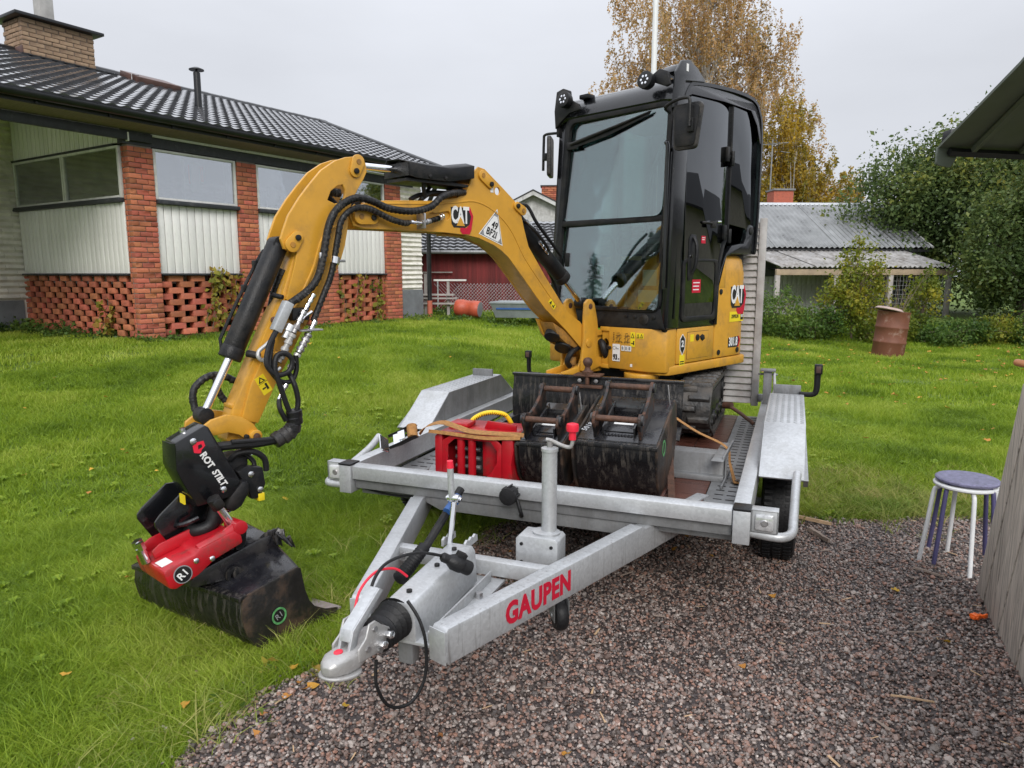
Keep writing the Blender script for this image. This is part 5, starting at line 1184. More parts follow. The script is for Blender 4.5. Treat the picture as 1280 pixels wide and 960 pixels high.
# mudguards: sloping front, chequered top, sloping back
for sx in (-1, 1):
    xa, xb = sx * 1.022, sx * 1.235; x0, x1 = min(xa, xb), max(xa, xb)
    yo = 0.0 if sx > 0 else 0.27; fq = 1.0 if sx > 0 else .8
    out = [(.985 - .385 * fq + yo, .60), (.985 + yo, .80), (2.02 + yo * .6, .80), (2.32 + yo * .6, .62), (2.32 + yo * .6, .605), (2.015 + yo * .6, .788), (.99 + yo, .788), (.995 - .385 * fq + yo, .59)]
    mb = MB(); mb.prism(out, x0, x1, 'x'); xo = x1 if sx > 0 else x0
    side = [(.60, .595), (.985, .797), (2.02, .797), (2.32, .615), (2.32, .56), (2.1, .60), (1.95, .66), (1.0, .66), (.80, .58), (.64, .52)]
    T_('mudguard', mb, 'galv', .003)
    mb = MB(); sl_ = [(.985 - .385 * fq + yo, .598), (.985 + yo, .798), (2.02 + yo * .6, .798), (2.32 + yo * .6, .618), (2.26 + yo * .6, .585), (2.0 + yo * .6, .70), (1.0 + yo, .70), (1.065 - .385 * fq + yo, .545)]
    xs_ = sx * 1.236; mb.add([(xs_ - sx * .003, y, z) for y, z in sl_] + [(xs_ + sx * .018 * (1 if z < .7 else 0), y, z - (.03 if z > .7 else 0)) for y, z in sl_], [list(range(8)), list(range(8, 16))[::-1]] + [(i, (i + 1) % 8, 8 + (i + 1) % 8, 8 + i) for i in range(8)]); T_('mudguard_lip', mb, 'galv', 0)
    mb = MB(); mb.prism([(.99 - .385 * fq + yo, .598), (.985 + yo, .797), (2.02 + yo * .6, .797), (2.30 + yo * .6, .615)], sx * 1.020 - .0015, sx * 1.020 + .0005, 'x'); T_('mudguard_inner', mb, 'galv_dull', 0)
    mb = MB(); rr = random.Random(4)
    for k in range(30):
        for q in range(6):
            cx_ = x0 + .02 + q * .035; cy_ = 1.02 + yo + k * (.033 if sx > 0 else .028); a = R(45) if (k + q) % 2 else R(-45)
            mb.box(-.011, .011, -.0025, .0025, 0, .0018, Matrix.Translation((cx_, cy_, .8005)) @ Matrix.Rotation(a, 4, 'Z'))
    T_('chequer_studs', mb, 'galv', 0, kind='stuff')
    # inner back plate at the rear of the mudguard
    T_('end_plate', MB().box(x0 + .02, x1 - .02, 2.06, 2.075, .79, .855), 'galv_dull', .004)
# front lamp bars
mb = MB(); mb.tube([(1.0, .02, .51), (1.10, .01, .505), (1.155, .02, .505), (1.185, .07, .51), (1.19, .16, .53), (1.195, .42, .60), (1.20, .56, .64)], .020, 12, smooth=4); T_('lamp_bar', mb, 'galv', 0)
mb = MB(); mb.tube([(-1.0, .0, .50), (-1.10, .0, .50), (-1.135, .03, .50), (-1.14, .12, .51), (-1.14, .42, .58), (-1.15, .56, .63)], .020, 12, smooth=4); T_('lamp_bar', mb, 'galv', 0)
for sx, x in ((1, 1.075), (-1, -1.055)):
    mb = MB(); mb.box(x - .055, x + .055, -.012, -.004, .525, .62); mb.box(x - .055, x - .047, -.012, .045, .525, .62); mb.box(x + .047, x + .055, -.012, .045, .525, .62); mb.box(x - .055, x + .055, -.012, .045, .615, .622) ; lb = T_('lamp_bracket', mb, 'galv', .001)
    hb = MB(); hb.box(x - .046, x + .046, -.004, .03, .53, .612); T_('lamp_housing', hb, 'black_satin', .004, parent=lb)
    mb = MB(); mb.box(x - .038, x + .038, -.026, -.003, .534, .606); ln = T_('lamp', mb, 'lamp_lens_clear' if sx > 0 else 'lamp_lens', .010)
    mb = MB(); mb.lathe([(.016, 0), (.012, .003), (.006, .003)], 14, Matrix.Translation((x, -.026, .57)) @ Matrix.Rotation(R(90), 4, 'X')); T_('reflector', mb, 'steel', 0, parent=ln)
mb = MB(); mb.prism([(-1.20, -.0), (-1.12, -.0), (-1.12, .03), (-1.2, .03)], .5, .50, 'z')
# wiring socket under the rail and drooping cable
mb = MB(); mb.cyl((-.055, -.02, .575), (-.055, -.075, .57), .036, n=16); mb.cyl((-.055, -.072, .57), (-.055, -.088, .57), .042, n=16)
for k in range(8): a = k * .785; mb.box(-.004, .004, .034, .044, -.0, .06, Matrix.Translation((-.055, -.02, .572)) @ Matrix.Rotation(R(90), 4, 'X') @ Matrix.Rotation(a, 4, 'Z'))
T_('parking_socket', mb, 'rubber', .001)
mb = MB(); mb.tube([(-.02, -.05, .55), (.0, -.06, .50), (-.0, -.04, .47), (-.03, .02, .45)], .009, 8, smooth=4); T_('wiring', mb, 'rubber', 0); T_('wiring', MB().tube([(-.95, .03, .49), (-.75, .03, .465), (-.5, .05, .47)], .006, 6, smooth=4), 'rubber', 0)
# rear support posts and marker lights on rubber arms
for sx in (1,):
    mb = MB(); mb.box(sx * .985 - .03, sx * .985 + .03, 2.6, 2.66, .62, .87); mb.box(sx * .985 - .055, sx * .985 + .055, 2.58, 2.68, .87, .885); mb.cyl((sx * .985 - .07, 2.63, .845), (sx * .985 + .07, 2.63, .845), .008, n=8); T_('rear_post', mb, 'galv_dull', .003)
    T_('spring_latch', MB().tube([(sx * 1.02, 2.55, .66), (sx * 1.04, 2.58, .74), (sx * 1.03, 2.62, .86)], .011, 8), 'galv', 0)
for sx, loc in ((1, (1.255, 2.05, .80)), (-1, (-.97, 2.85, .72))):
    x, y, z = loc; mb = MB(); mb.tube([(x - .05 * sx, y, z), (x + .03 * sx, y, z), (x + .055 * sx, y, z + .03), (x + .057 * sx, y, z + .12), (x + .06 * sx, y, z + .17)], (.016, .022), 10, smooth=3); a_ = T_('marker_arm', mb, 'rubber', 0)
    mb = MB(); mb.box(x + .035 * sx if sx > 0 else x - .085, x + .085 if sx > 0 else x - .035, y - .03, y + .02, z + .14, z + .205); T_('marker_lamp', mb, 'rubber', .005, parent=a_)
    mb = MB(); mb.box(min(x + .045 * sx, x + .075 * sx), max(x + .045 * sx, x + .075 * sx), y - .034, y - .028, z + .15, z + .195); T_('marker_lens', mb, 'copper_brown', .002, parent=a_)
# upright loading ramp: two stiles with horizontal slats
rp = T_('ramp', MB().box(.862, .915, 2.83, 2.90, .56, 2.02), 'ramp_slat', .004)
MB().box(-.20, -.15, 2.83, 2.90, .56, 2.02).build('stile', 'ramp_slat', rp, bevel=.004)
sl_m = None
nS = 27
sm_ = MB(); sm_.prism([(-.012, .0), (-.024, .004), (-.004, .049), (.010, .049), (.010, 0)], -.505, .505, 'x'); slm = sm_.mesh('slat', 'ramp_slat', bevel=.002)
for k in range(nS): link('slat', slm, rp, loc=(.356, 2.862, .575 + k * .0525))
T_('ramp_hinge', MB().box(.915, .985, 2.80, 2.84, .60, .66), 'galv_dull', .003)

# ------------------------------------------------------------------ cargo on the trailer
def on_trailer(name, label, cat, p, az=0.0, group=None): return thing(name, label, cat, TM @ Vector(p), TAZ + az, group)
DZ = .484
def bucket(name, label, p, W, D, H, ear_x, seed, sticker=(0, 0), pinh=0.0, az=0.0, number=False):
    """digging bucket lying on its mouth: back of the bowl to the front, hanger ears on top. x across, y backwards"""
    b = on_trailer(name, label, 'bucket', p, az, 'black digging buckets on the trailer')
    o = [(.10, 0), (.045, .07), (.015, .15), (.0, .21), (-.005, .262), (.01, .285), (.03, .29), (.48, .43), (.52, .40), (.56, .25), (.50, .10), (.42, .03)]
    o = [(y * D, z * H) for y, z in o]
    # curved back and top: a bent plate with thickness
    outer = o[:7]; inner = [(y + .014, z - .010) for y, z in outer]
    mb = MB(); mb.prism(outer + inner[::-1], -W / 2 + .012, W / 2 - .012, 'x'); mb.build('shell', 'black_mud', b, bevel=.003, sharp=50)
    mb = MB(); mb.prism([o[6], o[7], (o[7][0], o[7][1] - .012), (o[6][0], o[6][1] - .012)], -W / 2 + .012, W / 2 - .012, 'x'); mb.build('top_plate', 'black_paint', b, bevel=.002)
    for s in (-1, 1):
        mb = MB(); mb.prism(o, s * W / 2 - .0125, s * W / 2 + .0005, 'x'); sp = mb.build('side_plate', 'bucket_side', b, bevel=.003)
        if s > 0 and number:
            mb = MB(); mb.lathe([(.030, 0), (.043, 0), (.043, .001), (.030, .001)], 26, place((W / 2 + .001, .16 * D, .24), (0, 1, 0), (0, 0, 1), (1, 0, 0)), closed=True); mb.build('green_mark', 'green_chalk', sp)
    mb = MB(); mb.box(-W / 2, W / 2, -.012, .006, .262 * H, .282 * H); mb.build('stiffener', 'black_mud', b, bevel=.003)
    sl = math.atan2(.14 * H, .45 * D); Mt = Matrix.Translation((0, .03 * D, .29 * H)) @ Matrix.Rotation(sl, 4, 'X')
    # ears: curved plates carrying two pins
    prof = [(.02, 0), (.02, .03), (.0, .09), (.012, .125), (.045, .135), (.075, .12), (.12, .10), (.20, .105), (.28, .125), (.335, .165), (.37, .165), (.385, .13), (.36, .09), (.36, 0)]
    pins = [(.035, .105), (.352, .138)]
    for s in (-1, 1):
        x = s * ear_x
        mb = MB(); mb.prism(prof, x - .008, x + .008, 'x', Mt); e = mb.build('ear', 'ear_steel', b, bevel=.002)
        mb = MB(); mb.prism([(.05, 0), (.05, .05), (.33, .06), (.33, 0)], x - s * .035 - .005, x - s * .035 + .005, 'x', Mt); mb.build('gusset', 'black_paint', b, bevel=.002)
        for (y, z) in pins: MB().cyl((x + s * .008, y, z), (x + s * .018, y, z), .026, n=18, M=Mt).build('boss', 'black_paint', e)
    for (y, z) in pins: MB().cyl((-ear_x + .008, y, z), (ear_x - .008, y, z), .016, n=16, M=Mt).build('pin', 'rust', b)
    mb = MB(); mb.box(-ear_x + .04, ear_x - .04, .285, .295, .0, .045, Mt); mb.box(-ear_x + .03, ear_x - .03, .09, .30, .0, .006, Mt); mb.build('hanger_plate', 'black_paint', b, bevel=.003)
    mb = MB()
    for k in range(9): x = -ear_x + .05 + k * (2 * ear_x - .1) / 8; mb.lathe([(.006, 0), (.008, .006), (.003, .01)], 8, Mt @ Matrix.Translation((x, .055, .0)))
    mb.build('weld_beads', 'black_paint', b, kind='stuff')
    stx = MB(); stx.box(-.052 + sticker[0], .052 + sticker[0], .165, .245, .0065, .0075, Mt); st = stx.build('label_plate', 'white_print', b)
    text('label_print', 'BUCKET', Mt @ place((sticker[0], .196, .0078), (1, 0, 0), (0, 1, 0), (0, 0, 1)), 'black_print', st, size=.013) if False else None
    MB().box(-.035 + sticker[0], .03 + sticker[0], .222, .231, .0076, .008, Mt).build('label_print', 'black_print', st)
    MB().cyl((W / 2 - .02, .43 * D, .40 * H), (W / 2 - .035, .43 * D, .52 * H), .004, n=6).build('hook', 'steel', b)
    return b
big = bucket('digging_bucket', 'wide black digging bucket with chalk number and two rusty pins', (.352, .33, DZ), .425, 1.08, 1.0, .115, 1, number=True)
Mt_ = Matrix.Translation((0, .03 * 1.08, .29)) @ Matrix.Rotation(math.atan2(.14, .45 * 1.08), 4, 'X')
text('chalk_number', '5018B874', Mt_ @ place((-.168, .17, .0015), (.25, .97, 0), (-.97, .25, 0), (0, 0, 1)), 'chalk', big, size=.044, bold=.0006, spacing=1.15, sx=.9)
bucket('digging_bucket', 'narrow black digging bucket standing between the red frame and the wide bucket', (-.045, .33, DZ), .25, .98, .88, .092, 2)
# red frame of a quick hitch or fork carriage, lying open side forward
rf = on_trailer('red_attachment', 'open red steel attachment frame strapped down at the left front of the trailer', 'attachment', (-.415, .32, DZ))
W, H, D = .46, .255, .34
mb = MB(); mb.prism([(-.23, 0), (-.23, .24), (-.20, .27), (-.185, .27), (-.185, 0)], 0, D, 'y'); mb.build('side_plate', 'red_paint', rf, bevel=.004)
mb = MB(); mb.prism([(.165, 0), (.165, .25), (.185, .275), (.225, .27), (.232, .20), (.218, .12), (.232, 0)], 0, D, 'y'); mb.build('side_plate', 'red_paint', rf, bevel=.004)
mb = MB(); mb.prism([(-.185, 0), (-.185, .22), (-.12, .262), (.12, .262), (.164, .22), (.164, 0), (.12, 0), (.02, .0), (.10, .06), (.135, .12), (.135, .19), (.10, .235), (-.11, .235), (-.15, .20), (-.155, .05), (-.12, 0)], .0, .012, 'y'); mb.build('front_plate', 'red_paint', rf, bevel=.002)
for x in (-.085, -.02): MB().cyl((x, .03, .0), (x, .03, .25), .022, n=16).build('tube', 'red_paint', rf)
MB().box(.02, .10, .08, .10, .02, .22).build('inner_plate', 'red_paint', rf, bevel=.003)
MB().box(-.18, .16, .20, .21, .0, .24).build('back_plate', 'interior_dark', rf)
for z in (.06, .11, .16): MB().cyl((-.15, .10, z), (.0, .10, z), .012, n=10).build('rod', 'steel', rf)
mb = MB(); mb.prism([(-.20, .258), (-.20, .272), (.20, .272), (.20, .258)], .0, D, 'y'); mb.build('top_plate', 'red_paint', rf, bevel=.003)
mb = MB(); mb.prism([(.0, .272), (.19, .272), (.19, .30), (.02, .315)], .15, .16, 'y'); mb.build('rib', 'red_paint', rf, bevel=.002)
mb = MB(); mb.box(-.2, -.08, .10, .22, .272, .30); mb.build('lug', 'red_paint', rf, bevel=.01)
# yellow hose, black box
yh = on_trailer('yellow_hose', 'coil of yellow spiral-wrapped hose behind the red frame', 'hose', (-.42, .55, DZ))
MB().tube([(-.12, -.03, .20), (-.11, .0, .285), (-.06, .03, .325), (.0, .06, .335), (.06, .10, .315), (.09, .13, .25)], .013, 10, smooth=5).build('hose', 'yellow_hose', yh)
mb = MB()
for k in range(26):
    t = k / 25 * 4; i = min(int(t), 4); P_ = [Vector(p) for p in [(-.12, -.03, .20), (-.11, .0, .285), (-.06, .03, .325), (.0, .06, .335), (.06, .10, .315), (.09, .13, .25)]]
    q = P_[i].lerp(P_[i + 1], t - i) if i < 5 else P_[5]; mb.lathe([(.0125, 0), (.0145, .002), (.0125, .004)], 10, Matrix.Translation(q) @ (P_[min(i + 1, 5)] - P_[i]).to_track_quat('Z', 'Y').to_matrix().to_4x4() @ Matrix.Rotation(.3, 4, 'X'))
mb.build('spiral_guard', 'black_satin', yh)
bx = on_trailer('black_box', 'open rectangular black steel box behind the red frame', 'box', (-.255, .80, DZ))
mb = MB(); mb.box(-.13, .13, -.16, -.155, .05, .27); mb.box(-.13, .13, .13, .135, .05, .27); mb.box(-.135, -.13, -.16, .135, .05, .27); mb.box(.13, .135, -.16, .135, .05, .27); mb.box(-.13, .13, -.155, .13, .05, .06); mb.build('shell', 'black_satin', bx, bevel=.002)
MB().box(-.12, .12, -.14, .12, 0, .05).build('foot', 'black_satin', bx)
# ratchet strap
rs_ = on_trailer('ratchet_strap', 'brown ratchet strap with steel buckle thrown over the red frame', 'strap', (-.70, .30, DZ))
def strap(mb, pts, w, wd=(0, 1, 0), t=.003, k=6):
    pts = spline([Vector(p) for p in pts], k); wd = Vector(wd).normalized(); vs = []
    for i, p in enumerate(pts):
        d = (pts[min(i + 1, len(pts) - 1)] - pts[max(i - 1, 0)]).normalized(); n = d.cross(wd).normalized(); s = n.cross(d).normalized()
        vs += [p - s * w / 2 - n * t / 2, p + s * w / 2 - n * t / 2, p + s * w / 2 + n * t / 2, p - s * w / 2 + n * t / 2]
    N = len(pts); mb.add(vs, [(i * 4 + j, i * 4 + (j + 1) % 4, (i + 1) * 4 + (j + 1) % 4, (i + 1) * 4 + j) for i in range(N - 1) for j in range(4)] + [(3, 2, 1, 0), (N * 4 - 4, N * 4 - 3, N * 4 - 2, N * 4 - 1)])
mb = MB(); strap(mb, [(-.27, .30, .14), (-.20, .15, .16), (-.11, .0, .20), (-.02, -.06, .245)], .045, (.4, 1, .1)); mb.build('strap_tail', 'webbing', rs_)
mb = MB(); strap(mb, [(.0, -.05, .26), (.03, -.02, .30), (.10, .02, .320), (.18, .035, .300), (.27, .03, .281), (.40, .04, .279), (.50, .045, .281), (.56, .06, .278)], .055, (0, 1, .15)); strap(mb, [(.04, -.02, .275), (.13, .0, .268), (.25, .008, .260), (.37, .006, .258), (.48, .01, .266), (.555, .02, .27)], .019, (0, .35, 1)); mb.build('strap_band', 'webbing', rs_)
Mk = Matrix.Translation((-.075, -.09, .25)) @ Matrix.Rotation(R(-22), 4, 'Y') @ Matrix.Rotation(R(8), 4, 'Z') @ Matrix.Rotation(R(58), 4, 'X')
mb = MB()
for y in (-.035, .035): mb.prism([(-.10, -.015), (-.09, .010), (-.02, .018), (.05, .034), (.085, .03), (.09, .0), (.04, -.006), (-.02, -.018)], y - .002, y + .002, 'y', Mk)
mb.build('ratchet_frame', 'black_satin', rs_, bevel=.001)
mb = MB(); mb.cyl((.065, -.035, .02), (.065, .035, .02), .028, n=16, M=Mk); mb.build('ratchet_spool', 'webbing', rs_)
mb = MB(); mb.tube([(-.12, -.04, -.03), (-.13, -.04, .01), (-.13, .04, .01), (-.12, .04, -.03)], .005, 8, M=Mk); mb.box(-.125, -.12, -.04, .04, -.045, .04, Mk); mb.build('ratchet_handle', 'chrome', rs_)
mb = MB(); mb.box(-.06, -.02, -.03, .03, .0, .006, Mk); mb.box(-.02, .02, -.025, .025, .02, .026, Mk); mb.cyl((.0, -.034, .01), (.0, .034, .01), .008, n=10, M=Mk); mb.build('ratchet_pawl', 'chrome', rs_)
# steel beams lying in front of the right-hand track
sbm_ = on_trailer('steel_beam', 'short grey channel-section steel beam lying by the right rail of the trailer', 'beam', (.70, .93, DZ), 2)
pr = [(-.12, 0), (.04, 0), (.04, .03), (-.04, .03), (-.04, .115), (.05, .115), (.05, .145), (-.07, .145), (-.07, .03), (-.12, .03)]
mb = MB(); mb.prism([(y * .9, z) for y, z in pr], -.17, .14, 'x'); mb.build('channel', 'galv_dull', sbm_, bevel=.003)
mb = MB(); mb.prism([(-.24, .0), (-.24, .02), (-.08, .02), (-.08, .14), (-.20, .14), (-.20, .165), (.22, .165), (.22, .14), (-.06, .14), (-.06, .02), (.16, .02), (.16, 0)], .142, .152, 'x'); mb.box(.09, .152, -.24, .2, .147, .152); mb.build('end_plate', 'galv_dull', sbm_, bevel=.002)
sp2 = on_trailer('lashing_strap', 'brown lashing strap hanging over the grey steel beam at the right rail', 'strap', (.75, 1.05, DZ))
mb = MB(); strap(mb, [(-.28, .12, .30), (-.10, .02, .22), (.08, -.08, .165), (.11, -.12, .08), (.14, -.20, .02), (.16, -.26, .012)], .03, (.2, 1, 0)); mb.build('band', 'webbing', sp2)
mb = MB(); strap(mb, [(-.24, -.05, .22), (-.17, -.38, .05), (-.12, -.66, .012)], .035, (1, .1, 0)); mb.build('dark_band', 'rust', sp2)
MB().tube([(.15, -.22, .015), (.19, -.26, .03), (.20, -.31, .012)], .006, 8, smooth=3).build('hook', 'steel', sp2)
lc = on_trailer('load_binder', 'rusty chain binder between the right-hand track and the rail', 'chain', (.80, 2.25, DZ))
mb = MB(); mb.tube([(-.08, .05, .17), (.02, .0, .12), (.12, -.06, .06)], .014, 8); mb.cyl((-.10, .06, .16), (-.04, .03, .165), .025, n=12); mb.build('bar', 'rust', lc)
mb = MB()
for k in range(6): mb.tube([Vector((.10 + k * .012, -.05 - k * .008, .075 - k * .012)) + Vector((.01 * math.cos(a), 0, .012 * math.sin(a))) for a in np.linspace(0, 6.28, 9)], .003, 5)
mb.build('chain', 'rust', lc)

# ------------------------------------------------------------------ the mini excavator (y runs backwards from the slew centre, x to its left side, which faces us)
MC = (0.941, 5.333, 0); MAZ = 45
exc = thing('mini_excavator', 'yellow and black tracked mini excavator with its boom reaching down over the lawn', 'excavator', MC, MAZ)
MM = Matrix.Translation(exc.location) @ Euler(exc.rotation_euler).to_matrix().to_4x4()
T2M = MM.inverted() @ TM
def E_(name, mb, ms, bevel=.004, parent=None, **k): return mb.build(name, ms, parent or exc, bevel=bevel, **k)
def TB(): return MB(T2M)
TX, TY = .06, 2.36                        # undercarriage centre in trailer coordinates
# rubber tracks
for s in (-1, 1):
    xo, xi = TX + s * .61, TX + s * .37; x0, x1 = min(xo, xi), max(xo, xi)
    # belt outline (y, z)
    z0, z1 = DZ + .004, DZ + .375; y0, y1 = TY - .66, TY + .66; r_ = .17
    path = []
    for k in range(13): a = R(90 + k * 15); path.append((y0 + r_ * math.cos(a) + .03, z1 - r_ + r_ * math.sin(a) * 1.0 if k < 6 else (z1 - r_) + (r_ * math.sin(a)) * (1.0)))
    path = []
    def arc(cy, cz, r, a0, a1, n):
        for k in range(n + 1): a = R(a0 + (a1 - a0) * k / n); path.append((cy + r * math.cos(a), cz + r * math.sin(a)))
    arc(y0 + .12, DZ + .21, .165, 95, 215, 9); arc(y0 + .27, DZ + .085, .085, 225, 270, 3); arc(y1 - .27, DZ + .085, .085, 270, 315, 3); arc(y1 - .12, DZ + .21, .165, -35, 85, 9)
    N = len(path); P3 = [Vector((0, p[0], p[1])) for p in path]
    cen = Vector((0, TY, DZ + .19)); mb = TB(); vs = []
    def nrm(i):
        d = (P3[(i + 1) % N] - P3[i - 1]).normalized(); n = Vector((0, d.z, -d.y)); return n if n.dot(P3[i] - cen) > 0 else -n
    for i in range(N):
        n = nrm(i); a, b = P3[i], P3[i] - n * .028
        vs += [(x0, a.y, a.z), (x1, a.y, a.z), (x1, b.y, b.z), (x0, b.y, b.z)]
    mb.add(vs, [(i * 4 + j, i * 4 + (j + 1) % 4, ((i + 1) % N) * 4 + (j + 1) % 4, ((i + 1) % N) * 4 + j) for i in range(N) for j in range(4)])
    belt = E_('track', mb, 'rubber_track', 0, sharp=40)
    # tread lugs, each a block proud of the belt
    L = [0]; 
    for i in range(N): L.append(L[-1] + (P3[(i + 1) % N] - P3[i]).length)
    nl = 44; lug = 0
    for k in range(nl):
        q = k * L[-1] / nl; i = max(j for j in range(N) if L[j] <= q); t = (q - L[i]) / max(1e-6, L[i + 1] - L[i]); p = P3[i].lerp(P3[(i + 1) % N], t); d = (P3[(i + 1) % N] - P3[i]).normalized(); n = Vector((0, d.z, -d.y)); n = n if n.dot(p - cen) > 0 else -n
        if p.z < DZ + .02: continue
        F_ = place(p, (1, 0, 0), d, n)
        left = k % 2
        a0, a1 = (x0 + .005, (x0 + x1) / 2 + .03) if left else ((x0 + x1) / 2 - .03, x1 - .005)
        mb = TB(); w0, w1 = .024, .014
        mb.add([(a0, -w0, -.002), (a1, -w0, -.002), (a1, w0, -.002), (a0, w0, -.002), (a0 + .01, -w1, .022), (a1 - .01, -w1, .022), (a1 - .01, w1, .022), (a0 + .01, w1, .022)], [(3, 2, 1, 0), (4, 5, 6, 7), (0, 1, 5, 4), (1, 2, 6, 5), (2, 3, 7, 6), (3, 0, 4, 7)], F_)
        link('tread_lug', mb.mesh('tread_lug', 'rubber_track', bevel=.003), belt)
    # rollers, sprocket, idler, track frame
    fx0, fx1 = x0 + .04, x1 - .02
    E_('track_frame', (lambda m: m.prism([(y0 + .10, DZ + .11), (y0 + .06, DZ + .20), (y0 + .14, DZ + .28), (y1 - .14, DZ + .28), (y1 - .06, DZ + .20), (y1 - .10, DZ + .11)], fx0 + .02, fx1 - .015, 'x'))(TB()), 'black_satin', .008)
    for y, rr_, z in [(y0 + .12, .125, .21), (y1 - .12, .125, .21)] + [(y0 + .30 + k * .24, .055, .085) for k in range(4)]:
        mb = TB(); mb.cyl((fx0, y, DZ + z), (fx1, y, DZ + z), rr_, n=26); mb.cyl((fx0 - .006, y, DZ + z), (fx1 + .008, y, DZ + z), rr_ * .45, n=16); E_('roller', mb, 'black_satin', .003)
# centre frame and slew ring
E_('undercarriage', TB().box(TX - .36, TX + .36, TY - .30, TY + .30, DZ + .14, DZ + .34), 'black_satin', .02)
E_('slew_ring', MB().cyl((0, 0, DZ + .33), (0, 0, .935), .29, n=48), 'black_satin', 0)
# dozer blade with arms, ball hitch
by = 1.36
prof = [(by + .035, .60), (by + .012, .66), (by + .004, .74), (by + .010, .82), (by + .03, .885), (by + .028, .93), (by + .045, .93), (by + .05, .88), (by + .028, .82), (by + .02, .74), (by + .028, .66), (by + .05, .60)]
mb = TB(); mb.prism(prof, -.60, .53, 'x'); bl = E_('blade', mb, 'black_mud', .002, sharp=50)
mb = TB(); mb.box(-.605, .535, by + .015, by + .055, .925, .942); E_('blade_top_edge', mb, 'black_paint', .003, parent=bl)
mb = TB(); mb.prism([(by - .05, .575), (by - .06, .585), (by + .03, .665), (by + .04, .65)], -.60, .53, 'x'); E_('cutting_edge', mb, 'black_mud', .002, parent=bl)
for s in (-1, 1):
    mb = TB(); mb.prism([(by + .04, .62), (by + .04, .82), (by + .15, .80), (by + .75, .74), (by + .75, .66)], TX + s * .24 - .02, TX + s * .24 + .02, 'x'); E_('blade_arm', mb, 'black_satin', .004)
bx_ = -.075
mb = TB(); mb.box(bx_ - .09, bx_ + .09, by - .035, by + .08, .945, .957); mb.box(bx_ - .10, bx_ + .10, by - .03, by + .01, .87, .89); mb.cyl((bx_, by - .012, .89), (bx_, by - .012, .945), .014, n=12); E_('hitch_plate', mb, 'rust', .003)
mb = TB(); mb.lathe([(.034, 0), (.036, .02), (.022, .028), (.017, .05), (.026, .062), (.032, .082), (.026, .102), (.010, .110)], 24, Matrix.Translation((bx_, by - .005, .957))); E_('hitch_ball', mb, 'rust', 0, sharp=50)
for x in (-.055, .055): E_('bolt', TB().cyl((bx_ + x, by - .004, .915), (bx_ + x, by + .014, .915), .014, n=6), 'steel', .001)

# ---- body: x .5 is the door side
BZ0, BZ1 = .93, 1.235
mb = MB(); mb.add([(.03, -.40, BZ0 + .02), (.36, -.42, BZ0 + .01), (.50, -.30, BZ0 + .01), (.50, -.25, BZ0 + .01), (.03, -.25, BZ0 + .02)] + [(.03, -.40, BZ1), (.36, -.42, BZ1), (.50, -.30, BZ1), (.50, -.25, BZ1), (.03, -.25, BZ1)], [(4, 3, 2, 1, 0), (5, 6, 7, 8, 9)] + [(i, (i + 1) % 5, 5 + (i + 1) % 5, 5 + i) for i in range(5)])
E_('front_cover', MB().prism([(.045, -.415), (.40, -.42), (.497, -.375), (.50, -.30), (.50, -.262), (.045, -.262)], BZ0 + .01, BZ1, 'z'), 'yellow', .010)
E_('lower_sill', MB().prism([(.10, -.36), (.44, -.38), (.50, -.34), (.506, -.26), (.506, .70), (.46, .745), (.2, .745), (.1, .2)], BZ0 - .012, BZ0 + .055, 'z'), 'yellow', .012)
E_('side_cover', MB().box(.20, .503, -.256, .228, BZ0 + .06, BZ1 - .004), 'yellow', .008)
mb = MB(); mb.box(.503, .5055, -.13, .15, BZ0 + .085, BZ1 - .035); hc = E_('hatch', mb, 'yellow', .001)
mb = MB()
for z_ in (BZ0 + .083, BZ1 - .035): mb.box(.5028, .5036, -.132, .152, z_, z_ + .003)
for y_ in (-.133, .150): mb.box(.5028, .5036, y_, y_ + .003, BZ0 + .083, BZ1 - .033)
E_('hatch_gap', mb, 'black_print', 0, parent=hc)
mb = MB(); mb.prism([(-.02, .0), (.01, .015), (.04, .005), (.05, -.02), (.02, -.035), (-.01, -.02)], .5056, .5075, 'x', Matrix.Translation((0, .05, BZ1 - .07))); mb.cyl((.5056, -.005, BZ1 - .075), (.514, -.005, BZ1 - .075), .022, n=16); mb.cyl((.5056, .06, BZ1 - .085), (.512, .06, BZ1 - .085), .016, n=12); E_('lock', mb, 'black_satin', .001, parent=hc)
# rounded counterweight
cwp = [(.503, .238), (.503, .58), (.49, .66), (.46, .72), (.38, .755), (.2, .775), (-.2, .775), (-.38, .755), (-.46, .72), (-.50, .62), (-.50, .238)]
mb = MB()
n = len(cwp); vs = []
for z, k, yy in ((BZ0 + .06, 1, 0), (BZ0 + .12, 1, 0), (1.60, 1, 0), (1.70, .97, .0), (1.735, .93, .02)):
    for x, y in cwp: vs.append((x * k, max(y * (1 if k == 1 else k + .012), .238 + (.30 * 0)), z))
mb.add(vs, [list(range(n))[::-1], [4 * n + j for j in range(n)]] + [(i * n + j, i * n + (j + 1) % n, (i + 1) * n + (j + 1) % n, (i + 1) * n + j) for i in range(4) for j in range(n)])
E_('counterweight', mb, 'yellow', .010)
E_('counterweight_sill', MB().prism([(.510, .25), (.510, .60), (.495, .68), (.46, .735), (.38, .772), (-.38, .772), (-.46, .735), (-.5, .62), (-.5, .25)], BZ0 - .01, BZ0 + .054, 'z'), 'yellow', .008)
E_('counterweight_shoulder', MB().prism([(.243, 1.50), (.243, 1.60), (.33, 1.728), (.36, 1.728), (.36, 1.50)], .497, .506, 'x'), 'yellow', .004)
for y, z in ((.30, 1.47), (.30, 1.03), (.58, 1.03)): E_('bolt', MB().cyl((.503, y, z), (.511, y, z), .020, n=16), 'black_satin', .002)
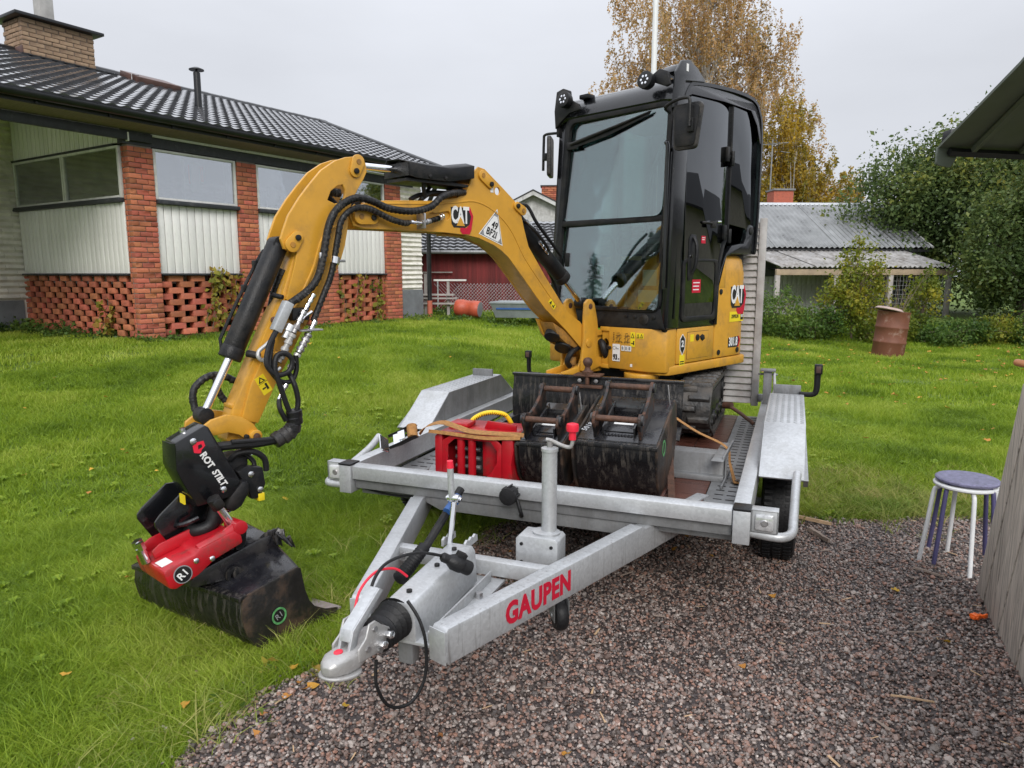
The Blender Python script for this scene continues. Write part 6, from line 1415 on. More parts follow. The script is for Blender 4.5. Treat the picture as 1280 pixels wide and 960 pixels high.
# far side of the body and the swing bracket in the front middle
E_('side_cover', MB().box(-.53, -.32, -.40, .2, BZ0 + .01, 1.10), 'yellow', .02)
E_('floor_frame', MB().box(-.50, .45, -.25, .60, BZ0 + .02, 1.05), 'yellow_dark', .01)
E_('step_lip', MB().cyl((.28, -.34, BZ0 - .045), (.28, -.34, BZ0 - .008), .12, n=30), 'yellow', .004)
# decals
def dec(name, mb, ms, par=exc): return mb.build(name, ms, par)
fr = lambda x, z, d=.0012: XP(x, -.42 - d, z, right=(1, 0, 0))
def rectF(x0, x1, z0, z1, d): return MB().box(x0, x1, -.4215 - d, -.4205 - d, z0, z1)
def FM(x, z, d): return place((x, -.4215 - d, z), (1, 0, 0), (0, 0, 1), (0, -1, 0))
st = dec('noise_label', rectF(.088, .152, .995, 1.115, 0), 'white_print'); text('number', '93', FM(.113, 1.022, .0012), 'black_print', st, size=.052, bold=.0022, sx=.72); text('unit', 'dB', FM(.142, 1.012, .0012), 'black_print', st, size=.014)
mb = MB(); mb.lathe([(.010, 0), (.013, 0), (.013, .0006), (.010, .0006)], 16, FM(.104, 1.088, .0012), closed=True); mb.box(.122, .142, -.4235, -.4225, 1.080, 1.086); mb.box(.122, .127, -.4235, -.4225, 1.080, 1.096); dec('symbol', mb, 'grey_print', st)
for k in range(3):
    p_ = dec('pictogram', rectF(.163 + k * .029, .188 + k * .029, 1.072, 1.108, 0), 'white_print'); dec('symbol', MB().box(.169 + k * .029, .181 + k * .029, -.4235, -.4225, 1.08, 1.10).box(.172 + k * .029, .178 + k * .029, -.4245, -.4236, 1.085, 1.104), 'grey_print', p_)
wl_ = dec('warning_label', rectF(.238, .275, 1.105, 1.205, 0), 'yellow_print')
mb = MB(); mb.prism([(.242, 1.165), (.271, 1.165), (.2565, 1.198)], -.4235, -.4225, 'y'); dec('symbol', mb, 'black_print', wl_); dec('symbol', MB().prism([(.2495, 1.169), (.2635, 1.169), (.2565, 1.189)], -.4245, -.4237, 'y'), 'yellow_print', wl_); dec('symbol', MB().box(.245, .262, -.4235, -.4225, 1.125, 1.131).box(.262, .270, -.4235, -.4225, 1.118, 1.145), 'black_print', wl_)
wl2 = dec('warning_label', rectF(.285, .345, 1.165, 1.202, 0), 'yellow_print')
for k in range(2): mb = MB(); mb.prism([(.290 + k * .028, 1.17), (.312 + k * .028, 1.17), (.301 + k * .028, 1.197)], -.4235, -.4225, 'y'); dec('symbol', mb, 'black_print', wl2); dec('symbol', MB().prism([(.296 + k * .028, 1.1735), (.306 + k * .028, 1.1735), (.301 + k * .028, 1.187)], -.4245, -.4237, 'y'), 'yellow_print', wl2)
mb = MB()
for ox in (.115, .185):
    for a, b in (((0, 0), (.05, 0)), ((.01, .0), (.01, .05)), ((.0, .02), (.04, .05)), ((.035, .0), (.025, .055)), ((.0, .04), (.05, .04)), ((.02, .0), (.045, .03)), ((.005, .055), (.03, .06))):
        mb.cyl((ox + a[0], -.4215, 1.135 + a[1]), (ox + b[0], -.4215, 1.135 + b[1]), .0012, n=4)
for k in range(5): mb.box(.094, .100, -.4225, -.4213, 1.140 + k * .012, 1.148 + k * .012)
for k in range(6): mb.box(.085 + k * .025, .097 + k * .025, -.4225, -.4213, 1.128, 1.131)
dec('digging_diagram', mb, 'black_print')
dec('inspection_sticker', rectF(.240, .258, .965, .985, 0), 'white_print'); E_('bolt', MB().cyl((.062, -.417, 1.085), (.062, -.425, 1.085), .012, n=14), 'black_satin', .001)
def SM(y, z, d=.001, X=.5035): return place((X + d, y, z), (0, 1, 0), (0, 0, 1), (1, 0, 0))
def cat_logo(parent, X, y, z, s, slant=0.0):
    """badge: slanted black plate with a red hexagonal corner, white letters, yellow triangle"""
    def p(pts, a0, a1, ms, nm): MB().prism([(y + u * s, z + v * s) for u, v in pts], X + a0, X + a1, 'x').build(nm, ms, parent)
    p([(-.56, .40), (-.52, -.34), (-.40, -.50), (.28, -.50), (.64, -.30), (.72, .06), (.56, .42)], 0, .0008, 'black_print', 'badge_plate')
    p([(.44, .44), (.60, .44), (.80, .04), (.66, -.62), (.56, -.78), (.12, -.78), (-.02, -.64), (.0, -.50), (.36, -.50), (.56, -.34), (.66, .02)], .0009, .0016, 'red_print', 'badge_red')
    me = text_mesh('CAT', place((X + .0022, y - .01 * s, z + .03 * s), (0, 1, 0), (0, 0, 1), (1, 0, 0)), 'white_print', size=1.02 * s, bold=.035 * s, sx=.56, spacing=.90, thick=.0004); link('lettering', me, parent)
    p([(-.24, -.42), (.0, -.0), (.26, -.42)], .0028, .0034, 'yellow', 'badge_triangle')
cat_logo(exc, .5045, .545, 1.435, .175)
zp = MB().box(.504, .5052, .445, .655, 1.245, 1.32).build('dealer_label', 'yellow_print', exc); text('lettering', 'ZEPPELIN', SM(.525, 1.283, .0022), 'black_print', zp, size=.036, sx=.72, bold=.0008); MB().box(.5053, .506, .610, .650, 1.255, 1.312).build('label_badge', 'black_print', zp); text('lettering', 'CAT', SM(.630, 1.284, .0032), 'white_print', zp, size=.024, sx=.75, bold=.001)
bp_ = MB().prism([(.44, 1.055), (.44, 1.125), (.60, 1.135), (.625, 1.10), (.60, 1.052)], .504, .5046, 'x').build('model_plate', 'black_print', exc); MB().prism([(.60, 1.135), (.625, 1.10), (.60, 1.052), (.585, 1.052), (.605, 1.10), (.585, 1.134)], .5047, .5052, 'x').build('plate_edge', 'red_print', bp_); text('lettering', '301.8', SM(.515, 1.093, .0022), 'white_print', bp_, size=.088, sx=.64, bold=.0025, spacing=1.05)
sh = MB().prism([(-.225, 1.16), (-.205, 1.18), (-.19, 1.195), (-.175, 1.18), (-.155, 1.16), (-.158, 1.09), (-.19, 1.045), (-.222, 1.09)], .5035, .5045, 'x').build('shield_label', 'white_print', exc)
MB().prism([(-.219, 1.157), (-.19, 1.188), (-.161, 1.157), (-.164, 1.092), (-.19, 1.054), (-.216, 1.092)], .5046, .5050, 'x').build('shield_field', 'black_print', sh); text('lettering', '2', SM(-.19, 1.125, .0020), 'white_print', sh, size=.06, bold=.002)
yl = MB().box(.5035, .5043, -.222, -.158, .975, 1.052).build('shield_label', 'yellow_print', exc)
for k in range(2): MB().box(.5044, .5048, -.215, -.165, 1.0 - k * .015, 1.008 - k * .015).build('print_line', 'black_print', yl)
MB().box(.5058, .5064, -.095, -.05, BZ1 - .10, BZ1 - .05).build('hatch_label', 'yellow_print', hc)

# ---- cab: hollow shell of pillars, roof, glass
CX0, CX1 = -.40, .50; YF = -.42; YB = .76; ZB, ZR = 1.235, 2.80
E_('cab_floor', MB().box(CX0, CX1 - .004, YF + .03, .235, ZB - .02, ZB + .03), 'black_satin', .006)
# lower front panel under the windscreen
E_('front_panel', MB().prism([(CX0 - .10, ZB), (CX0 - .08, 1.36), (CX1 - .03, 1.37), (CX1, ZB)], YF, YF + .03, 'y'), 'black_satin', .006)
E_('front_panel_base', MB().box(-.50, CX1, YF + .004, YF + .05, ZB - .004, ZB + .015), 'black_satin', .004)
for x, z in ((.27, 1.31), (.42, 1.31), (.20, 1.315)): E_('bolt', MB().cyl((x, YF, z), (x, YF - .008, z), .013, n=12), 'black_satin', .002)
E_('round_cap', MB().cyl((.345, YF, 1.295), (.345, YF - .006, 1.295), .036, n=24), 'rubber_wet', .002)
# front pillars: left one leans outwards towards its foot
E_('pillar', MB().add([(-.52, YF, ZB), (-.455, YF, ZB), (-.455, YF + .07, ZB), (-.52, YF + .07, ZB), (-.43, YF, 2.66), (-.355, YF, 2.66), (-.355, YF + .07, 2.66), (-.43, YF + .07, 2.66)], [(3, 2, 1, 0), (4, 5, 6, 7), (0, 1, 5, 4), (1, 2, 6, 5), (2, 3, 7, 6), (3, 0, 4, 7)]), 'black_gloss', .012)
E_('pillar', MB().add([(.455, YF, ZB), (.515, YF + .01, ZB), (.515, YF + .16, ZB), (.455, YF + .16, ZB), (.50, YF, 2.70), (.545, YF + .01, 2.70), (.545, YF + .16, 2.70), (.50, YF + .16, 2.70)], [(3, 2, 1, 0), (4, 5, 6, 7), (0, 1, 5, 4), (1, 2, 6, 5), (2, 3, 7, 6), (3, 0, 4, 7)]), 'black_gloss', .014)
for k, (x, w) in enumerate(((.508, .006), (.522, .004))): E_('pillar_rib', MB().box(x, x + w, YF + .03 + .05 * k, YF + .05 + .05 * k, 1.30, 2.45), 'black_gloss', .002)
# windscreen frame with round corners: a flat ring
def rounded(x0, x1, z0, z1, r, n=5, x0b=None, x1b=None):
    out = []
    for cx_, cz_, a0 in ((x1 - r, z1 - r, 0), (x0 + r, z1 - r, 90), ((x0b if x0b is not None else x0) + r, z0 + r, 180), ((x1b if x1b is not None else x1) - r, z0 + r, 270)):
        for k in range(n + 1): a = R(a0 + 90 * k / n); out.append((cx_ + r * math.cos(a), cz_ + r * math.sin(a)))
    return out
def ring(mb, A, B, a0, a1, axis='y'):
    """frame between outline A (outer) and B (inner), extruded"""
    def P(p, a): return {'x': (a, p[0], p[1]), 'y': (p[0], a, p[1])}[axis]
    n = len(A); vs = [P(p, a0) for p in A] + [P(p, a0) for p in B] + [P(p, a1) for p in A] + [P(p, a1) for p in B]; fs = []
    for i in range(n):
        j = (i + 1) % n; fs += [(i, j, n + j, n + i), (2 * n + i, 3 * n + i, 3 * n + j, 2 * n + j), (i, 2 * n + i, 2 * n + j, j), (n + i, n + j, 3 * n + j, 3 * n + i)]
    mb.add(vs, fs)
A = rounded(-.365, .515, 1.345, 2.685, .07, x0b=-.47, x1b=.475); B = rounded(-.325, .485, 1.375, 2.645, .06, x0b=-.43, x1b=.445)
mb = MB(); ring(mb, A, B, YF - .012, YF + .02); E_('windscreen_frame', mb, 'black_satin', .003)
GW = lambda z: Matrix.Translation((.04, YF + .004, z)) @ Matrix.Rotation(R(-2.0), 4, 'Z') @ Matrix.Rotation(R(-2.2), 4, 'X') @ Matrix.Translation((-.04, 0, -z))
E_('windscreen', MB().prism([(p[0] * 1.0, p[1]) for p in rounded(-.34, .50, 1.97, 2.66, .06, x0b=-.39, x1b=.475)], -.002, .002, 'y', GW(2.3)), 'cab_glass', 0)
E_('windscreen', MB().prism([(p[0], p[1]) for p in rounded(-.39, .475, 1.36, 1.945, .04, x0b=-.445, x1b=.46)], -.002, .002, 'y', GW(1.65)), 'cab_glass', 0)
E_('window_bar', MB().prism([(-.40, 1.935), (-.40, 1.975), (.485, 1.975), (.485, 1.935)], YF - .010, YF + .012, 'y'), 'black_satin', .004)
for x, z in ((-.355, 1.70), (.44, 1.72)): E_('window_latch', MB().box(x - .02, x + .02, YF + .01, YF + .03, z - .05, z + .05), 'black_satin', .006)
# brow and roof
mb = MB(); pr = [(YF - .004, 2.665), (YF - .020, 2.685), (YF - .012, 2.72), (YF + .010, 2.765), (YF + .045, 2.805), (YF + .10, 2.828), (YF + .25, 2.842), (.30, 2.85), (.60, 2.845), (.70, 2.80), (.752, 2.70), (.76, 2.58), (.74, 2.58), (.68, 2.70), (.58, 2.79), (.2, 2.79), (YF + .2, 2.77), (YF + .04, 2.70), (YF + .03, 2.665)]
n = len(pr); vs = []
for x, k in ((-.43, -.03), (-.38, 0), (.46, 0), (.515, -.008), (.528, -.03)): vs += [(x, y, z + k) for y, z in pr]
mb.add(vs, [list(range(n)), [4 * n + j for j in range(n)][::-1]] + [(i * n + j, i * n + (j + 1) % n, (i + 1) * n + (j + 1) % n, (i + 1) * n + j) for i in range(4) for j in range(n)])
E_('roof', mb, 'black_gloss', 0, sharp=45)
E_('roof_hatch', MB().box(-.2, .2, .0, .35, 2.84, 2.865), 'black_gloss', .01)
# door side: frame, door glass, rear glass
SX = .500
outer = [(YF + .08, ZB), (YF + .08, 2.60), (YF + .12, 2.72), (YF + .22, 2.79), (.30, 2.835), (.58, 2.82), (.68, 2.76), (.735, 2.64), (.745, 2.3), (.735, 1.76), (.45, 1.755), (.36, 1.74), (.29, 1.66), (.243, 1.52), (.238, ZB)]
doorglass = [(-.215, 1.44), (-.215, 2.68), (-.19, 2.735), (-.12, 2.765), (.295, 2.795), (.310, 2.78), (.325, 1.90), (.30, 1.80), (.235, 1.65), (.20, 1.54), (.195, 1.44)]
E_('door_lower_panel', MB().prism([(-.30, ZB), (-.30, 1.46), (.245, 1.46), (.238, ZB)], SX - .03, SX + .004, 'x'), 'black_gloss', .006)
mb = MB(); mb.prism([(-.30, 1.46), (-.30, 2.70), (-.26, 2.76), (-.235, 2.74), (-.235, 1.46)], SX - .03, SX + .006, 'x'); E_('door_frame', mb, 'black_satin', .005)
E_('door', MB().prism([(-.225, 1.40), (-.235, 2.68), (-.20, 2.745), (-.10, 2.785), (.315, 2.815), (.335, 2.79), (.345, 1.93), (.30, 1.78), (.245, 1.64), (.215, 1.54), (.212, 1.40)], SX + .006, SX + .014, 'x'), 'dark_glass', .002)
mb = MB(); ring(mb, rounded(-.235, .225, 1.275, 1.70, .04), rounded(-.20, .19, 1.31, 1.68, .03), SX + .004, SX + .017, 'x'); E_('door_frame', mb, 'black_satin', .003)
E_('door_pane', MB().prism(rounded(-.20, .19, 1.31, 1.5, .03), SX + .004, SX + .008, 'x'), 'dark_glass', 0)
E_('rear_window', MB().prism([(.350, 1.95), (.348, 2.79), (.365, 2.81), (.58, 2.80), (.67, 2.745), (.722, 2.63), (.735, 2.3), (.725, 1.80), (.69, 1.78), (.64, 1.80), (.63, 1.90), (.60, 1.93)], SX + .006, SX + .013, 'x'), 'dark_glass', .002)
mb = MB(); strap(mb, [(SX + .004, YF + .10, 2.64), (SX + .004, YF + .15, 2.76), (SX + .004, YF + .26, 2.815), (SX + .004, .30, 2.85), (SX + .004, .60, 2.84), (SX + .004, .71, 2.77), (SX + .004, .762, 2.62), (SX + .004, .768, 2.2), (SX + .004, .752, 1.80), (SX + .004, .73, 1.755)], .055, (1, 0, 0), t=.022, k=5); E_('side_rim', mb, 'black_gloss', 0, sharp=50)
mb = MB(); mb.tube([(SX + .008, .345, 2.80), (SX + .010, .347, 1.95), (SX + .010, .30, 1.80), (SX + .010, .25, 1.66), (SX + .010, .235, 1.50), (SX + .008, .232, 1.28)], .010, 8, smooth=4); E_('door_seal', mb, 'black_satin', 0)
mb = MB(); mb.prism([(.215, ZB), (.225, 1.50), (.262, 1.63), (.325, 1.74), (.40, 1.80), (.50, 1.815), (.585, 1.82), (.615, 1.86), (.625, 1.93), (.66, 1.96), (.72, 1.955), (.738, 1.90), (.735, 1.742), (.40, 1.738), (.335, 1.72), (.285, 1.64), (.246, 1.53), (.238, ZB)], SX - .02, SX + .022, 'x'); E_('rear_quarter_panel', mb, 'black_gloss', .008)
E_('panel_cap', MB().cyl((SX + .02, .675, 1.915), (SX + .03, .675, 1.915), .028, n=18), 'black_satin', .003)
# hinges, handle, latch
for z in (2.42, 1.885):
    mb = MB(); mb.box(SX + .012, SX + .03, .265, .300, z - .045, z + .055); mb.box(SX + .012, SX + .028, .335, .375, z - .065, z + .03); mb.cyl((SX + .03, .338, z - .07), (SX + .03, .338, z + .03), .013, n=12); mb.box(SX + .014, SX + .024, .290, .345, z - .02, z + .005); E_('hinge', mb, 'black_satin', .003)
mb = MB(); mb.prism([(-.17, 1.55), (-.18, 1.60), (-.175, 1.83), (-.15, 1.86), (-.09, 1.86), (-.08, 1.80), (-.095, 1.62), (-.12, 1.56)], SX + .012, SX + .022, 'x'); hd = E_('door_handle', mb, 'black_satin', .006)
MB().tube([(SX + .025, -.14, 1.60), (SX + .05, -.135, 1.66), (SX + .05, -.13, 1.78), (SX + .025, -.13, 1.84)], .012, 8, smooth=3).build('grip', 'black_satin', hd); MB().cyl((SX + .02, -.155, 1.715), (SX + .028, -.155, 1.715), .011, n=12).build('lock', 'chrome', hd)
mb = MB(); mb.tube([(SX + .02, -.02, 1.945), (SX + .05, .04, 1.94), (SX + .05, .12, 1.95)], .010, 8); mb.box(SX + .04, SX + .06, .05, .10, 1.91, 1.955); E_('door_latch', mb, 'black_satin', .003); E_('latch_pin', MB().cyl((SX + .05, .12, 1.952), (SX + .05, .165, 1.955), .011, n=10), 'chrome', 0)
for (y, z, w, h) in ((-.02, 1.83, .055, .05), (-.09, 1.515, .11, .09)):
    rl = MB().box(SX + .0155, SX + .0165, y - w / 2 + .03, y + w / 2 + .03, z - h / 2, z + h / 2).build('red_label', 'red_print', exc)
    for k in range(3 if w > .06 else 2): MB().box(SX + .0166, SX + .0170, y + .03 - w * .38, y + .03 + w * (.38 if k == 0 else .30), z + h * .22 - k * h * .26, z + h * .30 - k * h * .26).build('print_line', 'white_print', rl)
# far side: post, window open to the trees; rear posts
E_('pillar', MB().box(-.43, -.38, .22, .30, ZB, 2.76), 'black_gloss', .01)
E_('pillar', MB().box(-.43, -.36, .64, .74, 1.7, 2.74), 'black_gloss', .01)
E_('side_panel', MB().box(-.43, -.40, YF + .07, .7, ZB, 1.62), 'black_gloss', .008)
E_('side_window', MB().box(-.415, -.411, YF + .07, .64, 1.62, 2.72), 'cab_glass', 0)
E_('rear_window', MB().box(-.36, .48, .735, .739, 1.74, 2.7), 'dark_glass', 0)
E_('rear_panel', MB().box(-.36, .46, .36, .72, 1.04, 1.76), 'black_satin', .02)
E_('headliner', MB().box(-.40, .49, YF + .10, .62, 2.70, 2.72), 'interior_dark', 0)
# inside the cab
seat = MB(); seat.box(-.10, .30, -.02, .38, 1.46, 1.56); seat.build('seat', 'interior_dark', exc, bevel=.03)
sb_ = MB(); sb_.prism([(.32, 1.52), (.42, 1.52), (.52, 2.05), (.50, 2.22), (.44, 2.22), (.42, 2.05)], -.10, .30, 'x'); sb_.build('seat_back', 'interior_dark', exc, bevel=.03)
for x in (-.18, .38): MB().box(x - .05, x + .05, .0, .30, 1.60, 1.70).build('armrest', 'interior_dark', exc, bevel=.02)
for x in (-.18, .38): MB().tube([(x, .0, 1.68), (x, -.03, 1.78), (x, -.02, 1.86)], (.014, .022), 8).build('joystick', 'black_satin', exc)
for x in (.02, .10): MB().tube([(x, -.20, 1.28), (x, -.18, 1.50), (x, -.24, 1.62)], .010, 8, smooth=3).build('travel_lever', 'yellow_dark' if x > .05 else 'steel', exc)
MB().box(.30, .45, -.10, .12, 1.30, 1.62).build('console', 'interior_dark', exc, bevel=.02)
MB().box(.10, .16, .6, .62, 1.8, 2.5).build('rear_post', 'interior_dark', exc)
MB().tube([(.47, -.37, 2.62), (.42, -.36, 2.45), (.34, -.36, 2.25), (.30, -.35, 2.0), (.28, -.35, 1.7), (.22, -.35, 1.45)], .015, 8, smooth=5).build('reflection_tube', 'interior_dark', exc)  # dark tube standing in for a curved reflection on the windscreen
MB().tube([(-.33, -.34, 2.52), (-.26, -.34, 2.46), (-.25, -.34, 2.36), (-.30, -.34, 2.30)], .008, 6, smooth=4).build('inner_hook', 'interior_dark', exc)
MB().prism([(-.345, 2.42), (-.335, 2.20), (-.31, 2.18), (-.30, 2.34), (-.32, 2.42)], YF + .05, YF + .07, 'y').build('inner_lamp', 'interior_dark', exc, bevel=.004)
for x0, x1, z0, z1 in ((-.19, -.05, 1.43, 1.56), (.30, .41, 1.52, 1.625), (-.09, -.03, 1.59, 1.66), (.27, .43, 1.41, 1.49)):
    MB().box(x0, x1, YF + .032, YF + .034, z0, z1).build('paper_note', 'paper', exc)
# wiper
mb = MB(); mb.tube([(-.30, YF - .025, 2.50), (-.10, YF - .03, 2.535), (.12, YF - .03, 2.575), (.36, YF - .022, 2.625)], (.014, .006), 8, smooth=3); mb.prism([(-.28, 2.475), (-.28, 2.50), (.37, 2.63), (.35, 2.605), (.02, 2.52)], YF - .02, YF - .016, 'y'); E_('wiper', mb, 'black_satin', 0)
E_('wiper_motor', MB().box(-.345, -.24, YF - .024, YF - .008, 2.465, 2.52), 'black_satin', .008)
# grab handle at the right pillar
mb = MB(); mb.tube([(.505, YF - .01, 2.38), (.512, YF - .06, 2.41), (.525, YF - .06, 2.38), (.515, YF - .05, 2.2), (.505, YF - .03, 1.5)], .013, 10, smooth=4); E_('grab_rail', mb, 'black_gloss', 0)
# work lamps on brackets
def lamp(x, y, z, br):
    q = place((x, y, z), (1, 0, 0), (0, .15, .99), (0, -.99, .15))
    mb = MB(); mb.lathe([(.030, -.055), (.048, -.03), (.054, 0), (.054, .022), (.044, .026)], 28, q); l_ = E_('work_lamp', mb, 'black_satin', 0, sharp=50)
    mb = MB(); mb.lathe([(.044, .020), (.044, .023), (.0, .024)], 24, q); mb.build('lens', 'lamp_lens', l_)
    mb = MB()
    for k in range(6): a = k * 1.047; mb.lathe([(.010, 0), (.009, .002), (.002, .003)], 10, q @ Matrix.Translation((.024 * math.cos(a), .024 * math.sin(a), .0238)))
    mb.build('led', 'chrome', l_)
    E_('lamp_bracket', MB().prism(br, y + .03, y + .055, 'y'), 'black_satin', .005)
lamp(-.315, YF - .075, 2.795, [(-.43, 2.62), (-.44, 2.74), (-.42, 2.87), (-.36, 2.885), (-.30, 2.86), (-.29, 2.80), (-.22, 2.76), (-.20, 2.72), (-.30, 2.71), (-.38, 2.66)])
lamp(.365, YF - .08, 2.80, [(.37, 2.80), (.39, 2.84), (.44, 2.865), (.50, 2.84), (.52, 2.76), (.49, 2.75), (.42, 2.78)])
E_('lamp_bracket', MB().box(-.25, -.17, YF + .0, YF + .08, 2.80, 2.83), 'black_satin', .006)
mb = MB(); mb.prism([(YF - .03, 2.62), (YF - .01, 2.84), (YF + .05, 2.915), (YF + .14, 2.935), (YF + .24, 2.90), (YF + .33, 2.845), (YF + .33, 2.83), (YF + .10, 2.80), (YF + .06, 2.62)], .520, .540, 'x'); E_('roof_guard', mb, 'black_gloss', .006)
E_('roof_guard', MB().prism([(YF + .02, 2.85), (YF + .06, 2.90), (YF + .15, 2.92), (YF + .25, 2.88), (YF + .25, 2.84)], .40, .52, 'x'), 'black_gloss', .012)
E_('guard_label', MB().box(.5405, .5415, YF + .10, YF + .125, 2.86, 2.905), 'white_print', 0)
# mirrors
mb = MB(); mb.tube([(.545, YF + .02, 2.62), (.55, YF - .10, 2.63), (.55, YF - .14, 2.62), (.57, YF + .0, 2.655), (.60, YF + .06, 2.65), (.605, YF + .08, 2.60), (.605, YF + .08, 2.45)], .011, 8, smooth=4); 
mb = MB(); mb.tube([(.50, YF - .02, 2.60), (.52, YF - .09, 2.615), (.62, YF - .13, 2.635), (.70, YF - .13, 2.635), (.715, YF - .13, 2.60), (.715, YF - .13, 2.47)], .0105, 8, smooth=4); ar = E_('mirror_arm', mb, 'black_satin', 0)
def mirror(cx_, cz_, y, w, h, face):
    o = rounded(cx_ - w / 2, cx_ + w / 2, cz_ - h / 2, cz_ + h / 2, .03, x0b=cx_ - w / 2 + .01, x1b=cx_ + w / 2 - .03)
    mb = MB(); mb.prism(o, y, y + .03, 'y'); m_ = E_('mirror', mb, 'rubber_wet', .006)
    mb = MB(); mb.prism([((p[0] - cx_) * .86 + cx_, (p[1] - cz_) * .86 + cz_) for p in o], y - .006, y + .0, 'y'); mb.build('mirror_back', 'black_satin', m_, bevel=.002)
    return m_
m1 = mirror(.68, 2.48, YF - .10, .20, .27, 1)
mb = MB(); mb.box(.695, .735, YF - .125, YF - .10, 2.44, 2.52); mb.cyl((.715, YF - .135, 2.505), (.715, YF - .125, 2.505), .014, n=10); mb.build('mirror_clamp', 'black_satin', m1, bevel=.003)
m1.visible_shadow = True
mb = MB(); mb.tube([(-.425, YF + .01, 2.60), (-.50, YF - .0, 2.605), (-.56, YF - .01, 2.60), (-.57, YF - .01, 2.56), (-.575, YF - .01, 2.35)], .010, 8, smooth=4); E_('mirror_arm', mb, 'black_satin', 0)
mb = MB(); mb.prism(rounded(-.10, .10, 2.30, 2.58, .03), -.014, .014, 'x', Matrix.Translation((-.515, YF + .0, 0)) @ Matrix.Rotation(R(35), 4, 'Z')); m2 = E_('mirror', mb, 'rubber_wet', .006)
MB().box(-.57, -.53, YF - .03, YF + .01, 2.42, 2.47).build('mirror_clamp', 'black_satin', m2, bevel=.003)
mb = MB(); mb.box(-.44, -.42, YF - .02, YF + .03, 2.57, 2.66); E_('mirror_bracket', mb, 'black_satin', .004)
E_('roof_beacon_stub', MB().box(.36, .42, .66, .72, 2.72, 2.80), 'black_satin', .01)
E_('reversing_light', MB().cyl((.47, .765, 2.5), (.47, .79, 2.5), .02, n=10), 'yellow', .002)

# ---- boom, stick and hydraulics: outlines in (y, z) of the boom's own plane
def plate(name, outer, holes, x0, x1, ms, parent=None, bev=.003):
    """flat plate with holes, cut from an outline and given its thickness"""
    cu = bpy.data.curves.new(name, 'CURVE'); cu.dimensions = '2D'; cu.fill_mode = 'BOTH'; cu.extrude = abs(x1 - x0) / 2 - bev; cu.bevel_depth = bev; cu.bevel_resolution = 1; cu.offset = -bev
    for poly in [outer] + list(holes):
        s = cu.splines.new('POLY'); s.points.add(len(poly) - 1); s.use_cyclic_u = True
        for p, q in zip(s.points, poly): p.co = (q[0], q[1], 0, 1)
    ob = bpy.data.objects.new(name, cu); me = bpy.data.meshes.new_from_object(ob); bpy.data.objects.remove(ob); bpy.data.curves.remove(cu)
    me.transform(place(((x0 + x1) / 2, 0, 0), (0, 1, 0), (0, 0, 1), (1, 0, 0))); me.materials.clear(); me.materials.append(MATS[ms])
    me.polygons.foreach_set('use_smooth', [True] * len(me.polygons)); me.set_sharp_from_angle(angle=R(35)); return link(name, me, parent or exc)
def circ(cy, cz, r, n=20, sy=1, sz=1): return [(cy + r * sy * math.cos(2 * math.pi * k / n), cz + r * sz * math.sin(2 * math.pi * k / n)) for k in range(n)]
def rp(poly, r=.03, n=3):
    """round the corners of an outline"""
    out = []; N = len(poly)
    for i in range(N):
        p0, p1, p2 = Vector(poly[i - 1]), Vector(poly[i]), Vector(poly[(i + 1) % N]); a = min(r, (p0 - p1).length * .45); b = min(r, (p2 - p1).length * .45)
        A_, B_ = p1 + (p0 - p1).normalized() * a, p1 + (p2 - p1).normalized() * b
        for k in range(n + 1): t = k / n; q = A_ * (1 - t) ** 2 + p1 * 2 * t * (1 - t) + B_ * t * t; out.append((q.x, q.y))
    return out
BX0, BX1 = -.20, -.05
boom_o = [(-2.40, 1.93), (-2.30, 1.968), (-2.10, 1.985), (-1.909, 1.995), (-1.72, 2.025), (-1.655, 2.06), (-1.62, 2.11), (-1.592, 2.18), (-1.555, 2.212), (-1.506, 2.204), (-1.36, 2.11), (-1.225, 2.018), (-1.20, 1.96), (-1.17, 1.87), (-1.132, 1.769), (-.976, 1.585), (-.828, 1.426), (-.736, 1.337), (-.616, 1.272), (-.52, 1.19), (-.495, 1.15), (-.505, 1.11), (-.545, 1.085), (-.60, 1.088), (-.651, 1.13), (-.763, 1.222), (-.858, 1.289), (-.973, 1.372), (-1.063, 1.457), (-1.182, 1.575), (-1.309, 1.697), (-1.37, 1.737), (-1.434, 1.769), (-1.554, 1.806), (-1.654, 1.82), (-1.818, 1.828), (-2.226, 1.827), (-2.35, 1.826), (-2.41, 1.84), (-2.43, 1.885)]
boom_in = [p for p in boom_o]
slot = [(-1.90 + .035 * math.cos(a), 1.905 + .028 * math.sin(a)) for a in np.linspace(R(60), R(240), 8)] + [(-1.80 + .03 * math.cos(a), 1.925 + .026 * math.sin(a)) for a in np.linspace(R(240), R(420), 8)]
bm_near = plate('boom_side', boom_o, [circ(-1.403, 2.086, .022), slot], BX1 - .014, BX1, 'yellow')
plate('boom_side', boom_o, [circ(-1.403, 2.086, .022)], BX0, BX0 + .014, 'yellow')
# top and bottom plates of the box section
top_l = [(-2.30, 1.945), (-1.909, 1.978), (-1.72, 2.005), (-1.62, 2.03), (-1.50, 2.02), (-1.38, 1.97), (-1.28, 1.88), (-1.17, 1.74), (-1.02, 1.58), (-.85, 1.41), (-.74, 1.31), (-.62, 1.245), (-.55, 1.18)]
bot_l = [(-.60, 1.095), (-.651, 1.135), (-.763, 1.227), (-.858, 1.294), (-.973, 1.377), (-1.063, 1.462), (-1.182, 1.58), (-1.309, 1.702), (-1.434, 1.774), (-1.554, 1.811), (-1.654, 1.825), (-1.818, 1.833), (-2.226, 1.832), (-2.33, 1.832)]
mb = MB(); mb.prism(top_l + bot_l, BX0 + .0145, BX1 - .0145, 'x'); E_('boom', mb, 'yellow', 0, sharp=50)
